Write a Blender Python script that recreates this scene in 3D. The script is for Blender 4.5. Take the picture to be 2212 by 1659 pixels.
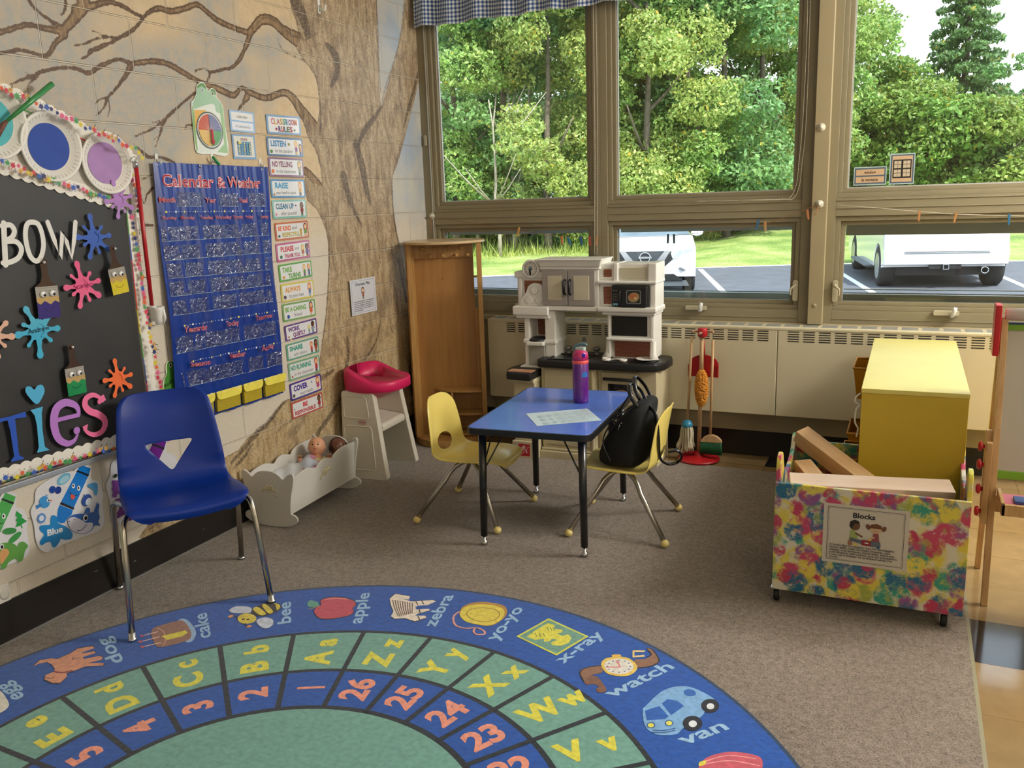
import bpy, bmesh, math, random
import numpy as np
from mathutils import Vector, Matrix
from mathutils.geometry import tessellate_polygon
PI = math.pi
SC = bpy.context.scene
COL = SC.collection
for _o in list(bpy.data.objects):
  bpy.data.objects.remove(_o)
# ------------------------------------------------------------------ camera
W_, H_ = 2212.0, 1659.0
FPX = 1846.6
CAM = Vector((2.85676, -4.89055, 1.49586))
RV = Vector((0.90864423, 0.41620122, -0.03379663))
UV = Vector((-0.05826452, 0.20651343, 0.97670745))
FW = Vector((-0.41348629, 0.88551044, -0.211897))
cd = bpy.data.cameras.new('camera')
cam = bpy.data.objects.new('camera', cd)
COL.objects.link(cam)
M = Matrix((RV, UV, -FW)).transposed().to_4x4()
M.translation = CAM
cam.matrix_world = M
cd.sensor_fit = 'HORIZONTAL'
cd.sensor_width = 36.0
cd.lens = FPX / W_ * 36.0
cd.clip_start = 0.05
cd.clip_end = 500
SC.camera = cam
# ------------------------------------------------------------------ world, sun, exposure
SC.view_settings.view_transform = 'Standard'
SC.view_settings.look = 'None'
SC.view_settings.gamma = 1.0
SC.view_settings.use_curve_mapping = False
SC.view_settings.exposure = 0.0
wd = bpy.data.worlds.new('world')
SC.world = wd
wd.use_nodes = True
_nt = wd.node_tree
_nt.nodes.clear()
_bg = _nt.nodes.new('ShaderNodeBackground')
_out = _nt.nodes.new('ShaderNodeOutputWorld')
_tc = _nt.nodes.new('ShaderNodeTexCoord')
_sep = _nt.nodes.new('ShaderNodeSeparateXYZ')
_rmp = _nt.nodes.new('ShaderNodeValToRGB')
_nt.links.new(_tc.outputs['Generated'], _sep.inputs[0])
_nt.links.new(_sep.outputs['Z'], _rmp.inputs[0])
_rmp.color_ramp.elements[0].position = 0.0
_rmp.color_ramp.elements[0].color = (0.95, 0.97, 1.0, 1)
_rmp.color_ramp.elements[1].position = 0.9
_rmp.color_ramp.elements[1].color = (0.62, 0.78, 1.0, 1)
_nt.links.new(_rmp.outputs[0], _bg.inputs[0])
_bg.inputs[1].default_value = 2.6
_nt.links.new(_bg.outputs[0], _out.inputs[0])
sd = bpy.data.lights.new('sun', 'SUN')
sd.energy = 6.5
sd.angle = math.radians(0.8)
sd.color = (1.0, 0.95, 0.86)
sun = bpy.data.objects.new('sun', sd)
sun.rotation_euler = Vector((-0.55, 0.52, -1.0)).to_track_quat('-Z', 'Y').to_euler()
sun.location = (6, -8, 12)
COL.objects.link(sun)
SC.cycles.max_bounces = 7
SC.cycles.diffuse_bounces = 4
SC.cycles.glossy_bounces = 3
SC.cycles.transmission_bounces = 3
SC.cycles.transparent_max_bounces = 10
SC.cycles.caustics_reflective = False
SC.cycles.caustics_refractive = False
SC.cycles.sample_clamp_indirect = 4.0
# unseen pendant lamps added to light the room, right of the picture: (x, y, power)
FILL_LAMPS = [(4.9, -0.62, 300), (4.6, -1.5, 110), (5.6, -6.6, 60)]
# ------------------------------------------------------------------ pixel helpers (rays of the photograph met with real planes)
def ray(u, v):
  return FW + RV * ((u - W_ / 2) / FPX) - UV * ((v - H_ / 2) / FPX)
def hx(u, v, x=0.0):
  d = ray(u, v); t = (x - CAM.x) / d.x; return CAM + d * t
def hy(u, v, y=0.0):
  d = ray(u, v); t = (y - CAM.y) / d.y; return CAM + d * t
def hz(u, v, z=0.0):
  d = ray(u, v); t = (z - CAM.z) / d.z; return CAM + d * t
def wl(u, v):
  p = hx(u, v, 0.0); return (p.y, p.z)
def wlp(pts):
  return [wl(*p) for p in pts]
# ------------------------------------------------------------------ colour + materials
def s2l(c):
  return c / 12.92 if c <= 0.04045 else ((c + 0.055) / 1.055) ** 2.4
def C3(r, g, b):
  return (s2l(r / 255.0), s2l(g / 255.0), s2l(b / 255.0), 1.0)
def hexc(h):
  return C3(int(h[0:2], 16), int(h[2:4], 16), int(h[4:6], 16))
MATS = {}
def newmat(name):
  m = bpy.data.materials.new(name); m.use_nodes = True
  nt = m.node_tree; b = nt.nodes['Principled BSDF']
  return m, nt, b
def N(nt, t, **kw):
  n = nt.nodes.new(t)
  for k, v in kw.items():
    setattr(n, k, v)
  return n
def objco(nt, scale=(1, 1, 1)):
  tc = N(nt, 'ShaderNodeTexCoord'); mp = N(nt, 'ShaderNodeMapping')
  mp.inputs['Scale'].default_value = scale
  nt.links.new(tc.outputs['Object'], mp.inputs[0])
  return mp.outputs[0]
def mat(name, col, rough=0.5, metal=0.0, var=0.06, scale=6.0, bump=0.0, bscale=60.0, coat=0.0, stretch=(1, 1, 1), spec=0.5, sheen=0.0, sub=0.0):
  """plain surface with a slight procedural mottling of its own colour"""
  if name in MATS: return MATS[name]
  m, nt, b = newmat(name)
  if isinstance(col, str): col = hexc(col)
  co = objco(nt, stretch)
  nz = N(nt, 'ShaderNodeTexNoise'); nz.inputs['Scale'].default_value = scale; nz.inputs['Detail'].default_value = 4
  nt.links.new(co, nz.inputs['Vector'])
  r = N(nt, 'ShaderNodeValToRGB')
  r.color_ramp.elements[0].position = 0.3; r.color_ramp.elements[1].position = 0.7
  r.color_ramp.elements[0].color = tuple(max(0, c * (1 - var)) for c in col[:3]) + (1,)
  r.color_ramp.elements[1].color = tuple(min(1, c * (1 + var)) for c in col[:3]) + (1,)
  nt.links.new(nz.outputs[0], r.inputs[0]); nt.links.new(r.outputs[0], b.inputs['Base Color'])
  b.inputs['Roughness'].default_value = rough; b.inputs['Metallic'].default_value = metal
  b.inputs['Coat Weight'].default_value = coat; b.inputs['Specular IOR Level'].default_value = spec
  b.inputs['Sheen Weight'].default_value = sheen
  if sub:
    b.inputs['Subsurface Weight'].default_value = sub; b.inputs['Subsurface Scale'].default_value = 0.01
  if bump > 0:
    n2 = N(nt, 'ShaderNodeTexNoise'); n2.inputs['Scale'].default_value = bscale; n2.inputs['Detail'].default_value = 3
    nt.links.new(co, n2.inputs['Vector'])
    bp = N(nt, 'ShaderNodeBump'); bp.inputs['Strength'].default_value = bump; bp.inputs['Distance'].default_value = 0.004
    nt.links.new(n2.outputs[0], bp.inputs['Height']); nt.links.new(bp.outputs[0], b.inputs['Normal'])
  MATS[name] = m
  return m
def wood(name, c1, c2, rough=0.45, axis='Z', scale=9.0, coat=0.1):
  if name in MATS: return MATS[name]
  m, nt, b = newmat(name)
  st = {'Z': (6, 6, 0.5), 'X': (0.5, 6, 6), 'Y': (6, 0.5, 6)}[axis]
  co = objco(nt, st)
  nz = N(nt, 'ShaderNodeTexNoise'); nz.inputs['Scale'].default_value = scale; nz.inputs['Detail'].default_value = 7; nz.inputs['Roughness'].default_value = 0.65
  nt.links.new(co, nz.inputs['Vector'])
  r = N(nt, 'ShaderNodeValToRGB'); r.color_ramp.elements[0].position = 0.3; r.color_ramp.elements[1].position = 0.72
  r.color_ramp.elements[0].color = hexc(c1); r.color_ramp.elements[1].color = hexc(c2)
  nt.links.new(nz.outputs[0], r.inputs[0]); nt.links.new(r.outputs[0], b.inputs['Base Color'])
  b.inputs['Roughness'].default_value = rough; b.inputs['Coat Weight'].default_value = coat
  bp = N(nt, 'ShaderNodeBump'); bp.inputs['Strength'].default_value = 0.08; bp.inputs['Distance'].default_value = 0.002
  nt.links.new(nz.outputs[0], bp.inputs['Height']); nt.links.new(bp.outputs[0], b.inputs['Normal'])
  MATS[name] = m
  return m
def printmat(name, rough=0.5, coat=0.0, var=0.05, scale=90.0, bump=0.0, fuzz=0.0, spec=0.5):
  """printed / painted surface: the ink colour comes with the mesh, a noise node keeps it from being flat"""
  if name in MATS: return MATS[name]
  m, nt, b = newmat(name)
  at = N(nt, 'ShaderNodeVertexColor'); at.layer_name = 'ink'
  co = objco(nt)
  nz = N(nt, 'ShaderNodeTexNoise'); nz.inputs['Scale'].default_value = scale; nz.inputs['Detail'].default_value = 5
  nt.links.new(co, nz.inputs['Vector'])
  mr = N(nt, 'ShaderNodeMapRange'); mr.inputs['From Min'].default_value = 0.3; mr.inputs['From Max'].default_value = 0.7
  mr.inputs['To Min'].default_value = 1 - var; mr.inputs['To Max'].default_value = 1 + var
  nt.links.new(nz.outputs[0], mr.inputs[0])
  mx = N(nt, 'ShaderNodeVectorMath'); mx.operation = 'SCALE'
  nt.links.new(at.outputs['Color'], mx.inputs[0]); nt.links.new(mr.outputs[0], mx.inputs['Scale'])
  nt.links.new(mx.outputs[0], b.inputs['Base Color'])
  b.inputs['Roughness'].default_value = rough; b.inputs['Coat Weight'].default_value = coat; b.inputs['Coat Roughness'].default_value = 0.08
  b.inputs['Sheen Weight'].default_value = fuzz; b.inputs['Specular IOR Level'].default_value = spec
  if bump:
    bp = N(nt, 'ShaderNodeBump'); bp.inputs['Strength'].default_value = bump; bp.inputs['Distance'].default_value = 0.003
    nt.links.new(nz.outputs[0], bp.inputs['Height']); nt.links.new(bp.outputs[0], b.inputs['Normal'])
  MATS[name] = m
  return m
def glassmat(name, tint=(0.97, 0.99, 0.98), refl=1.45, rough=0.0):
  if name in MATS: return MATS[name]
  m = bpy.data.materials.new(name); m.use_nodes = True
  nt = m.node_tree; nt.nodes.clear()
  o = N(nt, 'ShaderNodeOutputMaterial'); t = N(nt, 'ShaderNodeBsdfTransparent'); g = N(nt, 'ShaderNodeBsdfGlossy'); f = N(nt, 'ShaderNodeFresnel'); mx = N(nt, 'ShaderNodeMixShader')
  nz = N(nt, 'ShaderNodeTexNoise'); nz.inputs['Scale'].default_value = 3.0
  rr = N(nt, 'ShaderNodeMapRange'); rr.inputs['To Min'].default_value = rough; rr.inputs['To Max'].default_value = rough + 0.03
  nt.links.new(nz.outputs[0], rr.inputs[0]); nt.links.new(rr.outputs[0], g.inputs['Roughness'])
  t.inputs[0].default_value = tint + (1,); f.inputs[0].default_value = refl
  nt.links.new(f.outputs[0], mx.inputs[0]); nt.links.new(t.outputs[0], mx.inputs[1]); nt.links.new(g.outputs[0], mx.inputs[2]); nt.links.new(mx.outputs[0], o.inputs[0])
  MATS[name] = m
  return m
# ------------------------------------------------------------------ object helpers
def tag(o, label=None, cat=None, group=None, kind=None):
  if label: o['label'] = label
  if cat: o['category'] = cat
  if group: o['group'] = group
  if kind: o['kind'] = kind
  return o
def thing(name, label, cat, loc=(0, 0, 0), rz=0.0, group=None, kind=None):
  o = bpy.data.objects.new(name, None); COL.objects.link(o)
  o.empty_display_size = 0.1
  o.location = loc; o.rotation_euler = (0, 0, rz)
  return tag(o, label, cat, group, kind)
def finish(name, bm, material, parent=None, smooth=False, bevel=0.0, seg=2, sub=0, angle=35):
  me = bpy.data.meshes.new(name)
  bmesh.ops.recalc_face_normals(bm, faces=bm.faces)
  bm.to_mesh(me); bm.free()
  mats = material if isinstance(material, (list, tuple)) else [material]
  for m in mats: me.materials.append(m)
  o = bpy.data.objects.new(name, me); COL.objects.link(o)
  if parent is not None: o.parent = parent
  if smooth:
    for p in me.polygons: p.use_smooth = True
  if bevel > 0:
    md = o.modifiers.new('bevel', 'BEVEL'); md.width = bevel; md.segments = seg; md.limit_method = 'ANGLE'; md.angle_limit = math.radians(angle)
    md.harden_normals = False
    for p in me.polygons: p.use_smooth = True
    m2 = o.modifiers.new('wn', 'WEIGHTED_NORMAL'); m2.keep_sharp = True
  if sub:
    md = o.modifiers.new('sub', 'SUBSURF'); md.levels = sub; md.render_levels = sub
  return o
def bm_new(): return bmesh.new()
def box(bm, x0, x1, y0, y1, z0, z1, mi=0, mtx=None):
  vs = [bm.verts.new(Vector(p) if mtx is None else mtx @ Vector(p)) for p in
          ((x0, y0, z0), (x1, y0, z0), (x1, y1, z0), (x0, y1, z0), (x0, y0, z1), (x1, y0, z1), (x1, y1, z1), (x0, y1, z1))]
  for f in ((0, 3, 2, 1), (4, 5, 6, 7), (0, 1, 5, 4), (1, 2, 6, 5), (2, 3, 7, 6), (3, 0, 4, 7)):
    fc = bm.faces.new([vs[i] for i in f]); fc.material_index = mi
  return vs
def tube(bm, pts, r, seg=12, mi=0, cap=True, closed=False, flat=1.0):
  pts = [Vector(p) for p in pts]; n = len(pts)
  rs = r if isinstance(r, (list, tuple)) else [r] * n
  rings = []; up = None
  for i, p in enumerate(pts):
    if closed: t = (pts[(i + 1) % n] - pts[i - 1])
    elif i == 0: t = pts[1] - pts[0]
    elif i == n - 1: t = pts[-1] - pts[-2]
    else: t = (pts[i + 1] - pts[i]).normalized() + (pts[i] - pts[i - 1]).normalized()
    t = t.normalized() if t.length > 1e-9 else Vector((0, 0, 1))
    if up is None: up = Vector((0, 0, 1)) if abs(t.z) < 0.9 else Vector((1, 0, 0))
    a = t.cross(up)
    if a.length < 1e-5: a = t.cross(Vector((0, 1, 0)))
    a.normalize(); b = a.cross(t).normalized(); up = b
    rings.append([bm.verts.new(p + (a * math.cos(2 * PI * k / seg) + b * math.sin(2 * PI * k / seg) * flat) * rs[i]) for k in range(seg)])
  m = n if closed else n - 1
  for i in range(m):
    A, B = rings[i], rings[(i + 1) % n]
    for k in range(seg):
      f = bm.faces.new((A[k], A[(k + 1) % seg], B[(k + 1) % seg], B[k])); f.material_index = mi; f.smooth = True
  if cap and not closed:
    f = bm.faces.new(rings[0][::-1]); f.material_index = mi
    f = bm.faces.new(rings[-1]); f.material_index = mi
def lathe(bm, prof, seg=24, c=(0, 0, 0), mi=0, mtx=None, sx=1.0, sy=1.0):
  rings = []
  for (r, z) in prof:
    ring = []
    for k in range(seg):
      a = 2 * PI * k / seg
      p = Vector((c[0] + r * sx * math.cos(a), c[1] + r * sy * math.sin(a), c[2] + z))
      ring.append(bm.verts.new(p if mtx is None else mtx @ p))
    rings.append(ring)
  for i in range(len(rings) - 1):
    for k in range(seg):
      f = bm.faces.new((rings[i][k], rings[i][(k + 1) % seg], rings[i + 1][(k + 1) % seg], rings[i + 1][k])); f.material_index = mi; f.smooth = True
  f = bm.faces.new(rings[0][::-1]); f.material_index = mi
  f = bm.faces.new(rings[-1]); f.material_index = mi
def ball(bm, c, r, seg=16, rings=10, mi=0, sc=(1, 1, 1)):
  m = Matrix.Translation(Vector(c)) @ Matrix.Diagonal((r * sc[0], r * sc[1], r * sc[2], 1))
  g = bmesh.ops.create_uvsphere(bm, u_segments=seg, v_segments=rings, radius=1.0, matrix=m)
  for v in g['verts']:
    for f in v.link_faces: f.smooth = True; f.material_index = mi
def prism(bm, pts, a, b, axis='z', mi=0, mtx=None):
  """extrude a 2-D outline between a and b along an axis; pts in the two other axes in xyz order"""
  def P(p, t):
    v = {'z': (p[0], p[1], t), 'y': (p[0], t, p[1]), 'x': (t, p[0], p[1])}[axis]
    v = Vector(v)
    return v if mtx is None else mtx @ v
  A = [bm.verts.new(P(p, a)) for p in pts]; B = [bm.verts.new(P(p, b)) for p in pts]
  n = len(pts)
  for i in range(n):
    f = bm.faces.new((A[i], A[(i + 1) % n], B[(i + 1) % n], B[i])); f.material_index = mi
  f = bm.faces.new(A[::-1]); f.material_index = mi
  f = bm.faces.new(B); f.material_index = mi
def rrect(x0, y0, x1, y1, r, n=5):
  out = []
  for cx, cy, a0 in ((x1 - r, y1 - r, 0), (x0 + r, y1 - r, PI / 2), (x0 + r, y0 + r, PI), (x1 - r, y0 + r, 1.5 * PI)):
    for k in range(n + 1):
      a = a0 + PI / 2 * k / n
      out.append((cx + r * math.cos(a), cy + r * math.sin(a)))
  return out
def smoothpts(pts, n=6, closed=False):
  """Catmull-Rom through points of any dimension"""
  P = [np.array(p, float) for p in pts]; out = []; m = len(P)
  rng_ = range(m if closed else m - 1)
  for i in rng_:
    p0 = P[i - 1] if (closed or i > 0) else P[0]
    p1 = P[i]; p2 = P[(i + 1) % m]
    p3 = P[(i + 2) % m] if (closed or i + 2 < m) else P[-1]
    for k in range(n):
      t = k / n
      out.append(tuple(0.5 * ((2 * p1) + (-p0 + p2) * t + (2 * p0 - 5 * p1 + 4 * p2 - p3) * t * t + (-p0 + 3 * p1 - 3 * p2 + p3) * t ** 3)))
  if not closed: out.append(tuple(P[-1]))
  return out
_txt = {}
def text_geo(s, bold=0.0):
  key = (s, bold)
  if key in _txt: return _txt[key]
  cu = bpy.data.curves.new('t', 'FONT'); cu.body = s; cu.size = 1.0; cu.offset = bold; cu.resolution_u = 3
  ob = bpy.data.objects.new('t', cu)
  dg = bpy.context.evaluated_depsgraph_get()
  me = ob.to_mesh()
  vs = [(v.co.x, v.co.y) for v in me.vertices]; fs = [tuple(p.vertices) for p in me.polygons]
  ob.to_mesh_clear(); bpy.data.objects.remove(ob); bpy.data.curves.remove(cu)
  _txt[key] = (vs, fs)
  return _txt[key]
class Ink:
  """flat printed artwork in a local frame (O, U, V) on a real sheet; every shape is one layer of ink 0.15 mm above the last"""
  def __init__(s, O=(0, 0, 0), U=(1, 0, 0), V=(0, 1, 0), lift=0.0, step=0.00015):
    s.O = Vector(O); s.U = Vector(U).normalized(); s.V = Vector(V).normalized(); s.N = s.U.cross(s.V).normalized()
    s.vs = []; s.fs = []; s.cs = []; s.h = lift; s.step = step
  def at(s, x, y, h=None):
    return s.O + s.U * x + s.V * y + s.N * (s.h if h is None else h)
  def faces(s, pts, faces, col, fn=None):
    if isinstance(col, str): col = hexc(col)
    b = len(s.vs)
    for p in pts: s.vs.append(s.at(*p))
    for f in faces: s.fs.append(tuple(b + i for i in f)); s.cs.append(col)
    s.h += s.step
  def poly(s, pts, col):
    pts = [tuple(p)[:2] for p in pts]
    tri = tessellate_polygon([[Vector((p[0], p[1], 0)) for p in pts]])
    s.faces(pts, tri, col)
  def quad(s, x0, y0, x1, y1, col): s.faces([(x0, y0), (x1, y0), (x1, y1), (x0, y1)], [(0, 1, 2, 3)], col)
  def ell(s, cx, cy, rx, ry, col, rot=0.0, n=24):
    c, q = math.cos(rot), math.sin(rot)
    pts = []
    for k in range(n):
      a = 2 * PI * k / n; x, y = rx * math.cos(a), ry * math.sin(a)
      pts.append((cx + x * c - y * q, cy + x * q + y * c))
    s.faces(pts, [tuple(range(n))], col)
  def rr(s, x0, y0, x1, y1, r, col):
    p = rrect(x0, y0, x1, y1, r); s.faces(p, [tuple(range(len(p)))], col)
  def frame(s, x0, y0, x1, y1, w, col):
    s.faces([(x0, y0), (x1, y0), (x1, y1), (x0, y1), (x0 + w, y0 + w), (x1 - w, y0 + w), (x1 - w, y1 - w), (x0 + w, y1 - w)],
        [(0, 1, 5, 4), (1, 2, 6, 5), (2, 3, 7, 6), (3, 0, 4, 7)], col)
  def line(s, pts, w, col, closed=False, capn=0):
    pts = [np.array(p[:2], float) for p in pts]
    n = len(pts); ws = w if isinstance(w, (list, tuple)) else [w] * n
    L = []; Rr = []
    for i in range(n):
      a = pts[i - 1] if (i > 0 or closed) else pts[i]; b = pts[(i + 1) % n] if (i < n - 1 or closed) else pts[i]
      t = b - a; t = t / (np.hypot(*t) + 1e-12); nn = np.array([-t[1], t[0]]) * ws[i] / 2
      L.append(tuple(pts[i] + nn)); Rr.append(tuple(pts[i] - nn))
    f = []
    for i in range(n if closed else n - 1):
      j = (i + 1) % n; f.append((i, j, n + j, n + i))
    s.faces(L + Rr, f, col)
    if capn:
      h = s.h
      for e in (0, n - 1):
        s.ell(pts[e][0], pts[e][1], ws[e] / 2, ws[e] / 2, col, n=capn)
  def text(s, t, x, y, size, col, rot=0.0, bold=0.0, align='l', sx=1.0, spread=None, width=None, shear=0.0):
    vs, fs = text_geo(t, bold)
    if not vs: return
    x0 = min(v[0] for v in vs); x1 = max(v[0] for v in vs)
    if width: sx = width / ((x1 - x0) * size)
    ox = {'l': x0, 'c': (x0 + x1) / 2, 'r': x1}[align]
    c, q = math.cos(rot), math.sin(rot); out = []
    for (a, b) in vs:
      X = (a - ox) * size * sx + b * size * shear; Y = b * size
      out.append((x + X * c - Y * q, y + X * q + Y * c))
    s.faces(out, fs, col)
  def mesh(s, bm, mi=0):
    lay = bm.loops.layers.color.get('ink') or bm.loops.layers.color.new('ink')
    vv = [bm.verts.new(p) for p in s.vs]
    for f, c in zip(s.fs, s.cs):
      try: fc = bm.faces.new([vv[i] for i in f])
      except ValueError: continue
      fc.material_index = mi
      if fc.normal.length == 0: fc.normal_update()
      if fc.normal.dot(s.N) < 0: fc.normal_flip()
      for l in fc.loops: l[lay] = c
  def slab(s, pts, t, col):
    """the sheet itself: outline with thickness t behind the current ink level"""
    if isinstance(col, str): col = hexc(col)
    n = len(pts); b = len(s.vs)
    for p in pts: s.vs.append(s.at(p[0], p[1], s.h))
    for p in pts: s.vs.append(s.at(p[0], p[1], s.h - t))
    for tr in tessellate_polygon([[Vector((p[0], p[1], 0)) for p in pts]]): s.fs.append(tuple(b + i for i in tr)); s.cs.append(col)
    for i in range(n):
      j = (i + 1) % n; s.fs.append((b + i, b + j, b + n + j, b + n + i)); s.cs.append(col)
    s.h += s.step
def ink_obj(name, ink, material, parent=None, extra=None):
  """ink colours are linear floats; keep them in a float colour attribute"""
  me = bpy.data.meshes.new(name)
  me.from_pydata([tuple(v) for v in ink.vs], [], ink.fs)
  at = me.color_attributes.new('ink', 'FLOAT_COLOR', 'CORNER')
  arr = []
  for p, c in zip(me.polygons, ink.cs):
    arr.extend(list(c) * p.loop_total)
  at.data.foreach_set('color', np.array(arr, dtype=np.float32))
  # turn the printed faces to the front
  me.materials.append(material)
  me.validate(); me.update()
  o = bpy.data.objects.new(name, me); COL.objects.link(o)
  if parent is not None: o.parent = parent
  return o
def wall_ink(u, v, lift=0.002, x=0.0):
  """a frame on the left wall: U runs towards the windows, V up, origin at a pixel of the photograph"""
  p = hx(u, v, x)
  return Ink((x, p.y, p.z), (0, 1, 0), (0, 0, 1), lift)
class Px:
  """draw on the left wall in photograph pixels: the ray of each pixel is met with the wall"""
  def __init__(s, x=0.0, lift=0.002): s.k = Ink((x, 0, 0), (0, 1, 0), (0, 0, 1), lift); s.x = x
  def c(s, p):
    q = hx(p[0], p[1], s.x); return (q.y, q.z)
  def poly(s, pts, col): s.k.poly([s.c(p) for p in pts], col)
  def line(s, pts, w, col, **kw): s.k.line([s.c(p) for p in pts], w, col, **kw)
  def slab(s, pts, t, col): s.k.slab([s.c(p) for p in pts], t, col)
def dup(o, parent=None, loc=None, rz=None, label=None, group=None):
  c = o.copy(); COL.objects.link(c)
  if parent is not None: c.parent = parent
  if loc is not None: c.location = loc
  if rz is not None: c.rotation_euler = (0, 0, rz)
  if label: c['label'] = label
  if group: c['group'] = group
  for ch in [x for x in o.children]:
    dup(ch, c)
  return c
PAPER = lambda: printmat('printed_paper', 0.55, var=0.03)
LAMI = lambda: printmat('laminated_print', 0.18, coat=0.6, var=0.03)
# ================================================================== ROOM
RX1, RY0, RZ1 = 6.6, -7.4, 3.05
SILL = 0.775
m_frame = mat('window_frame_paint', '8A8066', 0.45, var=0.03)
m_frame2 = mat('aluminium_trim', 'C2C4C0', 0.35, 0.3, var=0.03)
m_post = mat('cream_post_paint', '9E9070', 0.5, var=0.04, scale=3)
m_glass = glassmat('window_glass')
m_heat = mat('heater_enamel', 'D0C6A6', 0.38, var=0.03, scale=2)
m_wallpaint = mat('cream_wall_paint', 'D8CFB8', 0.6, var=0.05, bump=0.3)
m_dark = mat('dark_slot', '2A2820', 0.7)
# ---- left wall with the painted tree (masks computed for the wall's own coordinates, paint mixed by nodes)
def poly_mask(Y, Z, pts):
  inside = np.zeros(Y.shape, bool); n = len(pts)
  for i in range(n):
    y1, z1 = pts[i]; y2, z2 = pts[(i + 1) % n]
    c = ((z1 > Z) != (z2 > Z)) & (Y < (y2 - y1) * (Z - z1) / (z2 - z1 + 1e-12) + y1)
    inside ^= c
  return inside
def seg_field(Y, Z, segs):
  """max over strokes of (half width - distance) in metres"""
  f = np.full(Y.shape, -9.0, np.float32)
  for (a, b, wa, wb) in segs:
    pad = max(wa, wb) + 0.06
    lo = (min(a[0], b[0]) - pad, min(a[1], b[1]) - pad); hi = (max(a[0], b[0]) + pad, max(a[1], b[1]) + pad)
    i0 = int(max(0, (lo[0] - Y0g) / GS)); i1 = int(min(Y.shape[1], (hi[0] - Y0g) / GS + 2))
    j0 = int(max(0, (lo[1] - Z0g) / GS)); j1 = int(min(Y.shape[0], (hi[1] - Z0g) / GS + 2))
    if i0 >= i1 or j0 >= j1: continue
    y = Y[j0:j1, i0:i1]; z = Z[j0:j1, i0:i1]
    dy, dz = b[0] - a[0], b[1] - a[1]; L = dy * dy + dz * dz + 1e-12
    t = np.clip(((y - a[0]) * dy + (z - a[1]) * dz) / L, 0, 1)
    d = np.hypot(y - a[0] - t * dy, z - a[1] - t * dz)
    w = (wa + (wb - wa) * t) / 2
    f[j0:j1, i0:i1] = np.maximum(f[j0:j1, i0:i1], w - d)
  return f
def strokes(lst):
  segs = []
  for st in lst:
    P = smoothpts([(p[0], p[1], p[2]) for p in st], 4)
    Q = [(wl(p[0], p[1]), p[2]) for p in P]
    for (a, wa), (b, wb), pp in zip(Q[:-1], Q[1:], P[:-1]):
      d1 = (hx(pp[0], pp[1]) - CAM).dot(FW) / FPX     # metres per pixel there
      segs.append((a, b, wa * d1, wb * d1))
  return segs
BR = [
 [(-40, 74, 14), (0, 70, 14), (57, 54, 12), (100, 62, 14), (135, 68, 18)],
 [(56, -8, 9), (75, 18, 9), (100, 38, 8), (135, 62, 14)],
 [(132, 72, 20), (158, 42, 24), (180, 12, 30), (176, -12, 42)],
 [(140, -6, 6), (142, 10, 7), (136, 30, 5), (128, 32, 3)],
 [(140, 75, 16), (118, 95, 12), (108, 114, 11), (96, 121, 9), (70, 114, 8), (40, 108, 9), (15, 113, 8), (-30, 119, 8)],
 [(165, 22, 26), (195, 14, 18), (235, 4, 12), (265, 14, 11), (290, 28, 9), (310, 38, 8)],
 [(308, 38, 8), (325, 24, 11), (345, 18, 13), (370, 24, 14), (400, 18, 14), (425, 10, 13), (450, 28, 13), (470, 44, 15), (505, 60, 13), (540, 72, 15)],
 [(538, 72, 18), (552, 55, 20), (567, 42, 22), (590, 46, 24), (612, 66, 26), (640, 84, 34), (668, 96, 44)],
 [(310, 38, 8), (296, 56, 8), (280, 70, 9), (258, 82, 8), (240, 92, 7), (215, 102, 10), (195, 112, 10), (188, 122, 6), (172, 128, 3)],
 [(258, 82, 6), (236, 80, 5), (222, 75, 4), (198, 66, 3)],
 [(232, 81, 5), (205, 84, 5), (185, 94, 5), (157, 99, 3)],
 [(540, 74, 15), (534, 92, 14), (527, 110, 10), (518, 128, 10), (502, 145, 8), (480, 150, 7), (455, 156, 7), (440, 148, 4), (420, 154, 4)],
 [(455, 156, 6), (448, 175, 4)],
 [(17, 185, 3), (48, 172, 7), (75, 162, 8), (92, 154, 9), (130, 147, 8), (165, 148, 9), (190, 158, 11), (215, 144, 11), (255, 128, 8), (285, 137, 12), (330, 132, 13), (362, 138, 14), (392, 154, 14), (425, 174, 12), (450, 184, 13), (480, 196, 16), (505, 206, 14), (522, 190, 10), (540, 200, 14), (575, 212, 15), (612, 200, 16), (632, 212, 22), (648, 235, 28), (668, 262, 34), (688, 292, 40)],
 [(66, 164, 5), (52, 154, 4), (40, 152, 3)],
 [(85, 158, 8), (72, 172, 5), (62, 182, 4), (60, 196, 3)],
 [(282, 142, 16), (268, 168, 10), (250, 192, 7), (233, 211, 7), (224, 232, 5), (206, 252, 3)],
 [(233, 211, 5), (215, 215, 4), (206, 225, 3)],
 [(235, 214, 4), (238, 236, 4), (246, 246, 3)], [(238, 238, 3), (232, 252, 3)],
 [(422, 200, 7), (400, 218, 6), (380, 235, 6), (360, 255, 8), (350, 272, 7), (345, 292, 5), (336, 316, 3)],
 [(352, 258, 4), (328, 266, 3)], [(350, 262, 4), (326, 280, 5), (288, 296, 4)], [(344, 292, 3), (332, 302, 2)],
 [(534, 208, 18), (526, 222, 9), (514, 238, 5)],
 [(415, 270, 5), (404, 270, 4), (399, 280, 3)],
 [(292, 312, 3), (305, 326, 8), (320, 338, 9), (345, 340, 6), (362, 345, 8), (378, 352, 4)],
 [(326, 378, 4), (306, 388, 3)], [(330, 406, 6), (318, 420, 5), (312, 440, 4), (308, 430, 3)], [(330, 486, 6), (305, 490, 4), (300, 520, 3)],
 [(660, 370, 20), (676, 386, 22), (694, 410, 26)],
]
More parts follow.
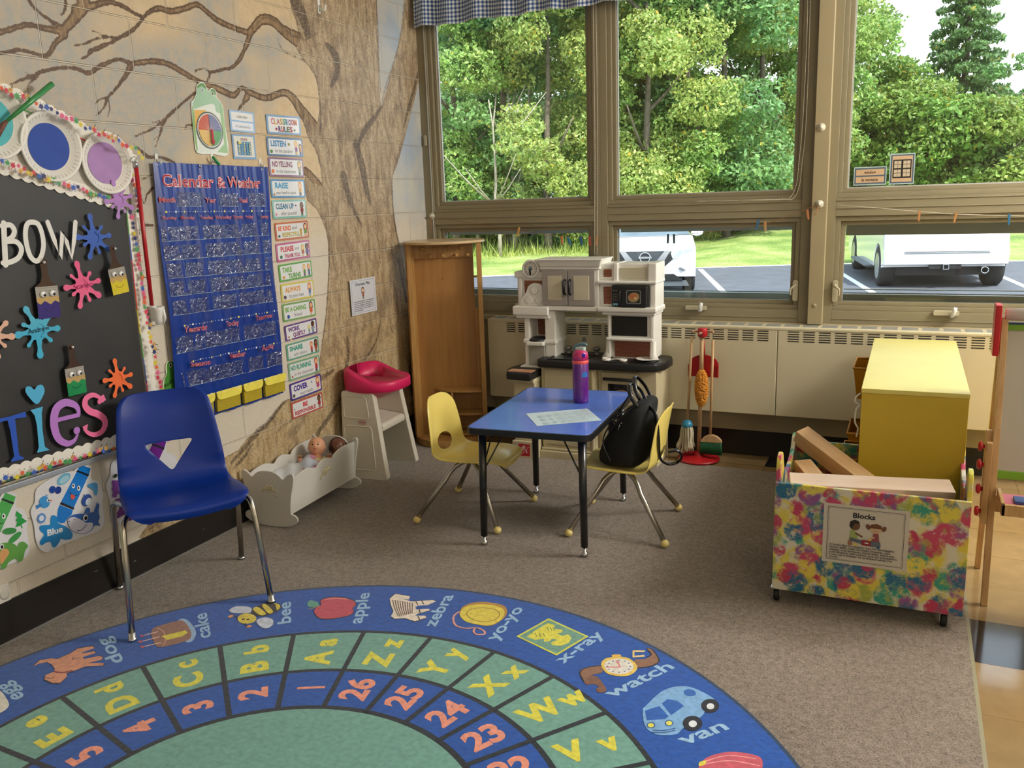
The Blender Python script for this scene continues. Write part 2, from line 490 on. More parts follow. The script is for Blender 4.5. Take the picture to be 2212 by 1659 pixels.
TRUNK = [(622, -20), (632, 30), (646, 55), (650, 82), (640, 105), (655, 130), (668, 145), (682, 168), (689, 205), (690, 240), (683, 280), (660, 250), (655, 262), (666, 298), (682, 325), (692, 360), (696, 402),
         (676, 395), (660, 378), (656, 400), (664, 434), (684, 452), (694, 472), (704, 498), (709, 530), (710, 580), (708, 620), (704, 680), (695, 745), (686, 800), (660, 840), (636, 858), (610, 868), (585, 905), (562, 928), (535, 945), (515, 972), (490, 985), (462, 1012), (430, 1040), (380, 1080), (330, 1120), (300, 1160),
         (340, 1200), (520, 1120), (700, 1060), (960, 930), (960, 640), (893, 660), (880, 620), (866, 550), (856, 500), (849, 440), (846, 385), (860, 350), (874, 300), (886, 250), (898, 205), (908, 160), (912, 120), (905, 60), (898, -20), (876, -20), (868, 60), (858, 110), (843, 160), (832, 205), (824, 232), (819, 195), (817, 120), (815, 60), (814, -20)]
DARK = [
 [(628, -10, 8), (640, 40, 8), (650, 80, 7), (664, 84, 6), (683, 72, 4)], [(640, 5, 40), (655, 40, 34), (664, 72, 24)],
 [(668, 128, 5), (684, 170, 6), (690, 210, 6)], [(548, 62, 4), (570, 38, 6), (600, 48, 6), (628, 75, 6), (650, 82, 4)], [(600, 85, 4), (612, 110, 5), (636, 122, 5), (660, 132, 5)],
 [(704, 95, 12), (725, 120, 26), (728, 155, 22), (716, 185, 12)], [(812, -10, 5), (816, 60, 6), (818, 130, 5), (822, 200, 5)], [(790, 0, 6), (793, 60, 5), (797, 100, 4)],
 [(874, -10, 3), (864, 80, 4), (848, 140, 4), (835, 180, 5), (824, 225, 5)], [(905, 150, 8), (895, 190, 12), (884, 230, 12), (872, 275, 6)],
 [(872, 300, 3), (850, 370, 4), (848, 430, 6), (852, 480, 8), (866, 545, 5), (880, 620, 5), (890, 668, 5)],
 [(824, 230, 8), (808, 255, 14), (785, 285, 16), (772, 320, 10)], [(690, 210, 5), (693, 250, 8), (691, 290, 8)], [(655, 262, 4), (668, 298, 6), (684, 326, 6), (694, 362, 6)],
 [(768, 310, 20), (780, 350, 26), (790, 400, 22), (800, 440, 10)], [(742, 380, 24), (752, 420, 22), (765, 455, 14), (780, 485, 8)], [(700, 470, 5), (709, 508, 6), (711, 560, 6), (709, 610, 5), (703, 690, 5), (694, 750, 5)],
 [(716, 540, 6), (724, 580, 4)], [(822, 690, 6), (815, 730, 7), (800, 760, 8), (788, 775, 10)], [(843, 690, 4), (847, 718, 5), (855, 700, 4), (862, 690, 3)], [(735, 640, 5), (732, 700, 6)],
 [(750, 730, 10), (752, 770, 14), (745, 810, 10)], [(823, 770, 5), (828, 795, 7)], [(890, 760, 20), (886, 810, 14), (890, 850, 12)],
 [(622, 862, 6), (600, 885, 12), (578, 915, 14), (552, 938, 16), (528, 968, 14), (500, 1000, 8)], [(736, 860, 8), (712, 900, 14), (690, 930, 14), (675, 965, 8)], [(545, 960, 8), (525, 990, 12), (505, 1010, 6)],
 [(600, 930, 5), (640, 900, 5)], [(690, 820, 14), (720, 800, 10)], [(310, 1152, 5), (335, 1135, 7), (360, 1118, 4)], [(325, 1150, 3), (352, 1132, 3)],
 [(745, 500, 4), (770, 560, 4), (765, 600, 3)], [(860, 560, 10), (868, 600, 12), (878, 650, 12)], [(810, 480, 4), (820, 540, 4), (815, 590, 3)],
]
GS = 0.0075
Y0g, Y1g, Z0g, Z1g = -4.5, 0.0, 0.0, RZ1
ny = int((Y1g - Y0g) / GS) + 1; nz_ = int((Z1g - Z0g) / GS) + 1
Yg, Zg = np.meshgrid(Y0g + np.arange(ny) * GS, Z0g + np.arange(nz_) * GS)
trunk_in = poly_mask(Yg, Zg, wlp(TRUNK))
tp = wlp(TRUNK); tsegs = [(tp[i], tp[(i + 1) % len(tp)], 0.0, 0.0) for i in range(len(tp))]
td = seg_field(Yg, Zg, tsegs)          # -(distance) near the outline
td = np.maximum(td, -0.08)
tf = np.where(trunk_in, -td, td)
bf = seg_field(Yg, Zg, strokes(BR))
df = seg_field(Yg, Zg, strokes(DARK))
lim = lambda a: np.clip(a / 0.06, -1, 1) * 0.5 + 0.5       # 0.5 is the outline of the stroke
me = bpy.data.meshes.new('wall_left')
vid = np.arange(ny * nz_).reshape(nz_, ny)
quads = np.stack([vid[:-1, :-1], vid[:-1, 1:], vid[1:, 1:], vid[1:, :-1]], -1).reshape(-1, 4)
verts = np.stack([np.zeros(Yg.size), Yg.ravel(), Zg.ravel()], -1)
# the rest of the wall beyond the painted stretch and the wall's thickness
base_n = len(verts)
extra = [(0, RY0, 0), (0, Y0g, 0), (0, Y0g, RZ1), (0, RY0, RZ1), (-0.2, RY0, 0), (-0.2, 0.2, 0), (-0.2, 0.2, RZ1), (-0.2, RY0, RZ1), (0, 0.2, 0), (0, 0.2, RZ1), (0, 0, 0), (0, 0, RZ1)]
verts = np.vstack([verts, np.array(extra, float)])
b_ = base_n
ex = [(b_, b_ + 1, b_ + 2, b_ + 3), (b_ + 4, b_ + 7, b_ + 6, b_ + 5), (b_ + 10, b_ + 8, b_ + 9, b_ + 11), (b_ + 3, b_ + 2, b_ + 6, b_ + 7), (b_, b_ + 4, b_ + 5, b_ + 8)]
me.from_pydata(verts.tolist(), [], quads.tolist() + ex)
def pattr(name, arr):
  a = me.attributes.new(name, 'FLOAT', 'POINT')
  full = np.zeros(len(verts), np.float32); full[:base_n] = arr.ravel(); a.data.foreach_set('value', full)
pattr('trunk', lim(tf)); pattr('branch', lim(bf)); pattr('strokes', lim(df))
def mural():
  m, nt, b = newmat('painted_block_wall'); L = nt.links
  geo = N(nt, 'ShaderNodeTexCoord'); sp = N(nt, 'ShaderNodeSeparateXYZ'); L.new(geo.outputs['Object'], sp.inputs[0])
  cb = N(nt, 'ShaderNodeCombineXYZ')
  ay = N(nt, 'ShaderNodeMath', operation='ADD'); ay.inputs[1].default_value = 0.4064 * 30; L.new(sp.outputs['Y'], ay.inputs[0])
  az = N(nt, 'ShaderNodeMath', operation='ADD'); az.inputs[1].default_value = -0.008 ; L.new(sp.outputs['Z'], az.inputs[0])
  L.new(ay.outputs[0], cb.inputs[0]); L.new(az.outputs[0], cb.inputs[1])
  br = N(nt, 'ShaderNodeTexBrick'); br.offset = 0.5; br.offset_frequency = 2; br.squash = 1.0
  br.inputs['Scale'].default_value = 1.0; br.inputs['Mortar Size'].default_value = 0.0042; br.inputs['Mortar Smooth'].default_value = 0.5
  br.inputs['Brick Width'].default_value = 0.4064; br.inputs['Row Height'].default_value = 0.2032; br.inputs['Bias'].default_value = 0
  L.new(cb.outputs[0], br.inputs['Vector'])
  def noise(scale, det=4, rough=0.6, st=(1, 1, 1), dist=0.0):
    n = N(nt, 'ShaderNodeTexNoise'); n.inputs['Scale'].default_value = scale; n.inputs['Detail'].default_value = det; n.inputs['Roughness'].default_value = rough; n.inputs['Distortion'].default_value = dist
    mp = N(nt, 'ShaderNodeMapping'); mp.inputs['Scale'].default_value = st; L.new(geo.outputs['Object'], mp.inputs[0]); L.new(mp.outputs[0], n.inputs['Vector'])
    return n.outputs[0]
  def ramp(fac, *st):
    r = N(nt, 'ShaderNodeValToRGB'); e = r.color_ramp.elements
    while len(e) < len(st): e.new(0.5)
    for k, (p, c) in enumerate(st):
      e[k].position = p; e[k].color = c if not isinstance(c, str) else hexc(c)
    L.new(fac, r.inputs[0]); return r.outputs[0]
  def mix(f, a, c2, t='MIX'):
    x = N(nt, 'ShaderNodeMix', data_type='RGBA', blend_type=t)
    if hasattr(f, 'is_linked'): L.new(f, x.inputs[0])
    else: x.inputs[0].default_value = f
    for s_, v in ((6, a), (7, c2)):
      if hasattr(v, 'is_linked'): L.new(v, x.inputs[s_])
      else: x.inputs[s_].default_value = v if not isinstance(v, str) else hexc(v)
    return x.outputs[2]
  def math_(op, a, c2=0.0):
    x = N(nt, 'ShaderNodeMath', operation=op)
    for i, v in enumerate((a, c2)):
      if hasattr(v, 'is_linked'): L.new(v, x.inputs[i])
      else: x.inputs[i].default_value = v
    return x.outputs[0]
  W0, K0 = (1, 1, 1, 1), (0, 0, 0, 1)
  # background: cream brushed over with patches of dull blue
  big = noise(1.5, 3, 0.5, dist=0.4); fine = noise(170, 3, 0.7); mid = noise(26, 5, 0.7)
  base = ramp(mid, (0.3, 'C9B08A'), (0.7, 'DCC6A2'))
  upper = math_('MULTIPLY', ramp(big, (0.44, K0), (0.57, W0)), ramp(mid, (0.3, (.35,)*3 + (1,)), (0.6, W0)))
  base = mix(math_('MULTIPLY', upper, 0.8), base, '9AA0A2')
  # pale sky blue towards the windows, partly window light put into the paint, near the floor plain cream
  nearwin = ramp(math_('ADD', math_('MULTIPLY', sp.outputs['Y'], 1.0), 1.0), (0.2, K0), (0.8, W0))
  skyb = mix(ramp(noise(2.6, 3), (0.42, K0), (0.6, W0)), 'C8C6BC', '9EB0C4')
  base = mix(math_('MULTIPLY', nearwin, 0.85), base, skyb)
  zz = math_('ADD', sp.outputs['Z'], math_('MULTIPLY', noise(1.2, 3), 0.5))
  low = ramp(math_('DIVIDE', zz, 3.0), (0.50, W0), (0.62, K0))
  base = mix(low, base, mix(mid, 'D3C9B8', 'E0D8C9'))
  blot = noise(4.5, 4, 0.65, dist=0.8)
  streak = noise(9, 6, 0.72, (1, 3.2, 0.8), 0.6); spk = noise(75, 4, 0.75)
  bark = ramp(streak, (0.28, '6E5A46'), (0.42, 'A08A6E'), (0.55, 'BDA888'), (0.75, 'D4C2A4'))
  lowbark = ramp(streak, (0.3, '8F7650'), (0.45, 'B8A078'), (0.7, 'D6C49E'))
  bark = mix(ramp(math_('DIVIDE', zz, 3.0), (0.30, W0), (0.48, K0)), bark, lowbark)
  bark = mix(ramp(blot, (0.50, K0), (0.66, (.6,)*3 + (1,))), bark, '6A5646')
  bark = mix(ramp(spk, (0.48, K0), (0.66, (.6,)*3 + (1,))), bark, '5A4637')
  def A(n):
    a = N(nt, 'ShaderNodeAttribute'); a.attribute_name = n; return a.outputs['Fac']
  # 1 unit of the field is 0.12 m; noise frays the edge of the brush stroke
  fray = math_('MULTIPLY', math_('SUBTRACT', noise(42, 5, 0.75), 0.5), 0.16)
  tm = ramp(math_('ADD', A('trunk'), math_('MULTIPLY', fray, 0.7)), (0.49, K0), (0.515, W0))
  bmk = ramp(math_('ADD', A('branch'), fray), (0.49, K0), (0.515, W0))
  bin_ = ramp(math_('ADD', A('branch'), fray), (0.545, K0), (0.60, W0))
  dk = math_('MULTIPLY', ramp(math_('ADD', A('strokes'), math_('MULTIPLY', fray, 1.5)), (0.485, K0), (0.56, W0)), ramp(spk, (0.32, (.45,)*3 + (1,)), (0.55, W0)))
  edge = math_('MULTIPLY', tm, ramp(A('trunk'), (0.5, W0), (0.58, K0)))
  c = mix(tm, base, bark)
  c = mix(math_('MULTIPLY', edge, 0.55), c, '5C4536')
  brc = mix(bin_, ramp(spk, (0.35, '6B4F34'), (0.6, '4A3524')), ramp(streak, (0.35, '5A432E'), (0.55, 'A08460')))
  c = mix(bmk, c, mix(math_('MULTIPLY', tm, 0.8), brc, bark))
  c = mix(math_('MULTIPLY', dk, 0.85), c, '4A3A30')
  c = mix(0.35, c, ramp(fine, (0.3, (.62, .60, .58, 1)), (0.5, W0)), 'MULTIPLY')
  c = mix(math_('MULTIPLY', br.outputs['Fac'], math_('MULTIPLY', ramp(big, (0.4, (.5,)*3 + (1,)), (0.6, W0)), 0.38)), c, 'E6DCC8')
  L.new(c, b.inputs['Base Color'])
  b.inputs['Roughness'].default_value = 0.5; b.inputs['Specular IOR Level'].default_value = 0.4
  h = math_('ADD', math_('MULTIPLY', br.outputs['Fac'], -1.0), math_('MULTIPLY', math_('ADD', fine, mid), 0.12))
  bp = N(nt, 'ShaderNodeBump'); bp.inputs['Strength'].default_value = 0.9; bp.inputs['Distance'].default_value = 0.006
  L.new(h, bp.inputs['Height']); L.new(bp.outputs[0], b.inputs['Normal'])
  return m
me.materials.append(mural())
me.update()
wallL = bpy.data.objects.new('wall_left', me); COL.objects.link(wallL)
tag(wallL, 'cream concrete block wall painted with a brown tree and branches', 'wall', kind='structure')
# ---- other walls, ceiling
def struct(name, bm, m, label, cat, **kw):
  o = finish(name, bm, m, **kw); return tag(o, label, cat, kind='structure')
bm = bm_new(); box(bm, 0, RX1, RY0 - 0.2, RY0, 0, RZ1)
struct('wall_back', bm, m_wallpaint, 'cream wall behind the viewer', 'wall')
bm = bm_new(); box(bm, RX1, RX1 + 0.2, RY0, 0.2, 0, RZ1)
struct('wall_right', bm, m_wallpaint, 'cream wall on the right side of the room', 'wall')
bm = bm_new(); box(bm, -0.2, RX1 + 0.2, RY0 - 0.2, 0.45, RZ1, RZ1 + 0.2)
struct('ceiling', bm, mat('ceiling_tile', 'E6E2D8', 0.8, bump=0.4), 'white ceiling', 'ceiling')
# window bays: glass x ranges on the window plane, upper and lower
BAYS = [(0.113, 1.098), (1.280, 2.270), (2.540, 3.530), (3.760, 4.750), (4.980, 5.970)]
ZU0, ZU1, ZL0, ZL1 = 1.488, 2.84, 0.895, 1.298
bm = bm_new()
box(bm, 0, RX1, 0.03, 0.2, 0, SILL - 0.01)                       # masonry below the windows
box(bm, 0, RX1, 0.03, 0.2, ZU1 + 0.06, RZ1)
box(bm, 6.1, RX1, 0.03, 0.2, SILL - 0.01, ZU1 + 0.06)
struct('wall_front', bm, m_wallpaint, 'low wall under the row of windows', 'wall')
def ring(bm, x0, x1, z0, z1, w, y0, y1, mi=0):
  """picture frame of bar width w just outside the opening x0..x1, z0..z1"""
  box(bm, x0 - w, x1 + w, y0, y1, z0 - w, z0, mi); box(bm, x0 - w, x1 + w, y0, y1, z1, z1 + w, mi)
  box(bm, x0 - w, x0, y0, y1, z0, z1, mi); box(bm, x1, x1 + w, y0, y1, z0, z1, mi)
def latch(parent, x, z, s):
  b = bm_new(); prism(b, rrect(x - 0.014, z - 0.06, x + 0.014, z + 0.055, 0.012), -0.012, 0.0, 'y')
  tube(b, [(x, -0.012, z + 0.03), (x, -0.03, z + 0.028), (x + 0.022 * s, -0.034, z + 0.01), (x + 0.022 * s, -0.03, z - 0.025)], [0.008, 0.008, 0.006, 0.004], 8)
  finish('latch', b, mat('cream_metal', 'B5AC90', 0.35), parent, bevel=0.002)
def crank(parent, x, z):
  b = bm_new(); prism(b, rrect(x - 0.075, z - 0.014, x + 0.045, z + 0.012, 0.008), -0.02, 0.0, 'y')
  hh = finish('crank_housing', b, mat('cream_metal', 'B5AC90', 0.35), parent, bevel=0.003)
  b = bm_new(); tube(b, [(x + 0.012, -0.018, z - 0.012), (x + 0.014, -0.045, z - 0.008), (x + 0.022, -0.052, z + 0.02), (x + 0.026, -0.05, z + 0.034)], [0.013, 0.012, 0.011, 0.009], 10)
  finish('crank_handle', b, mat('white_plastic', 'E8E8E4', 0.3), hh)
m_sash = mat('outer_sash_metal', 'AFC0C8', 0.4, 0.2)
for i, (x0, x1) in enumerate(BAYS):
  xl = 0.0 if i == 0 else (BAYS[i - 1][1] + x0) / 2
  lab = ['window nearest the corner, half behind the curtain and wooden locker', 'middle window above the play kitchen with white car beyond', 'window right of the cream post with small cards stuck on',
           'window further right beyond the picture cards', 'last window of the row'][i]
  w = thing('window_%d' % (i + 1), lab, 'window', kind='structure')
  bm = bm_new()
  # mullion face, then stepped rings towards the glass
  xr = BAYS[i + 1][0] - 0.075 if i + 1 < len(BAYS) else x1 + 0.08
  fx0 = x0 - 0.113 if i == 0 else x0 - 0.088
  fx1 = {0: 1.190, 1: 2.372, 2: 3.62, 3: 4.84, 4: 6.1}[i]
  fx0 = {0: 0.0, 1: 1.190, 2: 2.448, 3: 3.68, 4: 4.9}[i]
  for (a0, a1, c0, c1) in ((x0, x1, ZU0, ZU1), (x0, x1, ZL0, ZL1)):
    ring(bm, a0, a1, c0, c1, 0.022, 0.030, 0.075)
    ring(bm, a0 - 0.022, a1 + 0.022, c0 - 0.022, c1 + 0.022, 0.026, 0.012, 0.080)
  # flat mullion areas
  a0, a1 = x0 - 0.048, x1 + 0.048
  box(bm, fx0, a0, 0.0, 0.09, SILL, ZU1 + 0.06); box(bm, a1, fx1, 0.0, 0.09, SILL, ZU1 + 0.06)
  box(bm, a0, a1, 0.0, 0.09, SILL, ZL0 - 0.048); box(bm, a0, a1, 0.0, 0.09, ZL1 + 0.048, ZU0 - 0.048); box(bm, a0, a1, 0.0, 0.09, ZU1 + 0.048, ZU1 + 0.06)
  # thin raised beads across the rails
  box(bm, a0, a1, -0.004, 0.0, 1.384, 1.389); box(bm, a0, a1, -0.004, 0.0, 1.425, 1.43); box(bm, a0, a1, -0.004, 0.0, 0.80, 0.804)
  finish('window_frame', bm, m_frame, w, bevel=0.0015, seg=1)
  b = bm_new(); ring(b, x0 + 0.006, x1 - 0.006, ZU0 + 0.006, ZU1 - 0.006, 0.006, 0.05, 0.062)
  finish('glazing_bead', b, m_frame2, w)
  b = bm_new(); box(b, x0, x1, 0.058, 0.062, ZU0, ZU1); finish('upper_pane', b, m_glass, w)
  # lower awning sash, its outer rail shows through the pane
  b = bm_new(); box(b, x0, x1, 0.046, 0.050, ZL0, ZL1); finish('lower_pane', b, m_glass, w)
  b = bm_new()
  box(b, x0, x1, 0.10, 0.125, ZL0 - 0.02, ZL0 + 0.03); box(b, x0, x1, 0.098, 0.1, ZL0 + 0.034, ZL0 + 0.040); box(b, x0, x1, 0.10, 0.12, ZL1 - 0.022 - (0.035 if i == 2 else 0), ZL1)
  if i == 2: box(b, x0, x1, 0.14, 0.155, ZL0 + 0.05, ZL0 + 0.055)
  finish('outer_sash', b, m_sash if i != 2 else mat('outer_sash_grey', '9A9A8C', 0.4), w)
  if i in (1, 2, 3): crank(w, [0, 1.775, 3.06, 4.3][i], 0.848)
  if i == 0:
    b = bm_new(); prism(b, rrect(0.62, 0.835, 0.72, 0.852, 0.006), -0.018, 0, 'y'); finish('crank_housing', b, mat('cream_metal', 'B5AC90', 0.35), w, bevel=0.003)
    b = bm_new(); prism(b, rrect(0.02, 1.84, 0.038, 1.905, 0.008), -0.010, 0.0, 'y'); finish('latch', b, mat('cream_metal', 'B5AC90', 0.35), w, bevel=0.002)
    b = bm_new(); box(b, 0.052, 0.058, -0.004, 0.0, SILL, ZU1); finish('frame_trim', b, m_frame2, w)
  if i == 1: latch(w, 2.302, 0.955, -1)
  if i == 2: latch(w, 2.506, 0.955, 1)
# posts between the bays
for k, (x0, x1) in enumerate(((2.374, 2.450), (3.62, 3.68), (4.84, 4.90))):
  bm = bm_new(); box(bm, x0, x1, -0.05, 0.03, SILL, RZ1)
  struct('trim_%d' % (k + 1), bm, m_post, 'cream painted post between the windows' if k == 0 else 'cream post further right between windows', 'post', bevel=0.003)
bm = bm_new(); box(bm, 0, RX1, -0.02, 0.03, SILL - 0.03, SILL)
struct('trim_4', bm, m_post, 'narrow cream sill ledge under the windows', 'sill', bevel=0.003)
# baseboards
m_base = mat('black_rubber_base', '1B1713', 0.42, var=0.2, scale=30)
bm = bm_new(); box(bm, 0.0, 0.008, RY0, 0.0, 0, 0.155);
for k in range(11):
  r_ = random.Random(k); y = -0.5 - r_.random() * 3.6; z = 0.03 + r_.random() * 0.11
  box(bm, 0.008, 0.0084, y, y + 0.006 + r_.random() * 0.012, z, z + 0.002, 1)
box(bm, 0.008, 0.014, RY0, -0.45, 0, 0.010, 2)
struct('baseboard_left', bm, [m_base, mat('scuff_white', 'A8A49C', 0.6), mat('carpet_seam', '8C8C8A', 0.4, 0.3)], 'black rubber baseboard along the painted block wall', 'baseboard')
bm = bm_new(); box(bm, 0.02, RX1, 0.018, 0.03, 0, 0.155)
struct('baseboard_front', bm, m_base, 'black rubber baseboard under the heater', 'baseboard')
bm = bm_new(); box(bm, 0.0, RX1, RY0, RY0 + 0.01, 0, 0.155); box(bm, RX1 - 0.01, RX1, RY0, 0.0, 0, 0.155)
struct('baseboard_right', bm, m_base, 'black rubber baseboard on the far walls', 'baseboard')
# ---- floor: vinyl tiles with black feature tiles, carpet laid over most of it
m_tile = printmat('vinyl_tile', 0.13, coat=0.35, var=0.07, scale=14, bump=0.02)
T = 0.3048
ik = Ink((0, 0, 0), (1, 0, 0), (0, 1, 0), 0.0)
fl_v = []; fl_f = []; fl_c = []
rr_ = random.Random(3)
x = -0.02
for i in range(-1, 23):
  for j in range(-26, 2):
    tx0 = 3.11 + (i - 10) * T; ty0 = -2.04 + (j + 6) * T
    a0, a1 = max(tx0 + 0.0006, -0.2), min(tx0 + T - 0.0006, RX1); c0, c1 = max(ty0 + 0.0006, RY0), min(ty0 + T - 0.0006, 0.2)
    if a1 - a0 < 0.004 or c1 - c0 < 0.004: continue
    dark = (j == -6 and i >= 10) or (i in (3, 7) and j == 0)
    q = rr_.uniform(0.93, 1.05)
    c = C3(24, 26, 30) if dark else tuple(v * q for v in C3(150, 126, 88)[:3]) + (1,)
    n = len(fl_v); fl_v += [(a0, c0, 0), (a1, c0, 0), (a1, c1, 0), (a0, c1, 0)]; fl_f.append((n, n + 1, n + 2, n + 3)); fl_c.append(c)
n = len(fl_v); fl_v += [(-0.2, RY0 - 0.2, -0.001), (RX1 + 0.2, RY0 - 0.2, -0.001), (RX1 + 0.2, 0.2, -0.001), (-0.2, 0.2, -0.001)]; fl_f.append((n, n + 1, n + 2, n + 3)); fl_c.append(C3(90, 78, 60))
n = len(fl_v); fl_v += [(-0.2, RY0 - 0.2, -0.15), (RX1 + 0.2, RY0 - 0.2, -0.15), (RX1 + 0.2, 0.2, -0.15), (-0.2, 0.2, -0.15)]; fl_f.append((n + 3, n + 2, n + 1, n)); fl_c.append(C3(90, 78, 60))
ik.vs = fl_v; ik.fs = fl_f; ik.cs = fl_c
fo = ink_obj('floor', ik, m_tile); tag(fo, 'tan vinyl tile floor with black tiles, glossy', 'floor', kind='structure')
def carpetmat():
  m, nt, b = newmat('grey_brown_carpet'); L = nt.links
  co = objco(nt)
  n1 = N(nt, 'ShaderNodeTexNoise'); n1.inputs['Scale'].default_value = 190; n1.inputs['Detail'].default_value = 3; L.new(co, n1.inputs['Vector'])
  n2 = N(nt, 'ShaderNodeTexNoise'); n2.inputs['Scale'].default_value = 2.2; n2.inputs['Detail'].default_value = 5; L.new(co, n2.inputs['Vector'])
  n3 = N(nt, 'ShaderNodeTexNoise'); n3.inputs['Scale'].default_value = 60; n3.inputs['Detail'].default_value = 4; L.new(co, n3.inputs['Vector'])
  r = N(nt, 'ShaderNodeValToRGB'); r.color_ramp.elements[0].position = 0.34; r.color_ramp.elements[1].position = 0.66
  r.color_ramp.elements[0].color = hexc('594E44'); r.color_ramp.elements[1].color = hexc('9E9286')
  ad = N(nt, 'ShaderNodeMath', operation='MULTIPLY_ADD'); ad.inputs[1].default_value = 0.35; L.new(n3.outputs[0], ad.inputs[0])
  m2 = N(nt, 'ShaderNodeMath', operation='MULTIPLY'); m2.inputs[1].default_value = 0.65; L.new(n1.outputs[0], m2.inputs[0]); L.new(m2.outputs[0], ad.inputs[2])
  L.new(ad.outputs[0], r.inputs[0])
  mx = N(nt, 'ShaderNodeMix', data_type='RGBA', blend_type='MULTIPLY'); mx.inputs[0].default_value = 0.5; L.new(r.outputs[0], mx.inputs[6])
  r2 = N(nt, 'ShaderNodeValToRGB'); r2.color_ramp.elements[0].position = 0.3; r2.color_ramp.elements[1].position = 0.7; r2.color_ramp.elements[0].color = (.8, .78, .76, 1); r2.color_ramp.elements[1].color = (1, 1, 1, 1)
  L.new(n2.outputs[0], r2.inputs[0]); L.new(r2.outputs[0], mx.inputs[7]); L.new(mx.outputs[2], b.inputs['Base Color'])
  b.inputs['Roughness'].default_value = 0.95; b.inputs['Specular IOR Level'].default_value = 0.15; b.inputs['Sheen Weight'].default_value = 0.25
  bp = N(nt, 'ShaderNodeBump'); bp.inputs['Strength'].default_value = 0.5; bp.inputs['Distance'].default_value = 0.004; L.new(n1.outputs[0], bp.inputs['Height']); L.new(bp.outputs[0], b.inputs['Normal'])
  return m
bm = bm_new()
prism(bm, [(0.009, RY0 + 0.02), (3.111, RY0 + 0.02), (3.111, -1.8), (3.105, -0.335), (1.75, -0.30), (0.009, -0.30)], 0.0, 0.006, 'z')
box(bm, 3.108, 3.122, RY0 + 0.02, -0.335, 0.0, 0.004, 1)
o = finish('carpet', bm, [carpetmat(), mat('carpet_edge_strip', '8E8A70', 0.5)]); tag(o, 'grey brown low pile carpet covering most of the floor', 'carpet', kind='structure')
# ---- heater cabinet along the windows
hroot = thing('wall_heater', 'long cream metal heater cabinet under the windows with louvre slots', 'heater', (0, 0, 0))
HX0, HX1 = 0.485, 6.2
HY, HZ0, HZ1 = -0.145, 0.275, 0.772
seams = [HX0, 2.235, 4.2, HX1]
for k in range(3):
  bm = bm_new()
  box(bm, seams[k] + 0.0012, seams[k + 1] - 0.0012, HY, -0.02, HZ0, HZ1 - 0.012)
  finish('front_panel', bm, m_heat, hroot, bevel=0.004)
bm = bm_new(); box(bm, HX0, HX1, HY - 0.002, 0.017, HZ1 - 0.022, HZ1 - 0.002); finish('top_cover', bm, m_heat, hroot, bevel=0.006, seg=3)
bm = bm_new(); box(bm, HX0, HX1, -0.05, 0.018, 0.155, HZ0 + 0.02); finish('recess_panel', bm, mat('heater_enamel_shaded', 'A39A80', 0.5), hroot)  # shade of the recess put into a darker enamel colour
bm = bm_new(); box(bm, HX0, HX1, -0.025, -0.012, 0.0, 0.16); finish('toe_kick', bm, m_base, hroot)
x = 2.128 - 0.0795 * 19
slots = []
while x < 6.0:
  if x > HX0 + 0.02 and not (2.16 < x < 2.27): slots.append(x)
  x += 0.0795
for lo, hi in ((0, 2.2), (2.2, 4.2), (4.2, 7)):
  bm = bm_new()
  for x in [q for q in slots if lo < q < hi]:
    for r_ in range(5):
      z = 0.691 + r_ * 0.0128
      prism(bm, rrect(x, z, x + 0.060, z + 0.0058, 0.0026, 2), HY - 0.0006, HY + 0.004, 'y')
  finish('louvre_slots', bm, m_dark, hroot)
bm = bm_new()
x = HX0 + 0.03
while x < 6.1:
  pts = [(x, -0.122), (x + 0.078, -0.122), (x + 0.078, -0.03), (x, -0.03)]
  prism(bm, pts, HZ1 - 0.003, HZ1 - 0.0015, 'z'); x += 0.097
finish('top_grille', bm, mat('grille_mesh', '9FA09A', 0.5, 0.3, bump=0.6, bscale=500), hroot)
# ---- added, unseen fill lamps (right of the picture)
for k, (x, y, p) in enumerate(FILL_LAMPS):
  t = thing('added_fill_lamp', 'white lamp added to light the room from its right side, %s' % ['nearest the windows', 'middle one', 'farthest from the windows'][k], 'lamp', (x, y, RZ1))
  bm = bm_new(); tube(bm, [(0, 0, 0), (0, 0, -0.25)], 0.008, 8); finish('cord', bm, mat('white_metal', 'EEEEEA', 0.4), t)
  bm = bm_new(); lathe(bm, [(0.02, -0.22), (0.12, -0.26), (0.20, -0.27), (0.198, -0.265), (0.12, -0.25), (0.02, -0.21)], 32); finish('fill_lamp_shade', bm, mat('white_metal', 'EEEEEA', 0.4), t, smooth=True)
  ld = bpy.data.lights.new('fill_light', 'POINT'); ld.shadow_soft_size = 0.34; ld.energy = p; ld.color = (1.0, 0.965, 0.90)
  lo = bpy.data.objects.new('fill_light', ld); COL.objects.link(lo); lo.parent = t; lo.location = (0, 0, -0.46)
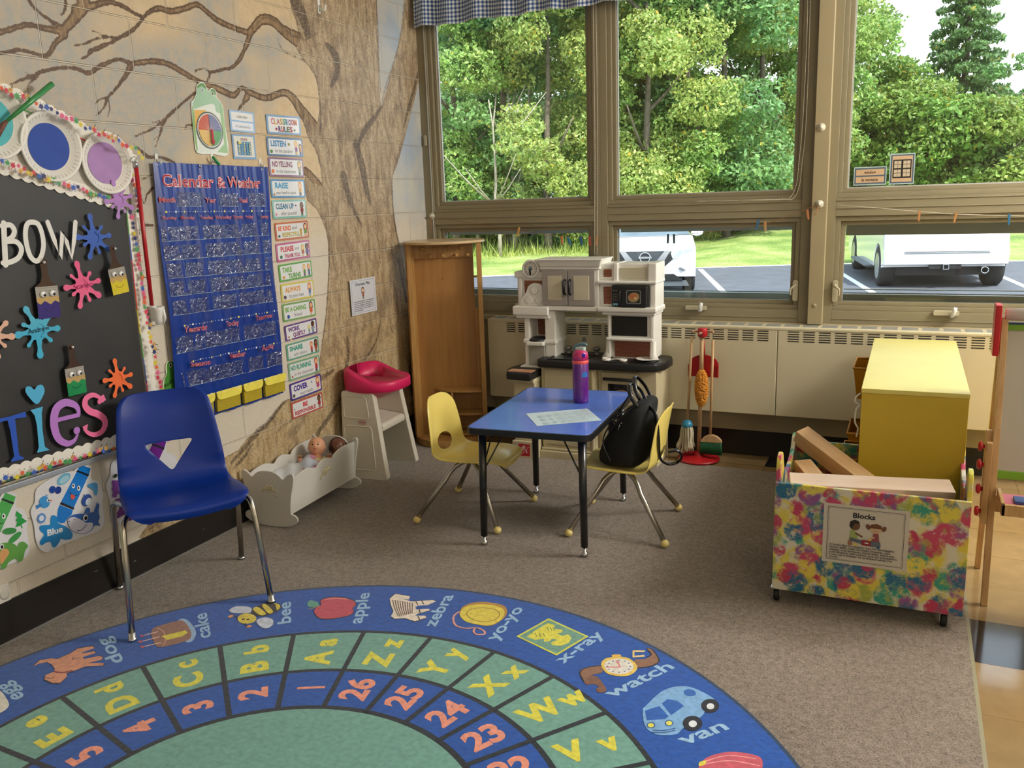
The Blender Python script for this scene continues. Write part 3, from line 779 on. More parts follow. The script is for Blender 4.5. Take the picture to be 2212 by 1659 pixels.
# ================================================================== OUTSIDE
G0 = -0.36
def lawn_z(x, y):
  e = 16.4 + 0.36 * x
  e = max(9.0, e)
  return G0 + 0.01 + max(0.0, y - e - 0.3) * (0.050 if x > -3 else 0.030) if y > e else G0
def foliage_mat(name, hue_a, hue_b):
  if name in MATS: return MATS[name]
  m = bpy.data.materials.new(name); m.use_nodes = True; nt = m.node_tree; L = nt.links; b = nt.nodes['Principled BSDF']
  at = N(nt, 'ShaderNodeVertexColor'); at.layer_name = 'ink'
  nz = N(nt, 'ShaderNodeTexNoise'); nz.inputs['Scale'].default_value = 0.7; co = objco(nt); L.new(co, nz.inputs['Vector'])
  r = N(nt, 'ShaderNodeValToRGB'); r.color_ramp.elements[0].position = 0.35; r.color_ramp.elements[1].position = 0.65
  r.color_ramp.elements[0].color = hue_a; r.color_ramp.elements[1].color = hue_b
  L.new(nz.outputs[0], r.inputs[0])
  mx = N(nt, 'ShaderNodeMix', data_type='RGBA', blend_type='MULTIPLY'); mx.inputs[0].default_value = 1.0
  L.new(at.outputs['Color'], mx.inputs[6]); L.new(r.outputs[0], mx.inputs[7])
  L.new(mx.outputs[2], b.inputs['Base Color']); b.inputs['Roughness'].default_value = 0.5
  tr = N(nt, 'ShaderNodeBsdfTranslucent'); L.new(mx.outputs[2], tr.inputs[0])
  ms = N(nt, 'ShaderNodeMixShader'); ms.inputs[0].default_value = 0.38
  L.new(b.outputs[0], ms.inputs[1]); L.new(tr.outputs[0], ms.inputs[2]); L.new(ms.outputs[0], nt.nodes['Material Output'].inputs[0])
  MATS[name] = m
  return m
mf_a = foliage_mat('leaves_green', (0.85, 1.0, 0.75, 1), (1.0, 0.98, 0.72, 1))
mf_b = foliage_mat('leaves_yellow_green', (0.95, 1.0, 0.85, 1), (1.1, 1.04, 0.75, 1))
mf_c = foliage_mat('leaves_dark', (0.75, 0.95, 0.9, 1), (0.9, 1.0, 0.8, 1))
m_bark = mat('tree_bark', '6B6154', 0.9, var=0.3, bump=0.8, bscale=20)
m_palebark = mat('pale_bark', 'A39A8A', 0.9, var=0.25, bump=0.6, bscale=20)
def leaves(name, rnd, blobs, n, size, material, col=(0.20, 0.33, 0.07), droop=0.0, cvar=0.35, needle=False):
  """one crown: leaf blades scattered through the outer shell of a handful of lumps"""
  rs = np.random.RandomState(rnd)
  tot = sum(b[3] ** 2 for b in blobs)
  V = [];
  pts = []; nr = []
  for (cx, cy, cz, r, *sq) in blobs:
    k = int(n * r * r / tot); sz = sq[0] if sq else 0.85
    d = rs.normal(size=(k, 3)); d /= np.linalg.norm(d, axis=1)[:, None]
    lump = 1 + 0.22 * np.sin(d[:, 0] * 5 + cx) * np.sin(d[:, 1] * 6 + cy * 2) + 0.18 * np.sin(d[:, 2] * 7 + cz)
    rad = r * lump * (1 - 0.42 * rs.rand(k) ** 2)
    p = d * rad[:, None]; p[:, 2] *= sz
    pts.append(p + np.array([cx, cy, cz])); nr.append(d)
  P = np.vstack(pts); D = np.vstack(nr); k = len(P)
  a = rs.normal(size=(k, 3)) * 0.7 + D * 0.5 + np.array([0, 0, 0.5]); a /= np.linalg.norm(a, axis=1)[:, None]   # leaf normal
  t = np.cross(a, rs.normal(size=(k, 3))); t /= np.linalg.norm(t, axis=1)[:, None]
  t[:, 2] -= droop; t /= np.linalg.norm(t, axis=1)[:, None]
  s = np.cross(a, t)
  ln = size * (0.6 + 0.8 * rs.rand(k))[:, None]; wd = ln * (0.5 if not needle else 0.16)
  q = np.stack([P - t * ln * 0.5, P + s * wd * 0.5 - t * ln * 0.05, P + t * ln * 0.5, P - s * wd * 0.5 - t * ln * 0.05], 1).reshape(-1, 3)
  me = bpy.data.meshes.new(name)
  me.vertices.add(4 * k); me.vertices.foreach_set('co', q.ravel().astype(np.float32))
  me.loops.add(4 * k); me.polygons.add(k)
  me.loops.foreach_set('vertex_index', np.arange(4 * k, dtype=np.int32))
  me.polygons.foreach_set('loop_start', np.arange(0, 4 * k, 4, dtype=np.int32))
  at = me.color_attributes.new('ink', 'FLOAT_COLOR', 'CORNER')
  base = np.array(col)[None, :] * (1 + cvar * (rs.rand(k, 1) * 2 - 1)) * (1 + 0.18 * (rs.rand(k, 3) - 0.5))
  yel = rs.rand(k) < 0.02
  base[yel] = np.array([0.55, 0.42, 0.07])
  c4 = np.hstack([base, np.ones((k, 1))])
  at.data.foreach_set('color', np.repeat(c4, 4, axis=0).ravel().astype(np.float32))
  me.materials.append(material); me.update()
  o = bpy.data.objects.new(name, me); COL.objects.link(o)
  return o
def trunk_bm(h, r, seed, lean=0.0, limbs=5):
  rd = random.Random(seed); bm = bm_new()
  P = [(0, 0, -0.3)]; x = y = 0
  for k in range(1, 7):
    x += rd.uniform(-0.12, 0.12) + lean * h / 6; y += rd.uniform(-0.1, 0.1); P.append((x, y, h * k / 6))
  tube(bm, P, [r * (1.1 - 0.13 * k) for k in range(7)], 8)
  for k in range(limbs):
    i = rd.randint(2, 5); b = Vector(P[i]); a = rd.uniform(0, 2 * PI); l = rd.uniform(0.8, 1.8)
    tube(bm, [b, b + Vector((math.cos(a) * l * .5, math.sin(a) * l * .5, l * .45)), b + Vector((math.cos(a) * l, math.sin(a) * l, l * 1.0))], [r * .5, r * .35, r * .15], 6)
  return bm
def blobset(seed, h, w):
  rd = random.Random(seed); out = []
  for k in range(30):
    z = h * rd.uniform(0.12, 1.0); f = 1 - 0.45 * abs(z / h - 0.5) * 2
    a = rd.uniform(0, 2 * PI); d = w * f * rd.uniform(0.35, 0.95)
    out.append((math.cos(a) * d, math.sin(a) * d, z, w * rd.uniform(0.22, 0.46), 0.75))
  return out
def make_tree(name, seed, h, w, n, size, fm, col, label, droop=0.0, tm=None):
  t = thing(name, label, 'tree', (0, 0, 0), group=None)
  c = leaves('crown', seed, blobset(seed, h, w), n, size, fm, col, droop); c.parent = t
  finish('trunk', trunk_bm(h * 0.8, 0.13, seed), tm or m_bark, t, smooth=True)
  return t
protoA = make_tree('broadleaf_tree', 11, 10.5, 2.5, 42000, 0.135, mf_a, (0.34, 0.47, 0.17), 'tall green tree behind the corner window')
protoB = make_tree('broadleaf_tree', 23, 10.0, 2.4, 42000, 0.125, mf_b, (0.40, 0.50, 0.18), 'yellow green tree', 0.5)
protoC = make_tree('broadleaf_tree', 37, 9.5, 2.6, 38000, 0.155, mf_c, (0.27, 0.41, 0.17), 'darker green tree')
used = set()
def put(proto, u, y, s, rz, label, group=None, sz=None):
  p = hy(u, 430, y); z = lawn_z(p.x, y)
  if proto.name in used: o = dup(proto)
  else: o = proto; used.add(proto.name)
  o.location = (p.x, y, z); o.rotation_euler = (0, 0, rz); o.scale = (s, s, sz or s); o['label'] = label
  if group: o['group'] = group
  return o
rows = [
 (protoA, 985, 19.5, 1.0, 0.3, 'dense green tree seen through the corner window, at its left side'),
 (protoC, 1085, 20.5, 1.0, 1.3, 'darker green tree in the middle of the corner window'),
 (protoB, 1185, 20.0, 0.95, 2.0, 'yellow green tree at the right side of the corner window'),
 (protoA, 1300, 22.5, 1.1, 4.0, 'dense green tree behind the bar between the first two windows'),
 (protoB, 1385, 21.5, 1.02, 0.9, 'yellow green tree at the left side of the middle window'),
 (protoA, 1480, 23.0, 1.08, 5.2, 'dense green tree in the centre of the middle window'),
 (protoC, 1570, 25.0, 1.15, 2.8, 'darker green tree in the middle window, right of its centre'),
 (protoB, 1655, 27.0, 1.1, 3.7, 'bright yellow green tree at the right side of the middle window'),
 (protoA, 1735, 31.0, 1.12, 1.9, 'green tree half hidden by the cream window post'),
]
for a in rows: put(*a)
grp = 'trees standing in the second row of the wood'
rd = random.Random(5)
for k, u in enumerate((930, 1040, 1150, 1260, 1370, 1480, 1590, 1690)):
  put((protoC, protoA, protoC, protoA, protoC, protoA, protoC, protoA)[k], u, 27.5 + rd.uniform(-1, 1.5) + (2.5 if u > 1500 else 0), 1.3, rd.uniform(0, 6), 'tree in the second row of the wood, behind the nearer trees', grp, sz=1.35)
# right window: pale airy tree, tall conifer, shrubs below
def small_tree(name, seed, u, y, h, w, n, size, fm, col, label, cat='tree', droop=0.0, zb=0.0, tm=None):
  t = thing(name, label, cat); p = hy(u, 430, y); t.location = (p.x, y, lawn_z(p.x, y) + zb)
  c = leaves('crown', seed, blobset(seed, h, w), n, size, fm, col, droop); c.parent = t
  finish('trunk', trunk_bm(h * 0.7, 0.10 * h / 8, seed), tm or m_bark, t, smooth=True)
  return t
small_tree('broadleaf_tree', 51, 1858, 34, 8.7, 1.35, 9000, 0.16, mf_a, (0.26, 0.38, 0.15), 'pale airy tree at the left side of the right window against the sky')
small_tree('broadleaf_tree', 57, 1905, 33, 5.6, 1.9, 15000, 0.18, mf_a, (0.25, 0.37, 0.11), 'bushy green tree just left of the tall conifer')
small_tree('broadleaf_tree', 52, 1955, 31, 4.6, 1.9, 15000, 0.19, mf_b, (0.25, 0.36, 0.10), 'low bushy tree behind the two picture cards')
small_tree('broadleaf_tree', 53, 2040, 30, 4.0, 2.1, 17000, 0.19, mf_a, (0.24, 0.37, 0.10), 'wide green bush in front of the tall conifer')
small_tree('broadleaf_tree', 54, 2125, 30, 3.9, 2.0, 15000, 0.19, mf_b, (0.26, 0.36, 0.10), 'green bush right of the tall conifer foot')
small_tree('broadleaf_tree', 55, 2195, 31, 6.1, 1.6, 12000, 0.17, mf_c, (0.20, 0.33, 0.12), 'dark green tree at the right edge of the picture')
small_tree('broadleaf_tree', 56, 1780, 36, 7.0, 1.8, 12000, 0.18, mf_c, (0.22, 0.34, 0.12), 'green tree just behind the cream post')
t = thing('conifer', 'tall dark conifer with drooping branches against the white sky', 'tree')
p = hy(2062, 430, 35); t.location = (p.x, 35, lawn_z(p.x, 35))
rs = random.Random(8); bl = []
H = 10.9
for k in range(90):
  z = H * (0.18 + 0.82 * (k / 90.0)); w = 2.5 * (1 - z / H) ** 0.8 + 0.08; a = k * 2.4
  for j in (0.45, 0.85):
    bl.append((math.cos(a) * w * j, math.sin(a) * w * j, z - 0.25 * j, 0.20 + 0.34 * (1 - z / H), 0.5))
c = leaves('crown', 77, bl, 26000, 0.2, mf_c, (0.17, 0.26, 0.10), 0.8, needle=False); c.parent = t
bm = bm_new(); tube(bm, [(0, 0, -0.2), (0.05, 0, H * 0.5), (0, 0, H * 0.98)], [0.18, 0.12, 0.02], 8); finish('trunk', bm, m_bark, t, smooth=True)
# undergrowth and bare stems at the foot of the wood
def shrub(seed, u, y, h, w, n, size, fm, col, label):
  p = hy(u, 430, y); rd = random.Random(seed)
  bl = [(rd.uniform(-w, w), rd.uniform(-0.4, 0.4), h * rd.uniform(0.2, 0.9), w * rd.uniform(0.3, 0.5), 0.8) for _ in range(8)]
  o = leaves('shrub', seed, bl, n, size, fm, col); o.location = (p.x, y, lawn_z(p.x, y))
  tag(o, label, 'shrub')
for k, (u, y, h, w, n, lab) in enumerate((
  (1010, 22.0, 1.4, 1.5, 5000, 'low shrub beyond the lawn, seen just right of the wooden locker top'), (1120, 23.5, 1.1, 1.4, 4500, 'low shrub in the corner window above the play clock'),
  (1225, 21.0, 0.8, 1.0, 3500, 'bright weeds at the right end of the low corner window'), (1540, 27.5, 1.1, 1.4, 4500, 'low shrub behind the white car mirror'),
  (1640, 30.0, 1.3, 1.6, 4500, 'shrub at the far edge of the lawn in the middle window'), (1720, 32.0, 1.5, 1.6, 4500, 'shrub at the far right of the lawn in the middle window'), (1880, 31, 1.3, 1.8, 5500, 'shrub beyond the lawn left of the white van'), (2180, 29, 1.3, 1.5, 5000, 'shrub beyond the lawn at the right edge'))):
  shrub(200 + k, u, y, h, w, n, 0.15, mf_b if k % 2 else mf_a, (0.22, 0.33, 0.09), lab)
for k, (u, y, h, r, ln) in enumerate(((1076, 18.5, 4.5, 0.06, 0.004), (1108, 20.0, 5, 0.075, 0.02), (1145, 21.0, 5, 0.05, -0.01), (1178, 22.0, 5, 0.05, 0.03), (1035, 20, 4.5, 0.05, -0.03), (1560, 26.5, 5, 0.06, 0.01), (1590, 27.5, 5, 0.05, 0.02), (1520, 25.5, 5, 0.06, -0.02))):
  p = hy(u, 430, y)
  o = finish('bare_stem', trunk_bm(h, r, 300 + k, ln, 7), m_palebark, smooth=True); o.location = (p.x, y, lawn_z(p.x, y))
  tag(o, ['thin pale tree stem nearest the locker side of the corner window', 'leaning grey stem to the right of the pale stem', 'thin stem in the shade above the toy clock', 'thin forked stem near the right end of the corner window',
      'bare stem directly beside the wooden locker top', 'bare stem in the shade right of the car mirror', 'second bare stem right of the car mirror', 'bare stem just behind the car mirror'][k], 'tree stem')
# dark leaf litter slope of the wood and the lawn, asphalt
_e = [tuple(hz(u, v, G0)[:2]) for u, v in ((1062, 597), (1200, 591), (1510, 579), (1700, 573), (1830, 570), (2160, 565), (2212, 564))]
edge = [(-30, 8), (-14, _e[0][1] - 2.0)] + _e + [(9, _e[-1][1] + 1.0), (20, _e[-1][1] + 4)]
bm = bm_new(); prism(bm, [(-30, 0.2)] + edge[0:] + [(20, 0.2)], G0 - 0.1, G0, 'z')
o = finish('asphalt', bm, mat('asphalt', '5C5F67', 0.85, var=0.14, scale=3, bump=0.5, bscale=90)); tag(o, 'grey asphalt parking lot outside', 'ground', kind='structure')
bm = bm_new()
NX, NY = 50, 30
gridv = []
for j in range(NY + 1):
  row = []
  for i in range(NX + 1):
    x = -30 + 50 * i / NX
    k = max(q for q in range(len(edge)) if edge[q][0] <= x + 1e-6); k = min(k, len(edge) - 2)
    e = edge[k][1] + (edge[k + 1][1] - edge[k][1]) * (x - edge[k][0]) / (edge[k + 1][0] - edge[k][0])
    y = e + (60 - e) * (j / NY) ** 1.6
    row.append(bm.verts.new((x, y, max(lawn_z(x, y), G0 + 0.012) if j else G0 + 0.015)))
  gridv.append(row)
for j in range(NY):
  for i in range(NX): bm.faces.new((gridv[j][i], gridv[j][i + 1], gridv[j + 1][i + 1], gridv[j + 1][i]))
def lawnmat():
  m, nt, b = newmat('mown_lawn'); L = nt.links; co = objco(nt)
  n1 = N(nt, 'ShaderNodeTexNoise'); n1.inputs['Scale'].default_value = 22; n1.inputs['Detail'].default_value = 6; L.new(co, n1.inputs['Vector'])
  n2 = N(nt, 'ShaderNodeTexNoise'); n2.inputs['Scale'].default_value = 0.8; n2.inputs['Detail'].default_value = 4; L.new(co, n2.inputs['Vector'])
  a = N(nt, 'ShaderNodeMath', operation='MULTIPLY_ADD'); a.inputs[1].default_value = 0.5; L.new(n1.outputs[0], a.inputs[0])
  c = N(nt, 'ShaderNodeMath', operation='MULTIPLY'); c.inputs[1].default_value = 0.5; L.new(n2.outputs[0], c.inputs[0]); L.new(c.outputs[0], a.inputs[2])
  r = N(nt, 'ShaderNodeValToRGB'); e = r.color_ramp.elements; e.new(0.5)
  e[0].position = 0.38; e[0].color = hexc('5E7C35'); e[1].position = 0.5; e[1].color = hexc('8AA04C'); e[2].position = 0.62; e[2].color = hexc('B5B978')
  L.new(a.outputs[0], r.inputs[0]); L.new(r.outputs[0], b.inputs['Base Color']); b.inputs['Roughness'].default_value = 0.9
  bp = N(nt, 'ShaderNodeBump'); bp.inputs['Strength'].default_value = 0.9; bp.inputs['Distance'].default_value = 0.05; L.new(n1.outputs[0], bp.inputs['Height']); L.new(bp.outputs[0], b.inputs['Normal'])
  return m
o = finish('lawn', bm, lawnmat(), smooth=True); tag(o, 'sunlit mown lawn rising behind the parking lot', 'ground', kind='structure')
bm = bm_new(); pts = [(u, y) for u, y in ((880, 19.2), (1030, 20.0), (1150, 21.0), (1290, 22.3), (1420, 25.5), (1560, 29.0), (1700, 33.5), (1800, 36))]
fr_ = [(hy(u, 430, y).x, y) for u, y in pts]
A = [bm.verts.new((x, y, lawn_z(x, y) + 0.03)) for x, y in fr_]; B = [bm.verts.new((x - 3, y + 18, lawn_z(x - 3, y + 18) + 0.1)) for x, y in fr_]
for q in range(len(A) - 1): bm.faces.new((A[q], A[q + 1], B[q + 1], B[q]))
o = finish('forest_floor', bm, mat('leaf_litter', '3A3226', .95, var=.4, scale=4, bump=1, bscale=14)); tag(o, 'dark leaf litter under the trees', 'ground', kind='structure')
# tall grass at the edge of the wood: stuff
rs = np.random.RandomState(4); V = []; F = []; Cc = []
n = 6000
us = rs.uniform(930, 1770, n)
for u in us:
  y = (18.8 + (u - 930) / 340 * 2.2 if u < 1290 else 21 + (u - 1290) / 100 * 2.1) + rs.normal() * 0.7
  q = hy(u, 430, y); z = lawn_z(q.x, y); h = rs.uniform(0.08, 0.30) * (2.2 if rs.rand() < 0.15 else 1); a = rs.uniform(0, PI); w = 0.02
  dx, dy = math.cos(a) * w, math.sin(a) * w; lx, ly = rs.normal(0, 0.12, 2)
  b = len(V); V += [(q.x - dx, y - dy, z - 0.03), (q.x + dx, y + dy, z - 0.03), (q.x + lx, y + ly, z + h)]; F.append((b, b + 1, b + 2))
  g = rs.uniform(0.7, 1.3); Cc.append((0.42 * g, 0.50 * g, 0.16 * g, 1))
ik = Ink(); ik.vs = V; ik.fs = F; ik.cs = Cc
o = ink_obj('tall_grass', ik, mf_b); tag(o, 'tall sunlit grass along the edge of the wood', 'grass', kind='stuff')
# painted parking lines
m_line = mat('road_paint', 'F2F2EE', 0.7, bump=0.3)
for k, (a, b) in enumerate([(tuple(hz(*a, G0)[:2]), tuple(hz(*b, G0)[:2])) for a, b in (((1572, 640), (1513, 582)), ((1885, 632), (1800, 580)), ((2262, 640), (2130, 583)), ((1000, 640), (900, 604)))]):
  a = Vector(a); b = Vector(b); d = (b - a).normalized(); n_ = Vector((-d.y, d.x)) * 0.06
  bm = bm_new(); prism(bm, [tuple(a - n_), tuple(a + n_), tuple(b + n_), tuple(b - n_)], G0 + 0.001, G0 + 0.005, 'z')
  o = finish('parking_line', bm, m_line); tag(o, ['white parking line just right of the nose of the car', 'white parking line left of the van', 'white parking line right of the van', 'white parking line far left'][k], 'road marking', kind='structure')
# ---- the two white cars
m_carw = mat('white_car_paint', 'F0F0F0', 0.18, var=0.01, coat=0.8)
m_tyre = mat('tyre', '26282A', 0.8); m_rim = mat('alloy', 'B0B4B8', 0.3, 0.8); m_cglass = mat('car_window', '5A6870', 0.08, var=0.3, scale=2, coat=0.5)
m_blk = mat('car_black_trim', '1C1E20', 0.5); m_chrome = mat('chrome', 'D8DADC', 0.12, 1.0, var=0.02); m_lamp = mat('headlamp', 'C6D2DC', 0.1, 0.3, var=0.25, scale=30, coat=1)
m_dgrey = mat('car_lower_cladding', '5C6468', 0.6)
def wheel(par, x, y, r, w):
  sgn = 1 if x > 0 else -1
  mt = Matrix.Translation((x, y, r)) @ Matrix.Rotation(PI / 2 * sgn, 4, 'Y')
  b = bm_new(); lathe(b, [(r * 0.62, -w / 2), (r * 0.9, -w / 2), (r, -w / 2 + 0.03), (r, w / 2 - 0.03), (r * 0.9, w / 2), (r * 0.64, w / 2)], 28, mtx=mt)
  t = finish('wheel', b, m_tyre, par, smooth=True)
  b = bm_new(); lathe(b, [(0.06, w / 2 - 0.01), (r * 0.2, w / 2 + 0.005), (r * 0.2, w / 2 - 0.03), (r * 0.66, w / 2 - 0.05), (r * 0.66, w / 2 + 0.002), (r * 0.6, w / 2 + 0.004)], 20, mtx=mt)
  for k in range(5):
    a = 2 * PI * k / 5
    prism(b, [(-0.02, r * 0.15), (0.02, r * 0.15), (0.03, r * 0.62), (-0.03, r * 0.62)], w / 2 - 0.02, w / 2 + 0.005, 'z', mtx=mt @ Matrix.Rotation(a, 4, 'Z'))
  finish('rim', b, m_rim, t)
def carshell(par, W, prof, arches, green, mt=m_carw):
  """lower body: side outline with the wheel arches cut out of it, tucked in towards the top"""
  b = bm_new(); n = len(prof)
  secs = [(-W / 2, 0.92), (-W / 2 + 0.02, 0.97), (-W / 2 + 0.12, 1.0), (W / 2 - 0.12, 1.0), (W / 2 - 0.02, 0.97), (W / 2, 0.92)]
  ymid = sum(p[0] for p in prof) / n
  rings = []
  for x, s in secs:
    rings.append([b.verts.new((x, ymid + (p[0] - ymid) * (1 - (1 - s) * 0.5), p[1] * (1 - (1 - s) * 0.35))) for p in prof])
  for i in range(len(rings) - 1):
    for k in range(n): b.faces.new((rings[i][k], rings[i][(k + 1) % n], rings[i + 1][(k + 1) % n], rings[i + 1][k]))
  b.faces.new(rings[0][::-1]); b.faces.new(rings[-1])
  finish('body', b, mt, par, bevel=0.015, seg=2, angle=25)
  b = bm_new()
  g = green; wt = W / 2 - 0.18; wb = W / 2 - 0.06
  zt = max(p[1] for p in g); zb = min(p[1] for p in g)
  A = [b.verts.new((-(wb + (wt - wb) * (p[1] - zb) / (zt - zb)), p[0], p[1])) for p in g]; B = [b.verts.new(((wb + (wt - wb) * (p[1] - zb) / (zt - zb)), p[0], p[1])) for p in g]
  for k in range(len(g)): b.faces.new((A[k], A[(k + 1) % len(g)], B[(k + 1) % len(g)], B[k]))
  b.faces.new(A[::-1]); b.faces.new(B)
  finish('windows', b, m_cglass, par, bevel=0.03)
def arch(cy, r, z0=0.3, n=8):
  return [(cy + r * math.cos(PI * k / n), 0.36 + r * math.sin(PI * k / n)) for k in range(n + 1)]
def mirror_pts(pts): return pts
# car 1: nose towards the room (local -y is the nose)
c1 = thing('car', 'white car parked nose towards the middle window', 'car', (hz(1402, 628, G0).x + 0.12, hz(1495, 626, G0).y - 0.95, G0), 0.27)
c1.scale = (1, 1, 0.92)
W1 = 1.84
bot = arch(0.62, 0.40)
prof = [(0.0, 0.36), (-0.24, 0.38), (-0.30, 0.60), (-0.28, 0.84), (-0.16, 1.00), (0.95, 1.12), (1.1, 1.14), (4.2, 1.14), (4.3, 0.5), (3.9, 0.3)] + [(3.40 + 0.40 * math.cos(a), 0.36 + 0.40 * math.sin(a)) for a in [k * PI / 8 for k in range(9)]] + [(3.0, 0.28), (1.04, 0.28)] + [(0.62 + 0.40 * math.cos(a), 0.36 + 0.40 * math.sin(a)) for a in [k * PI / 8 for k in range(9)]]
carshell(c1, W1, prof, None, [(1.0, 1.10), (1.75, 1.66), (3.6, 1.68), (4.15, 1.12)])
b = bm_new(); prism(b, [(1.7, 1.64), (1.85, 1.72), (3.5, 1.72), (3.75, 1.64)], -0.72, 0.72, 'x'); finish('roof', b, m_carw, c1, bevel=0.02)
for x in (-0.82, 0.82):
  for y in (0.62, 3.40): wheel(c1, x, y, 0.36, 0.22)
def face(par, name, pts, y0, y1, m, mirror=True, bev=0.0):
  def f(x): return y0 + 0.22 * max(0, abs(x) - 0.55) ** 1.2
  for s in ((1, -1) if mirror else (1,)):
    b = bm_new()
    P = [(p[0] * s, p[1]) for p in pts]
    n = len(P)
    A = [b.verts.new((p[0], f(p[0]) - y1, p[1])) for p in P]; B = [b.verts.new((p[0], f(p[0]) + 0.12, p[1])) for p in P]
    for k in range(n): b.faces.new((A[k], A[(k + 1) % n], B[(k + 1) % n], B[k]))
    b.faces.new(A); b.faces.new(B[::-1])
    finish(name, b, m, par)
fy = -0.295
face(c1, 'grille', [(-0.42, 0.90), (0.42, 0.90), (0.33, 0.70), (0.16, 0.62), (-0.16, 0.62), (-0.33, 0.70)], fy, 0.008, mat('grille_mesh_dark', '3A4046', 0.5, bump=1, bscale=80), False)
face(c1, 'chrome_wing', [(0.46, 0.91), (0.36, 0.91), (0.14, 0.62), (0.0, 0.60), (0.0, 0.53), (0.20, 0.55), (0.30, 0.62)], fy, 0.022, m_chrome)
face(c1, 'headlamp', [(0.46, 0.86), (0.62, 0.90), (0.86, 0.96), (0.88, 0.90), (0.72, 0.80), (0.50, 0.74)], fy, 0.014, m_lamp)
face(c1, 'grille_surround', [(0.47, 0.90), (0.50, 0.74), (0.30, 0.54), (0.22, 0.50), (0.0, 0.50), (0.0, 0.53), (0.20, 0.55)], fy, 0.012, m_blk)
face(c1, 'lower_grille', [(-0.52, 0.44), (0.52, 0.44), (0.68, 0.31), (-0.68, 0.31)], fy, 0.012, m_blk, False)
face(c1, 'fog_lamp_recess', [(0.60, 0.56), (0.84, 0.64), (0.84, 0.52), (0.66, 0.50)], fy, 0.012, m_dgrey)
face(c1, 'lower_lip', [(-0.75, 0.30), (0.75, 0.30), (0.80, 0.20), (-0.80, 0.20)], fy, 0.005, m_dgrey, False)
b = bm_new(); mt = Matrix.Translation((0, fy - 0.03, 0.78)) @ Matrix.Rotation(PI / 2, 4, 'X')
tube(b, [mt @ Vector((0.095 * math.cos(a), 0.095 * math.sin(a), 0)) for a in [2 * PI * k / 24 for k in range(24)]], 0.012, 8, closed=True)
box(b, -0.12, 0.12, fy - 0.045, fy - 0.02, 0.762, 0.798)
finish('round_badge', b, m_chrome, c1)
face(c1, 'windscreen_wiper_cowl', [(-0.7, 1.10), (0.7, 1.10), (0.7, 1.07), (-0.7, 1.07)], 0.85, 0.0, m_blk, False)
for s in (1, -1):
  b = bm_new(); ball(b, (s * 1.0, 1.15, 1.18), 0.1, sc=(1.2, 0.7, 0.75)); finish('side_mirror', b, m_carw, c1)
b = bm_new(); prism(b, [(0.0, 1.30), (0.3, 1.30), (0.22, 1.6), (0.02, 1.6)], 2.0, 2.15, 'y'); finish('red_seat', b, mat('red_seat_cover', 'C85A60', 0.8), c1)
# car 2: tail towards the room
c2 = thing('van', 'white van parked with its tail towards the right window', 'car', ((hz(1908, 608, G0).x + hz(2125, 610, G0).x) / 2 + 0.05, 13.0, G0), 0.17)
c2.scale = (1.06, 1.06, 1.0)
W2 = 1.96
prof2 = [(-0.42, 0.42), (-0.62, 0.44), (-0.66, 0.62), (-0.60, 0.80), (-0.55, 1.15), (4.5, 1.15), (4.7, 0.9), (4.6, 0.36), (4.0, 0.33)] + [(3.5 + 0.42 * math.cos(a), 0.38 + 0.42 * math.sin(a)) for a in [k * PI / 8 for k in range(9)]] + [(3.0, 0.34), (0.5, 0.34)] + [(0.0 + 0.44 * math.cos(a), 0.38 + 0.44 * math.sin(a)) for a in [k * PI / 8 for k in range(9)]]
carshell(c2, W2, prof2, None, [(-0.52, 1.12), (-0.25, 1.72), (3.0, 1.74), (3.8, 1.14)])
b = bm_new(); prism(b, [(-0.3, 1.70), (-0.15, 1.80), (2.8, 1.80), (3.1, 1.70)], -0.8, 0.8, 'x'); finish('roof', b, m_carw, c2, bevel=0.03)
for x in (-0.86, 0.86):
  for y in (0.0, 3.5): wheel(c2, x, y, 0.38, 0.26)
b = bm_new(); box(b, -0.78, 0.78, -0.30, 4.2, 0.22, 0.42); finish('underbody', b, m_blk, c2)
b = bm_new(); box(b, -0.66, 0.66, -0.668, -0.64, 0.640, 0.648); box(b, -0.66, 0.66, -0.668, -0.64, 0.672, 0.676); finish('bumper_crease', b, m_dgrey, c2)
for s in (-1, 1):
  b = bm_new(); box(b, s * 1.02 - 0.09, s * 1.02 + 0.09, 0.75, 2.9, 0.30, 0.34); finish('running_board', b, mat('running_board', '6A7078', 0.5), c2, bevel=0.01)
b = bm_new(); tube(b, [(0.62, -0.58, 0.33), (0.62, -0.2, 0.33)], 0.055, 14, cap=False); tube(b, [(0.62 + 0.055 * math.cos(a), -0.58, 0.33 + 0.055 * math.sin(a)) for a in [2 * PI * k / 16 for k in range(16)]], 0.009, 6, closed=True)
finish('tailpipe', b, m_chrome, c2)
b = bm_new(); ring(b, -0.035, 0.035, 0.365, 0.435, 0.012, -0.68, -0.45); finish('tow_hitch', b, m_chrome, c2)
b = bm_new(); box(b, -0.25, 0.25, -0.60, -0.55, 0.36, 0.45); finish('hitch_recess', b, m_blk, c2)
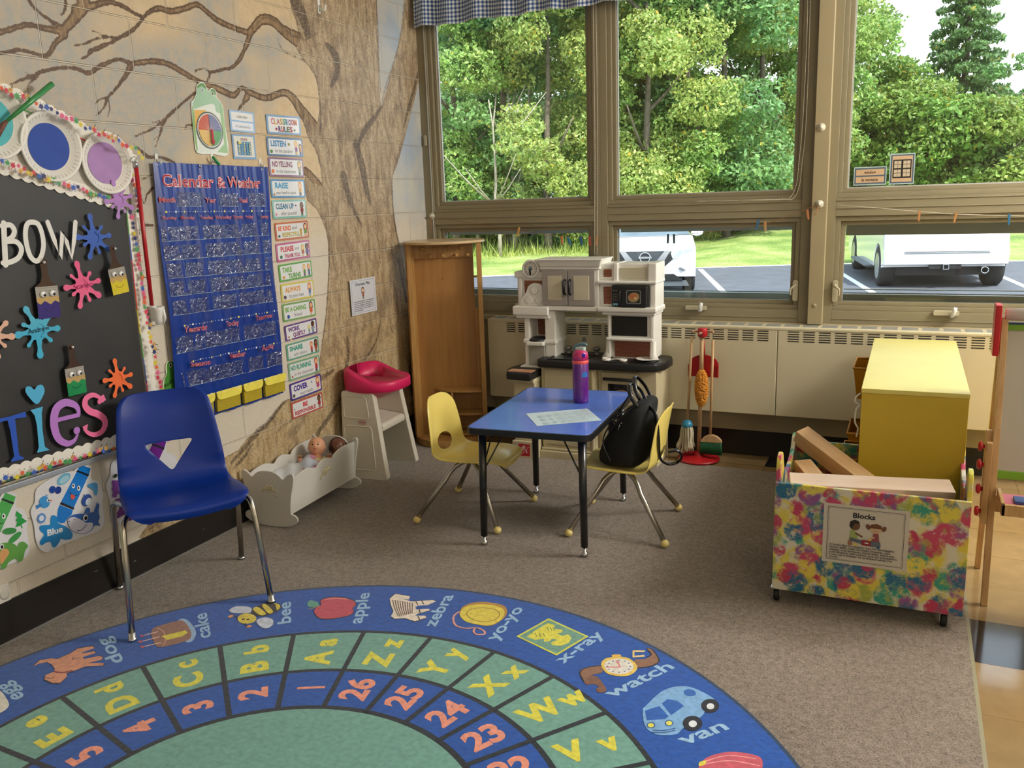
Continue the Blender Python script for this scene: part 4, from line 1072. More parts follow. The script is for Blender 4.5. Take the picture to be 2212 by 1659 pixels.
# ================================================================== THINGS ON THE LEFT WALL
def mesh_ink(name, k, material, parent=None): return ink_obj(name, k, material, parent)
def text_px(k, s, p0, p1, hpx, col, bold=0.0, x=0.0, out=None):
  """text whose baseline runs from pixel p0 to pixel p1 on the wall; hpx = capital height in pixels"""
  a = hx(p0[0], p0[1], x); b = hx(p1[0], p1[1], x); c = hx(p0[0], p0[1] - hpx, x)
  w = math.hypot(b.y - a.y, b.z - a.z); size = (c.z - a.z) / 0.70
  rot = math.atan2(b.z - a.z, b.y - a.y)
  if out:
    k.text(s, a.y, a.z, size, out[0], rot, bold + out[1], 'l', width=w)
  k.text(s, a.y, a.z, size, col, rot, bold, 'l', width=w)
def splat_shapes(k, cx, cy, r, col, arms, seed=0):
  k.ell(cx, cy, r * 0.52, r * 0.56, col)
  for (a, l, w) in arms:
    a = math.radians(a); dx, dy = math.cos(a), math.sin(a)
    k.line([(cx + dx * r * 0.30, cy + dy * r * 0.30), (cx + dx * r * l * 0.62, cy + dy * r * l * 0.62), (cx + dx * r * (l - w * .5), cy + dy * r * (l - w * .5))], [r * 0.42, r * w * 0.62, r * w * 0.95], col)
    k.ell(cx + dx * r * (l - w * .5), cy + dy * r * (l - w * .5), r * w * 0.66, r * w * 0.55, col, rot=a, n=14)
def mini_splat(k, cx, cy, r, col, rd):
  k.ell(cx, cy, r * 0.62, r * 0.62, col, n=10)
  n = rd.randint(6, 9); a0 = rd.uniform(0, 6)
  for q in range(n):
    a = a0 + 2 * PI * q / n + rd.uniform(-.2, .2); l = r * rd.uniform(0.75, 1.3)
    k.line([(cx, cy), (cx + math.cos(a) * l, cy + math.sin(a) * l)], [r * 0.28, r * 0.1], col)
SPC = ['D8455A', 'E0663C', '3D62B8', 'DCC838', 'C82F50', '30346E', 'E0608E', '4A9A58']
def border(name, path, w, parent, x=0.016, seed=0, outer=1, strip=True):
  """scalloped printed trim that follows a pixel path on the wall; waves on the outer side"""
  P = [hx(u, v, x) for u, v in path]; P = [np.array((p.y, p.z)) for p in P]
  k = Ink((x, 0, 0), (0, 1, 0), (0, 0, 1), 0)
  k.h = 0
  L = [0]
  for a, b in zip(P[:-1], P[1:]): L.append(L[-1] + np.hypot(*(b - a)))
  tot = L[-1]
  def at(s):
    s = min(max(s, 0), tot)
    for i in range(len(P) - 1):
      if s <= L[i + 1] + 1e-9:
        t = (s - L[i]) / (L[i + 1] - L[i]); d = (P[i + 1] - P[i]) / (L[i + 1] - L[i]); return P[i] + (P[i + 1] - P[i]) * t, d
  n = int(tot / 0.006); top = []; botm = []
  for i in range(n + 1):
    s = tot * i / n; c, d = at(s); nn = np.array((-d[1], d[0])) * outer
    wv = abs(math.sin(PI * s / 0.043)) ** 0.8 * 0.010
    top.append(tuple(c + nn * (w / 2 - 0.006 + wv))); botm.append(tuple(c - nn * (w / 2)))
  for i in range(n):
    k.h = 0.0; k.faces([botm[i], botm[i + 1], top[i + 1], top[i]], [(0, 1, 2, 3)], 'F3F0E6')
  k.h = 0.0003
  rd = random.Random(seed)
  if strip:
    for i in range(int(tot / 0.10) + 1):
      s0, s1 = i * 0.10, min(tot, (i + 1) * 0.10)
      if s1 - s0 < 0.005: continue
      a, d = at(s0); b, d2 = at(s1 - 1e-6); nn = np.array((-d[1], d[0])) * outer
      k.faces([tuple(a - nn * w / 2), tuple(b - nn * w / 2), tuple(b - nn * (w / 2 - 0.005)), tuple(a - nn * (w / 2 - 0.005))], [(0, 1, 2, 3)], ['4A9A48', '3D62B8', 'C83A68', 'D8402E', 'D8C838'][i % 5])
  s = 0.012
  while s < tot - 0.01:
    c, d = at(s); nn = np.array((-d[1], d[0])) * outer
    for off in (rd.uniform(-0.010, 0.004), ):
      c2 = c + nn * off; mini_splat(k, c2[0], c2[1], rd.uniform(0.0100, 0.0150), rd.choice(SPC), rd)
    if rd.random() < 0.7:
      c2 = c + nn * rd.uniform(0.008, 0.016) + d * 0.01; k.ell(c2[0], c2[1], 0.0022, 0.0022, rd.choice(SPC), n=8)
    if rd.random() < 0.18:
      c2 = c + nn * 0.006 + d * 0.012; k.ell(c2[0], c2[1], 0.010, 0.008, 'D8AE5A', rot=0.5); k.ell(c2[0] + .003, c2[1] + .002, 0.0018, 0.0018, 'C0392B', n=8); k.ell(c2[0] - .004, c2[1], 0.0018, 0.0018, '2F4F9A', n=8)
      k.line([tuple(c2 + nn * .004), tuple(c2 + nn * .018 + d * .006)], [0.0012, 0.0035], '3A342C')
    s += rd.uniform(0.017, 0.024)
  return mesh_ink(name, k, PAPER(), parent)
# ---- bulletin board
board = thing('bulletin_board', 'black paper bulletin board with paint splat border on the block wall', 'board', (0, 0, 0))
BX = 0.012
BPTS = [(-330, 262), (-60, 350), (236, 438), (268, 446), (294, 688), (314, 843), (329, 946), (254, 968), (0, 1047), (-330, 1150)]
k = Px(BX, 0.0); k.slab(BPTS, 0.011, '222224')
def blackpaper():
  m = mat('black_craft_paper', '232325', 0.55, var=0.3, scale=3.0, bump=0.35, bscale=5)
  return m
o = mesh_ink('black_paper', k.k, printmat('craft_paper', 0.5, var=0.25, scale=4, bump=0.5), board)
bm = bm_new()
a = [hx(*p, 0.006) for p in ((-330, 1150), (329, 946), (331, 952), (331, 958), (-330, 1164))]
A = hx(-330, 1147, BX); B = hx(330, 944, BX)
box(bm, 0.0, 0.022, A.y, B.y, B.z - 0.020, B.z)
finish('metal_frame', bm, mat('silver_frame', 'BFC6CC', 0.3, 0.6), board, bevel=0.002)
border('border_trim', [(-330, 1127), (0, 1029), (254, 953), (332, 928)], 0.050, board, x=0.0148, seed=2, outer=1)
border('border_trim', [(283, 452), (308, 688), (328, 843), (342, 955)], 0.050, board, x=0.0150, seed=3, outer=1).location = (0, 0, 0)
# top band: two trims with a strip of pale paper between, under the plates
k = Px(0.0150, 0.0); k.poly([(-340, 110), (-30, 205), (200, 300), (286, 345), (292, 420), (250, 420), (0, 345), (-340, 240)], 'D9D5CC')
mesh_ink('pale_paper_band', k.k, PAPER(), board)
border('border_trim', [(-340, 84), (-40, 182), (60, 222), (130, 258), (200, 296), (262, 322), (287, 350)], 0.062, board, x=0.0156, seed=5, outer=1)
border('border_trim', [(266, 440), (215, 424), (150, 405), (70, 378), (0, 356), (-340, 250)], 0.056, board, x=0.0158, seed=6, outer=1, strip=False)
border('border_trim', [(280, 350), (291, 400), (297, 470)], 0.046, board, x=0.0160, seed=9, outer=1, strip=False)
# ---- plates
m_foam = mat('white_foam_plate', 'ECE9E2', 0.35, var=0.02)
def plate(u, v, r, col, label):
  c = hx(u, v, 0.016); t = thing('foam_plate', label, 'plate', tuple(c), group=None)
  mt = Matrix.Rotation(PI / 2, 4, 'Y')
  bm = bm_new()
  lathe(bm, [(0.001, 0.001), (r * 0.66, 0.001), (r * 0.72, 0.006), (r * 0.90, 0.019), (r * 0.93, 0.022), (r * 0.98, 0.023), (r, 0.019), (r * 0.99, 0.016), (r * 0.94, 0.018), (r * 0.75, 0.002), (0.001, -0.001)], 48, mtx=mt)
  for q in range(44):
    a = 2 * PI * q / 44
    m2 = mt @ Matrix.Rotation(a, 4, 'Z') @ Matrix.Translation((r * 0.855, 0, 0.0165)) @ Matrix.Rotation(math.radians(-33), 4, 'Y')
    box(bm, -r * 0.05, r * 0.05, -0.0028, 0.0028, -0.001, 0.0016, 0, m2)
  finish('plate_body', bm, m_foam, t)
  k = Ink((0, 0, 0), (0, 1, 0), (0, 0, 1), 0.0035); k.ell(0, 0, r * 0.66, r * 0.66, col, n=48)
  mesh_ink('paint_circle', k, printmat('construction_paper', 0.7, var=0.06, scale=12), t)
  return t
plate(105, 317, 0.125, '2347A0', 'white foam plate with dark blue paint circle')
plate(226, 352, 0.118, 'A983BC', 'white foam plate with lilac paint circle, lowest on the right')
plate(-24, 262, 0.128, '53B4BE', 'white foam plate with turquoise paint circle at the left picture edge')
t = thing('paint_brush', 'long green handled brush leaning over the turquoise plate', 'brush', (0, 0, 0))
a, b, c_, d_ = hx(113, 181, 0.07), hx(14, 262, 0.05), hx(8, 268, 0.05), hx(-22, 318, 0.045)
bm = bm_new(); tube(bm, [a, a.lerp(b, .5), b], [0.010, 0.0095, 0.006], 12); finish('handle', bm, mat('green_gloss', '3C8C50', 0.3), t, smooth=True)
bm = bm_new(); tube(bm, [b, c_, d_], [0.006, 0.009, 0.012], 12); finish('ferrule', bm, mat('brown_ferrule', '6B3F33', 0.6), t, smooth=True)
# ---- paint splats cut from card
ARM = [(95, 1.45, .34), (175, 1.3, .34), (133, 1.05, .2), (205, .95, .22), (245, 1.35, .32), (283, 1.0, .22), (320, 1.3, .36), (5, 1.2, .3), (48, .95, .22)]
def splat(u, v, r, col, label, rot=0, x=0.026, txt=None, tc='22303A', mirror=1, m=None):
  c = hx(u, v, x); k = Ink((0, 0, 0), (0, 1, 0), (0, 0, 1), 0.0)
  splat_shapes(k, 0, 0, r, col, [((a * mirror + rot), l, w) for a, l, w in ARM])
  if txt: k.text(txt, 0, -0.008, 0.026, tc, 0.05, 0.0, 'c', width=0.085)
  o = mesh_ink('paint_splat', k, m or printmat('coloured_card', 0.45, var=0.03)); o.location = c
  tag(o, label, 'paint splat cutout'); return o
splat(258, 432, 0.054, 'AE7CC4', 'purple paper splat overlapping the lilac plate', 10)
splat(204, 514, 0.062, '2352AE', 'dark blue paper splat beside the white letter W')
splat(180, 617, 0.064, 'EE6C9A', 'pink shiny paper splat in the middle of the black board', 5, txt='Scarlett', tc='A03060', m=LAMI())
splat(83, 712, 0.070, '4DB4DA', 'light blue paper splat with a handwritten name', 0, txt='Andrew', m=LAMI(), mirror=-1)
splat(256, 818, 0.056, 'F0703A', 'orange paper splat above the pink letter', 0)
splat(-16, 726, 0.060, 'E0B098', 'peach paper splat cut off by the left picture edge', 30)
def brush_card(u, v, h, paint, label, x=0.03, face=True, tilt=0.0):
  c = hx(u, v, x); k = Ink((0, 0, 0), (0, math.cos(tilt), math.sin(tilt)), (0, -math.sin(tilt), math.cos(tilt)), 0.0); w = h * 0.22
  hp = [(-w * .32, h * .5), (-w * .2, h * .55), (w * .2, h * .55), (w * .32, h * .5), (w * .26, h * .28), (w * .45, h * .14), (w, h * .06), (-w, h * .06), (-w * .45, h * .14), (-w * .26, h * .28)]
  k.poly(hp, '4A3830'); k.quad(-w, -h * .12, w, h * .06, 'A8A49E'); k.quad(-w, h * .03, w, h * .035, '6E6A66'); k.quad(-w, -h * .01, w, -h * .005, '6E6A66')
  k.quad(-w, -h * .30, w, -h * .12, 'C2A26A')
  k.poly([(-w, -h * .5), (w * .95, -h * .5), (w, -h * .24), (w * .6, -h * .20), (w * .2, -h * .26), (-w * .3, -h * .19), (-w * .7, -h * .25), (-w, -h * .2)], paint)
  k.line([(w * .45 * math.cos(a), -h * .30 + w * .3 * math.sin(a)) for a in [PI + PI * q / 8 for q in range(9)]], h * .008, '2A3020')
  t = tag(mesh_ink('brush_cutout', k, LAMI()), label, 'paintbrush cutout'); t.location = c
  for s in (-1, 1):
    bm = bm_new(); m2 = Matrix.Rotation(PI / 2, 4, 'Y')
    lathe(bm, [(h * .055, 0), (h * .062, .002), (h * .045, .006), (.001, .007)], 18, c=(0, 0, 0), mtx=Matrix.Translation((0.001, s * w * .42, -h * .07)) @ m2)
    e = finish('googly_eye', bm, mat('eye_white', 'EDEDED', 0.15, coat=1), t, smooth=True)
    bm = bm_new(); lathe(bm, [(h * .028, 0), (h * .02, .001), (.001, .0015)], 14, mtx=Matrix.Translation((0.0075, s * w * .42 + .003, -h * .082)) @ m2)
    finish('pupil', bm, mat('pupil_black', '101010', 0.2), e)
  bm = bm_new(); ball(bm, (0.008, 0, h * .48), 0.005); finish('push_pin', bm, mat('clear_pin', 'D8DCE0', 0.1, coat=1), t, smooth=True)
brush_card(101, 626, 0.205, '24187A', 'paintbrush cutout with googly eyes and dark purple paint, pinned on black paper', tilt=-.03)
brush_card(252, 585, 0.180, 'D8C63C', 'paintbrush cutout with googly eyes and yellow paint, near the right border', tilt=.10, x=0.045)
brush_card(161, 800, 0.185, '1E8A4C', 'paintbrush cutout with googly eyes and green paint above the letters', x=0.035)
# ---- cut-out letters
def letter(name, label, fn, x=0.030, m=None):
  k = Px(x, 0.0); fn(k); o = mesh_ink(name, k.k, m or printmat('coloured_card', 0.45, var=0.03)); tag(o, label, 'letter cutout'); return o
WH = 'E4E2DE'
def fB(k):
  k.line([(8, 482), (10, 530), (12, 572)], 0.020, WH, capn=12)
  k.line(smoothpts([(4, 488), (22, 486), (31, 498), (26, 512), (10, 522)], 5), 0.018, WH, capn=10)
  k.line(smoothpts([(10, 522), (34, 522), (46, 537), (40, 556), (22, 566), (6, 568)], 5), 0.018, WH, capn=10)
letter('paper_letter', 'white cutout letter B at the left picture edge', fB)
letter('paper_letter', 'white cutout letter O between the B and the W', lambda k: k.line(smoothpts([(67, 480), (82, 484), (91, 505), (94, 532), (88, 556), (78, 564), (66, 554), (58, 530), (55, 505), (58, 486)], 5, True), 0.018, WH, closed=True))
letter('paper_letter', 'white cutout letter W ending the word on the black board', lambda k: k.line([(103, 480), (118, 520), (131, 558), (135, 500), (144, 522), (155, 557), (160, 520), (163, 480)], 0.0175, WH, capn=12))
def fT(k):
  k.poly([(-60, 925), (-20, 908), (20, 900), (55, 889), (57, 901), (36, 904), (30, 905), (8, 910), (-8, 916), (-30, 934), (-60, 950)], '1E50B8')
  k.poly([(15, 904), (32, 901), (41, 983), (52, 989), (52, 991), (25, 998), (24, 994), (31, 986), (22, 930)], '1E50B8')
letter('paper_letter', 'royal blue cutout letter T, partly outside the picture on the left', fT)
def fi(k):
  k.poly([(66, 886), (93, 878), (90, 892), (92, 930), (97, 965), (107, 972), (80, 978), (84, 966), (80, 920), (75, 898)], '4EB0DC')
letter('paper_letter', 'light blue cutout letter i below a heart', fi)
def fh(k):
  k.poly(smoothpts([(80, 873), (62, 857), (55, 845), (57, 836), (66, 835), (74, 842), (80, 834), (90, 831), (96, 840), (94, 853)], 4, True), '4EB0DC')
o = letter('paper_heart', 'light blue paper heart dotting the letter i', fh); o['category'] = 'heart cutout'
def fe(k):
  k.line([(122, 908), (150, 901), (172, 896)], 0.016, 'B87CD0')
  k.line(smoothpts([(171, 898), (168, 882), (158, 873), (140, 870), (124, 880), (117, 900), (118, 925), (127, 948), (145, 958), (160, 952), (168, 938)], 5), [0.010 + 0.022 * math.sin(PI * min(1, q / 48)) ** 0.8 for q in range(51)], 'B87CD0')
  p = k.c((166, 930)); k.k.ell(p[0], p[1], 0.014, 0.014, 'B87CD0')
letter('paper_letter', 'lilac cutout letter e between the i and the s', fe)
def fs(k):
  P = smoothpts([(224, 868), (214, 858), (200, 853), (186, 861), (184, 876), (194, 888), (210, 894), (224, 904), (227, 918), (219, 933), (203, 939), (188, 933), (182, 920)], 4)
  k.line(P, [0.010 + 0.017 * math.sin(PI * q / (len(P) - 1)) for q in range(len(P))], 'F478A8')
  k.poly([(214, 858), (224, 852), (229, 864), (213, 874), (210, 868)], 'F478A8'); k.poly([(178, 922), (190, 916), (188, 928), (182, 932)], 'F478A8')
letter('paper_letter', 'pink cutout letter s ending the lower word', fs)
# ---- pointer, holder, outlet
t = thing('pointer', 'long red pointer stick hanging between the board and the blue chart', 'pointer', (0, 0, 0))
a, b = hx(294, 362, 0.045), hx(328, 660, 0.045)
bm = bm_new(); tube(bm, [a, b], 0.0085, 12); finish('stick', bm, mat('red_gloss', 'B8202A', 0.3), t, smooth=True)
bm = bm_new(); tube(bm, [a, a + Vector((0, -0.002, 0.025))], [0.009, 0.006], 10); tube(bm, [a + Vector((0, -.002, .03)) + Vector((0, 0.012 * math.cos(q), 0.012 * math.sin(q))) for q in [2 * PI * j / 12 for j in range(12)]], 0.002, 6, closed=True)
finish('hanging_ring', bm, mat('steel', 'C8CACC', 0.25, 1.0), t, smooth=True)
c = hx(333, 662, 0.03)
bm = bm_new(); lathe(bm, [(0.020, 0.03), (0.026, 0.034), (0.024, 0.02), (0.016, -0.02), (0.012, -0.04)], 18, c=(0.045, c.y, c.z - 0.035)); tube(bm, [(0.062, c.y + .012, c.z), (0.066, c.y + .016, c.z - 0.05), (0.058, c.y + .012, c.z - 0.075)], [0.008, 0.006, 0.003], 8)
box(bm, 0, 0.03, c.y - 0.012, c.y + 0.012, c.z - 0.06, c.z)
tag(finish('wall_holder', bm, mat('white_plastic', 'E8E8E4', 0.3), smooth=True), 'white plastic cup holder at the foot of the red pointer', 'holder')
A, B = hx(-25, 1250, 0), hx(22, 1288, 0)
bm = bm_new(); box(bm, 0.0, 0.006, A.y, B.y, B.z - 0.02, B.z + 0.055)
t = finish('outlet', bm, mat('outlet_plate', 'DEDAD0', 0.35), bevel=0.003); tag(t, 'cream electric outlet plate low on the wall at the left edge', 'outlet')
bm = bm_new(); lathe(bm, [(0.017, 0), (0.017, 0.002), (0.012, 0.003)], 20, mtx=Matrix.Translation((0.006, (A.y + B.y) / 2 + .01, B.z + 0.017)) @ Matrix.Rotation(PI / 2, 4, 'Y')); finish('socket', bm, mat('outlet_socket', 'CFCBC0', 0.4), t, smooth=True)
# ---- colour posters with crayons
def z8(x, y): return (x * 0.19892, 970 + y * 0.19892)
def crayon_art(k, off, c1, c2, word=None):
  f = lambda pts: [z8(x + off[0], y + off[1]) for x, y in pts]
  k.poly(f([(872, 168), (985, 212), (962, 290), (838, 240)]), c1); k.poly(f([(838, 228), (966, 275), (958, 300), (826, 250)]), '20242C')
  k.poly(f([(832, 246), (955, 298), (800, 640), (655, 588)]), c1); k.poly(f([(660, 575), (806, 636), (798, 660), (648, 600)]), '20242C')
  k.poly(f([(645, 606), (792, 662), (775, 715), (735, 740), (700, 800), (660, 808), (615, 785), (622, 690), (628, 650)]), c1)
  p = k.c(z8(795 + off[0], 400 + off[1])); k.k.ell(p[0], p[1], .007, .009, 'F2F2F2'); k.k.ell(p[0] - .001, p[1] + .001, .003, .005, '151515')
  p = k.c(z8(853 + off[0], 425 + off[1])); k.k.ell(p[0], p[1], .007, .010, 'F2F2F2'); k.k.ell(p[0] - .001, p[1] + .001, .003, .005, '151515')
  k.line(f(smoothpts([(755, 465), (775, 492), (810, 505), (842, 495)], 4)), .002, '151515'); k.poly(f(smoothpts([(770, 490), (812, 508), (805, 535), (780, 548), (764, 525)], 3, True)), 'D8584E')
def splat_art(k, off, c, word):
  S = smoothpts([(560, 720), (615, 735), (625, 800), (690, 830), (740, 860), (785, 920), (770, 975), (700, 985), (660, 975), (640, 1010), (600, 1065), (565, 1060), (545, 1010), (500, 1015), (450, 1045), (428, 1010), (465, 950), (470, 920), (430, 880), (430, 835), (480, 825), (540, 820), (545, 770)], 3, True)
  k.poly([z8(x + off[0], y + off[1]) for x, y in S], c)
  if word: text_px(k.k, word, z8(512 + off[0], 945 + off[1]), z8(680 + off[0], 895 + off[1]), 13.5, 'F4F8FC', 0.035, x=k.x)
OUTL = [(860, 152), (930, 160), (995, 195), (985, 320), (1060, 345), (1105, 420), (1118, 500), (1108, 580), (1135, 760), (1110, 850), (1040, 905), (900, 955), (700, 1030), (560, 1100), (490, 1118), (420, 1070), (385, 960), (372, 840), (335, 700), (345, 640), (380, 570), (385, 470), (430, 400), (600, 290), (720, 250), (800, 240), (835, 175)]
def poster(name, label, off, fn, x=0.006):
  k = Px(x, 0.0); k.slab([z8(a + off[0], b + off[1]) for a, b in smoothpts(OUTL, 3, True)], 0.0012, 'E3E3E8'); fn(k, off)
  o = mesh_ink(name, k.k, LAMI()); tag(o, label, 'poster'); return o
def art_blue(k, off):
  def E(x, y, rx, ry, c, r=0):
    p = k.c(z8(x + off[0], y + off[1])); k.k.ell(p[0], p[1], rx, ry, c, r)
  f = lambda pts: [z8(x + off[0], y + off[1]) for x, y in pts]
  crayon_art(k, off, '1678D0', '1678D0'); splat_art(k, off, '1C86CC', 'Blue')
  E(690, 325, .030, .019, '6FB6D8', .3); E(695, 330, .022, .012, 'A8D4E4', .3)
  E(565, 440, .013, .014, '24479C'); E(628, 445, .013, .014, '1E3C8C')
  E(480, 575, .020, .024, '3C94D8', .4); E(518, 555, .006, .007, 'E8EEF2'); E(522, 555, .003, .003, '151515'); k.poly(f([(440, 590), (385, 610), (395, 650), (455, 615)]), '2F7FC4'); k.poly(f([(500, 505), (480, 492), (525, 500)]), '3C94D8'); k.poly(f([(540, 545), (562, 560), (540, 568)]), 'D0604A')
  E(445, 750, .017, .019, '5A8FD8'); E(445, 750, .010, .011, 'DCE6F4')
  k.poly(f(smoothpts([(940, 395), (985, 370), (1045, 370), (1055, 430), (1045, 500), (1015, 490), (1010, 450), (975, 425)], 3, True)), '4C9CD8')
  E(935, 555, .024, .022, '2C4F9C', .8); E(955, 570, .015, .013, 'D8E4F0', .8); k.poly(f([(900, 480), (915, 500), (930, 490), (925, 520), (905, 520)]), '2C4F9C')
  k.poly(f(smoothpts([(725, 760), (780, 715), (860, 700), (915, 705), (1010, 680), (1055, 680), (1075, 740), (1060, 790), (1080, 830), (1020, 830), (985, 880), (900, 920), (820, 905), (760, 870)], 3, True)), '2A5FAE')
  k.poly(f(smoothpts([(728, 770), (790, 735), (880, 770), (930, 800), (995, 800), (985, 870), (900, 915), (820, 900), (760, 865)], 3, True)), 'DAD8E8')
  k.poly(f([(905, 700), (930, 635), (968, 640), (970, 690)]), '2A5FAE'); k.poly(f([(1010, 680), (1045, 575), (1070, 600), (1060, 700)]), '2A5FAE')
  k.line(f(smoothpts([(825, 885), (870, 880), (905, 850), (930, 815)], 4)), .003, '2A3048')
  E(918, 745, .011, .013, 'F0F0F4'); E(922, 748, .007, .008, '151515'); E(795, 765, .002, .002, '202030'); E(740, 785, .002, .002, '202030')
def art_green(k, off):
  crayon_art(k, off, '4FA856', '4FA856')
  def E(x, y, rx, ry, c, r=0):
    p = k.c(z8(x, y)); k.k.ell(p[0], p[1], rx, ry, c, r)
  f = lambda pts: [z8(x, y) for x, y in pts]
  k.poly(f([(175, 670), (240, 720), (230, 740), (270, 770), (292, 780), (230, 820), (245, 855), (235, 860), (225, 830), (165, 850), (185, 790), (165, 780), (185, 740), (165, 725)]), '2F9A48')
  E(100, 890, .027, .012, '3C8C44', -.3); E(160, 960, .028, .012, '3C9448', .4)
  splat_art(k, off, '4FA856', 'Green')
  k.poly(f(smoothpts([(-60, 1120), (0, 1030), (80, 1015), (150, 1030), (190, 1060), (200, 1020), (250, 1005), (300, 1050), (270, 1100), (255, 1160), (235, 1215), (190, 1220), (165, 1190), (90, 1230), (60, 1290), (10, 1300), (0, 1250), (-60, 1230)], 3, True)), '5E9C44')
  k.poly(f(smoothpts([(0, 1110), (60, 1080), (95, 1120), (70, 1170), (20, 1240), (0, 1240)], 3, True)), 'D8A068'); E(12, 1060, .009, .010, 'E8E8E8'); E(16, 1062, .005, .006, '151515')
def art_purple(k, off):
  crayon_art(k, off, '6A1F8C', '6A1F8C'); splat_art(k, off, '6E2A8A', 'Purple')
  for q in range(14):
    p = k.c(z8(1225 + (q % 3) * 22 + (q // 3 % 2) * 10, 360 + (q // 3) * 36)); k.k.ell(p[0], p[1], .008, .0085, '8E4AA8')
  p = k.c(z8(1245, 290)); k.k.ell(p[0], p[1], .010, .008, '38402C')
poster('colour_poster', 'blue crayon colour poster with a shark and a blue splat', (0, 0), art_blue)
poster('colour_poster', 'green crayon colour poster with a crocodile at the left edge', (-815, 305), art_green)
poster('colour_poster', 'purple crayon colour poster mostly hidden behind the blue chair', (820, -290), art_purple)
# ---- calendar pocket chart
CX = 0.022
def wave(y, z):
  return 0.006 * math.sin(y * 47 + z * 6) * min(1, max(0, (1.75 - z) * 2.2)) + 0.003 * math.sin(y * 101 + 1.7 * z)
def wavy(k):
  for v in k.vs: v.x += wave(v.y, v.z)
chart = thing('pocket_chart', 'blue calendar and weather pocket chart hanging from hooks', 'wall chart', (0, 0, 0))
def chart_ink():
  k = Px(CX, 0.0); return k
TL, TR, BR_, BL = [hx(*p, CX) for p in ((331, 350), (578, 361), (612, 849), (386, 921))]
k = chart_ink(); nu, nv = 60, 60
gp = []
for j in range(nv + 1):
  for i in range(nu + 1):
    a = TL.lerp(TR, i / nu); b = BL.lerp(BR_, i / nu); p = a.lerp(b, j / nv); gp.append((p.y, p.z))
k.k.faces(gp, [(j * (nu + 1) + i, j * (nu + 1) + i + 1, (j + 1) * (nu + 1) + i + 1, (j + 1) * (nu + 1) + i) for j in range(nv) for i in range(nu)], '10358C')
wavy(k.k)
m_chart = printmat('nylon_fabric', 0.30, coat=0.15, var=0.10, scale=25)
o = mesh_ink('fabric', k.k, m_chart, chart)
for p in o.data.polygons: p.use_smooth = True
k = Px(CX, 0.0015); k.k.step = 0.0006
RED, PINK = 'B4202E', 'F0D4DC'
def T2(s, p0, p1, h, b=0.008, ob=0.022): text_px(k.k, s, p0, p1, h, RED, b, x=CX, out=(PINK, ob))
T2('Calendar', (350, 402), (462, 405), 26, .012, .028); T2('&', (470, 405), (487, 405), 23, .012, .028); T2('Weather', (491, 404), (563, 406), 22, .012, .028)
T2('Month', (343, 437), (377, 437), 11); T2('Year', (442, 438), (464, 438), 11); T2('I Feel', (513, 438), (532, 438), 11)
for s, a, b in (('Sunday', 349, 378), ('Monday', 389, 417), ('Tuesday', 427, 457), ('Wednesday', 461, 496), ('Thursday', 499, 519), ('Friday', 527, 543), ('Saturday', 556, 575)):
  T2(s, (a, 474 - (a - 349) * .012), (b, 474 - (b - 349) * .012), 7, .004, .02)
T2('Yesterday', (395, 718), (445, 711), 12); T2('Today', (484, 705), (509, 701), 11); T2('Tomorrow', (546, 692), (583, 685), 10)
T2('Season', (408, 792), (446, 786), 11); T2('Weather', (486, 775), (522, 768), 11); T2('Activity', (558, 758), (585, 750), 10)
def dots(a, b, n=45):
  for q in range(n + 1):
    u = a[0] + (b[0] - a[0]) * q / n; v = a[1] + (b[1] - a[1]) * q / n; p = k.c((u, v)); r = 0.0045 if q % 4 == 0 else 0.0018
    k.k.ell(p[0], p[1], r, r, ('E6E05A', 'E8F0F4', 'D8D470')[(q // 4) % 3] if q % 4 == 0 else 'DCE6F0', n=10)
dots((350, 458), (573, 456)); dots((380, 703), (592, 667)); dots((387, 778), (598, 731)); dots((400, 853), (605, 795))
wavy(k.k)
mesh_ink('printed_lettering', k.k, printmat('chart_print', 0.35, var=0.02), chart)
# clear vinyl pockets: a thin film with a heat-sealed bottom seam, its highlight painted in
m_film = bpy.data.materials.new('clear_vinyl'); m_film.use_nodes = True
_n = m_film.node_tree; _n.nodes.clear(); _o = N(_n, 'ShaderNodeOutputMaterial'); _t = N(_n, 'ShaderNodeBsdfTransparent'); _g = N(_n, 'ShaderNodeBsdfGlossy'); _d = N(_n, 'ShaderNodeBsdfDiffuse'); _m = N(_n, 'ShaderNodeMixShader'); _m2 = N(_n, 'ShaderNodeMixShader')
_z = N(_n, 'ShaderNodeTexNoise'); _z.inputs['Scale'].default_value = 30; _z.inputs['Distortion'].default_value = 1.5; _n.links.new(objco(_n), _z.inputs['Vector']); _b = N(_n, 'ShaderNodeBump'); _b.inputs['Strength'].default_value = 1.0; _b.inputs['Distance'].default_value = 0.02; _n.links.new(_z.outputs[0], _b.inputs['Height']); _n.links.new(_b.outputs[0], _g.inputs['Normal'])
_g.inputs['Roughness'].default_value = 0.12; _m.inputs[0].default_value = 0.16; _d.inputs[0].default_value = C3(150, 170, 200); _m2.inputs[0].default_value = 0.05; _t.inputs[0].default_value = (.82, .82, .86, 1)
_n.links.new(_t.outputs[0], _m2.inputs[1]); _n.links.new(_d.outputs[0], _m2.inputs[2]); _n.links.new(_m2.outputs[0], _m.inputs[1]); _n.links.new(_g.outputs[0], _m.inputs[2]); _n.links.new(_m.outputs[0], _o.inputs[0])
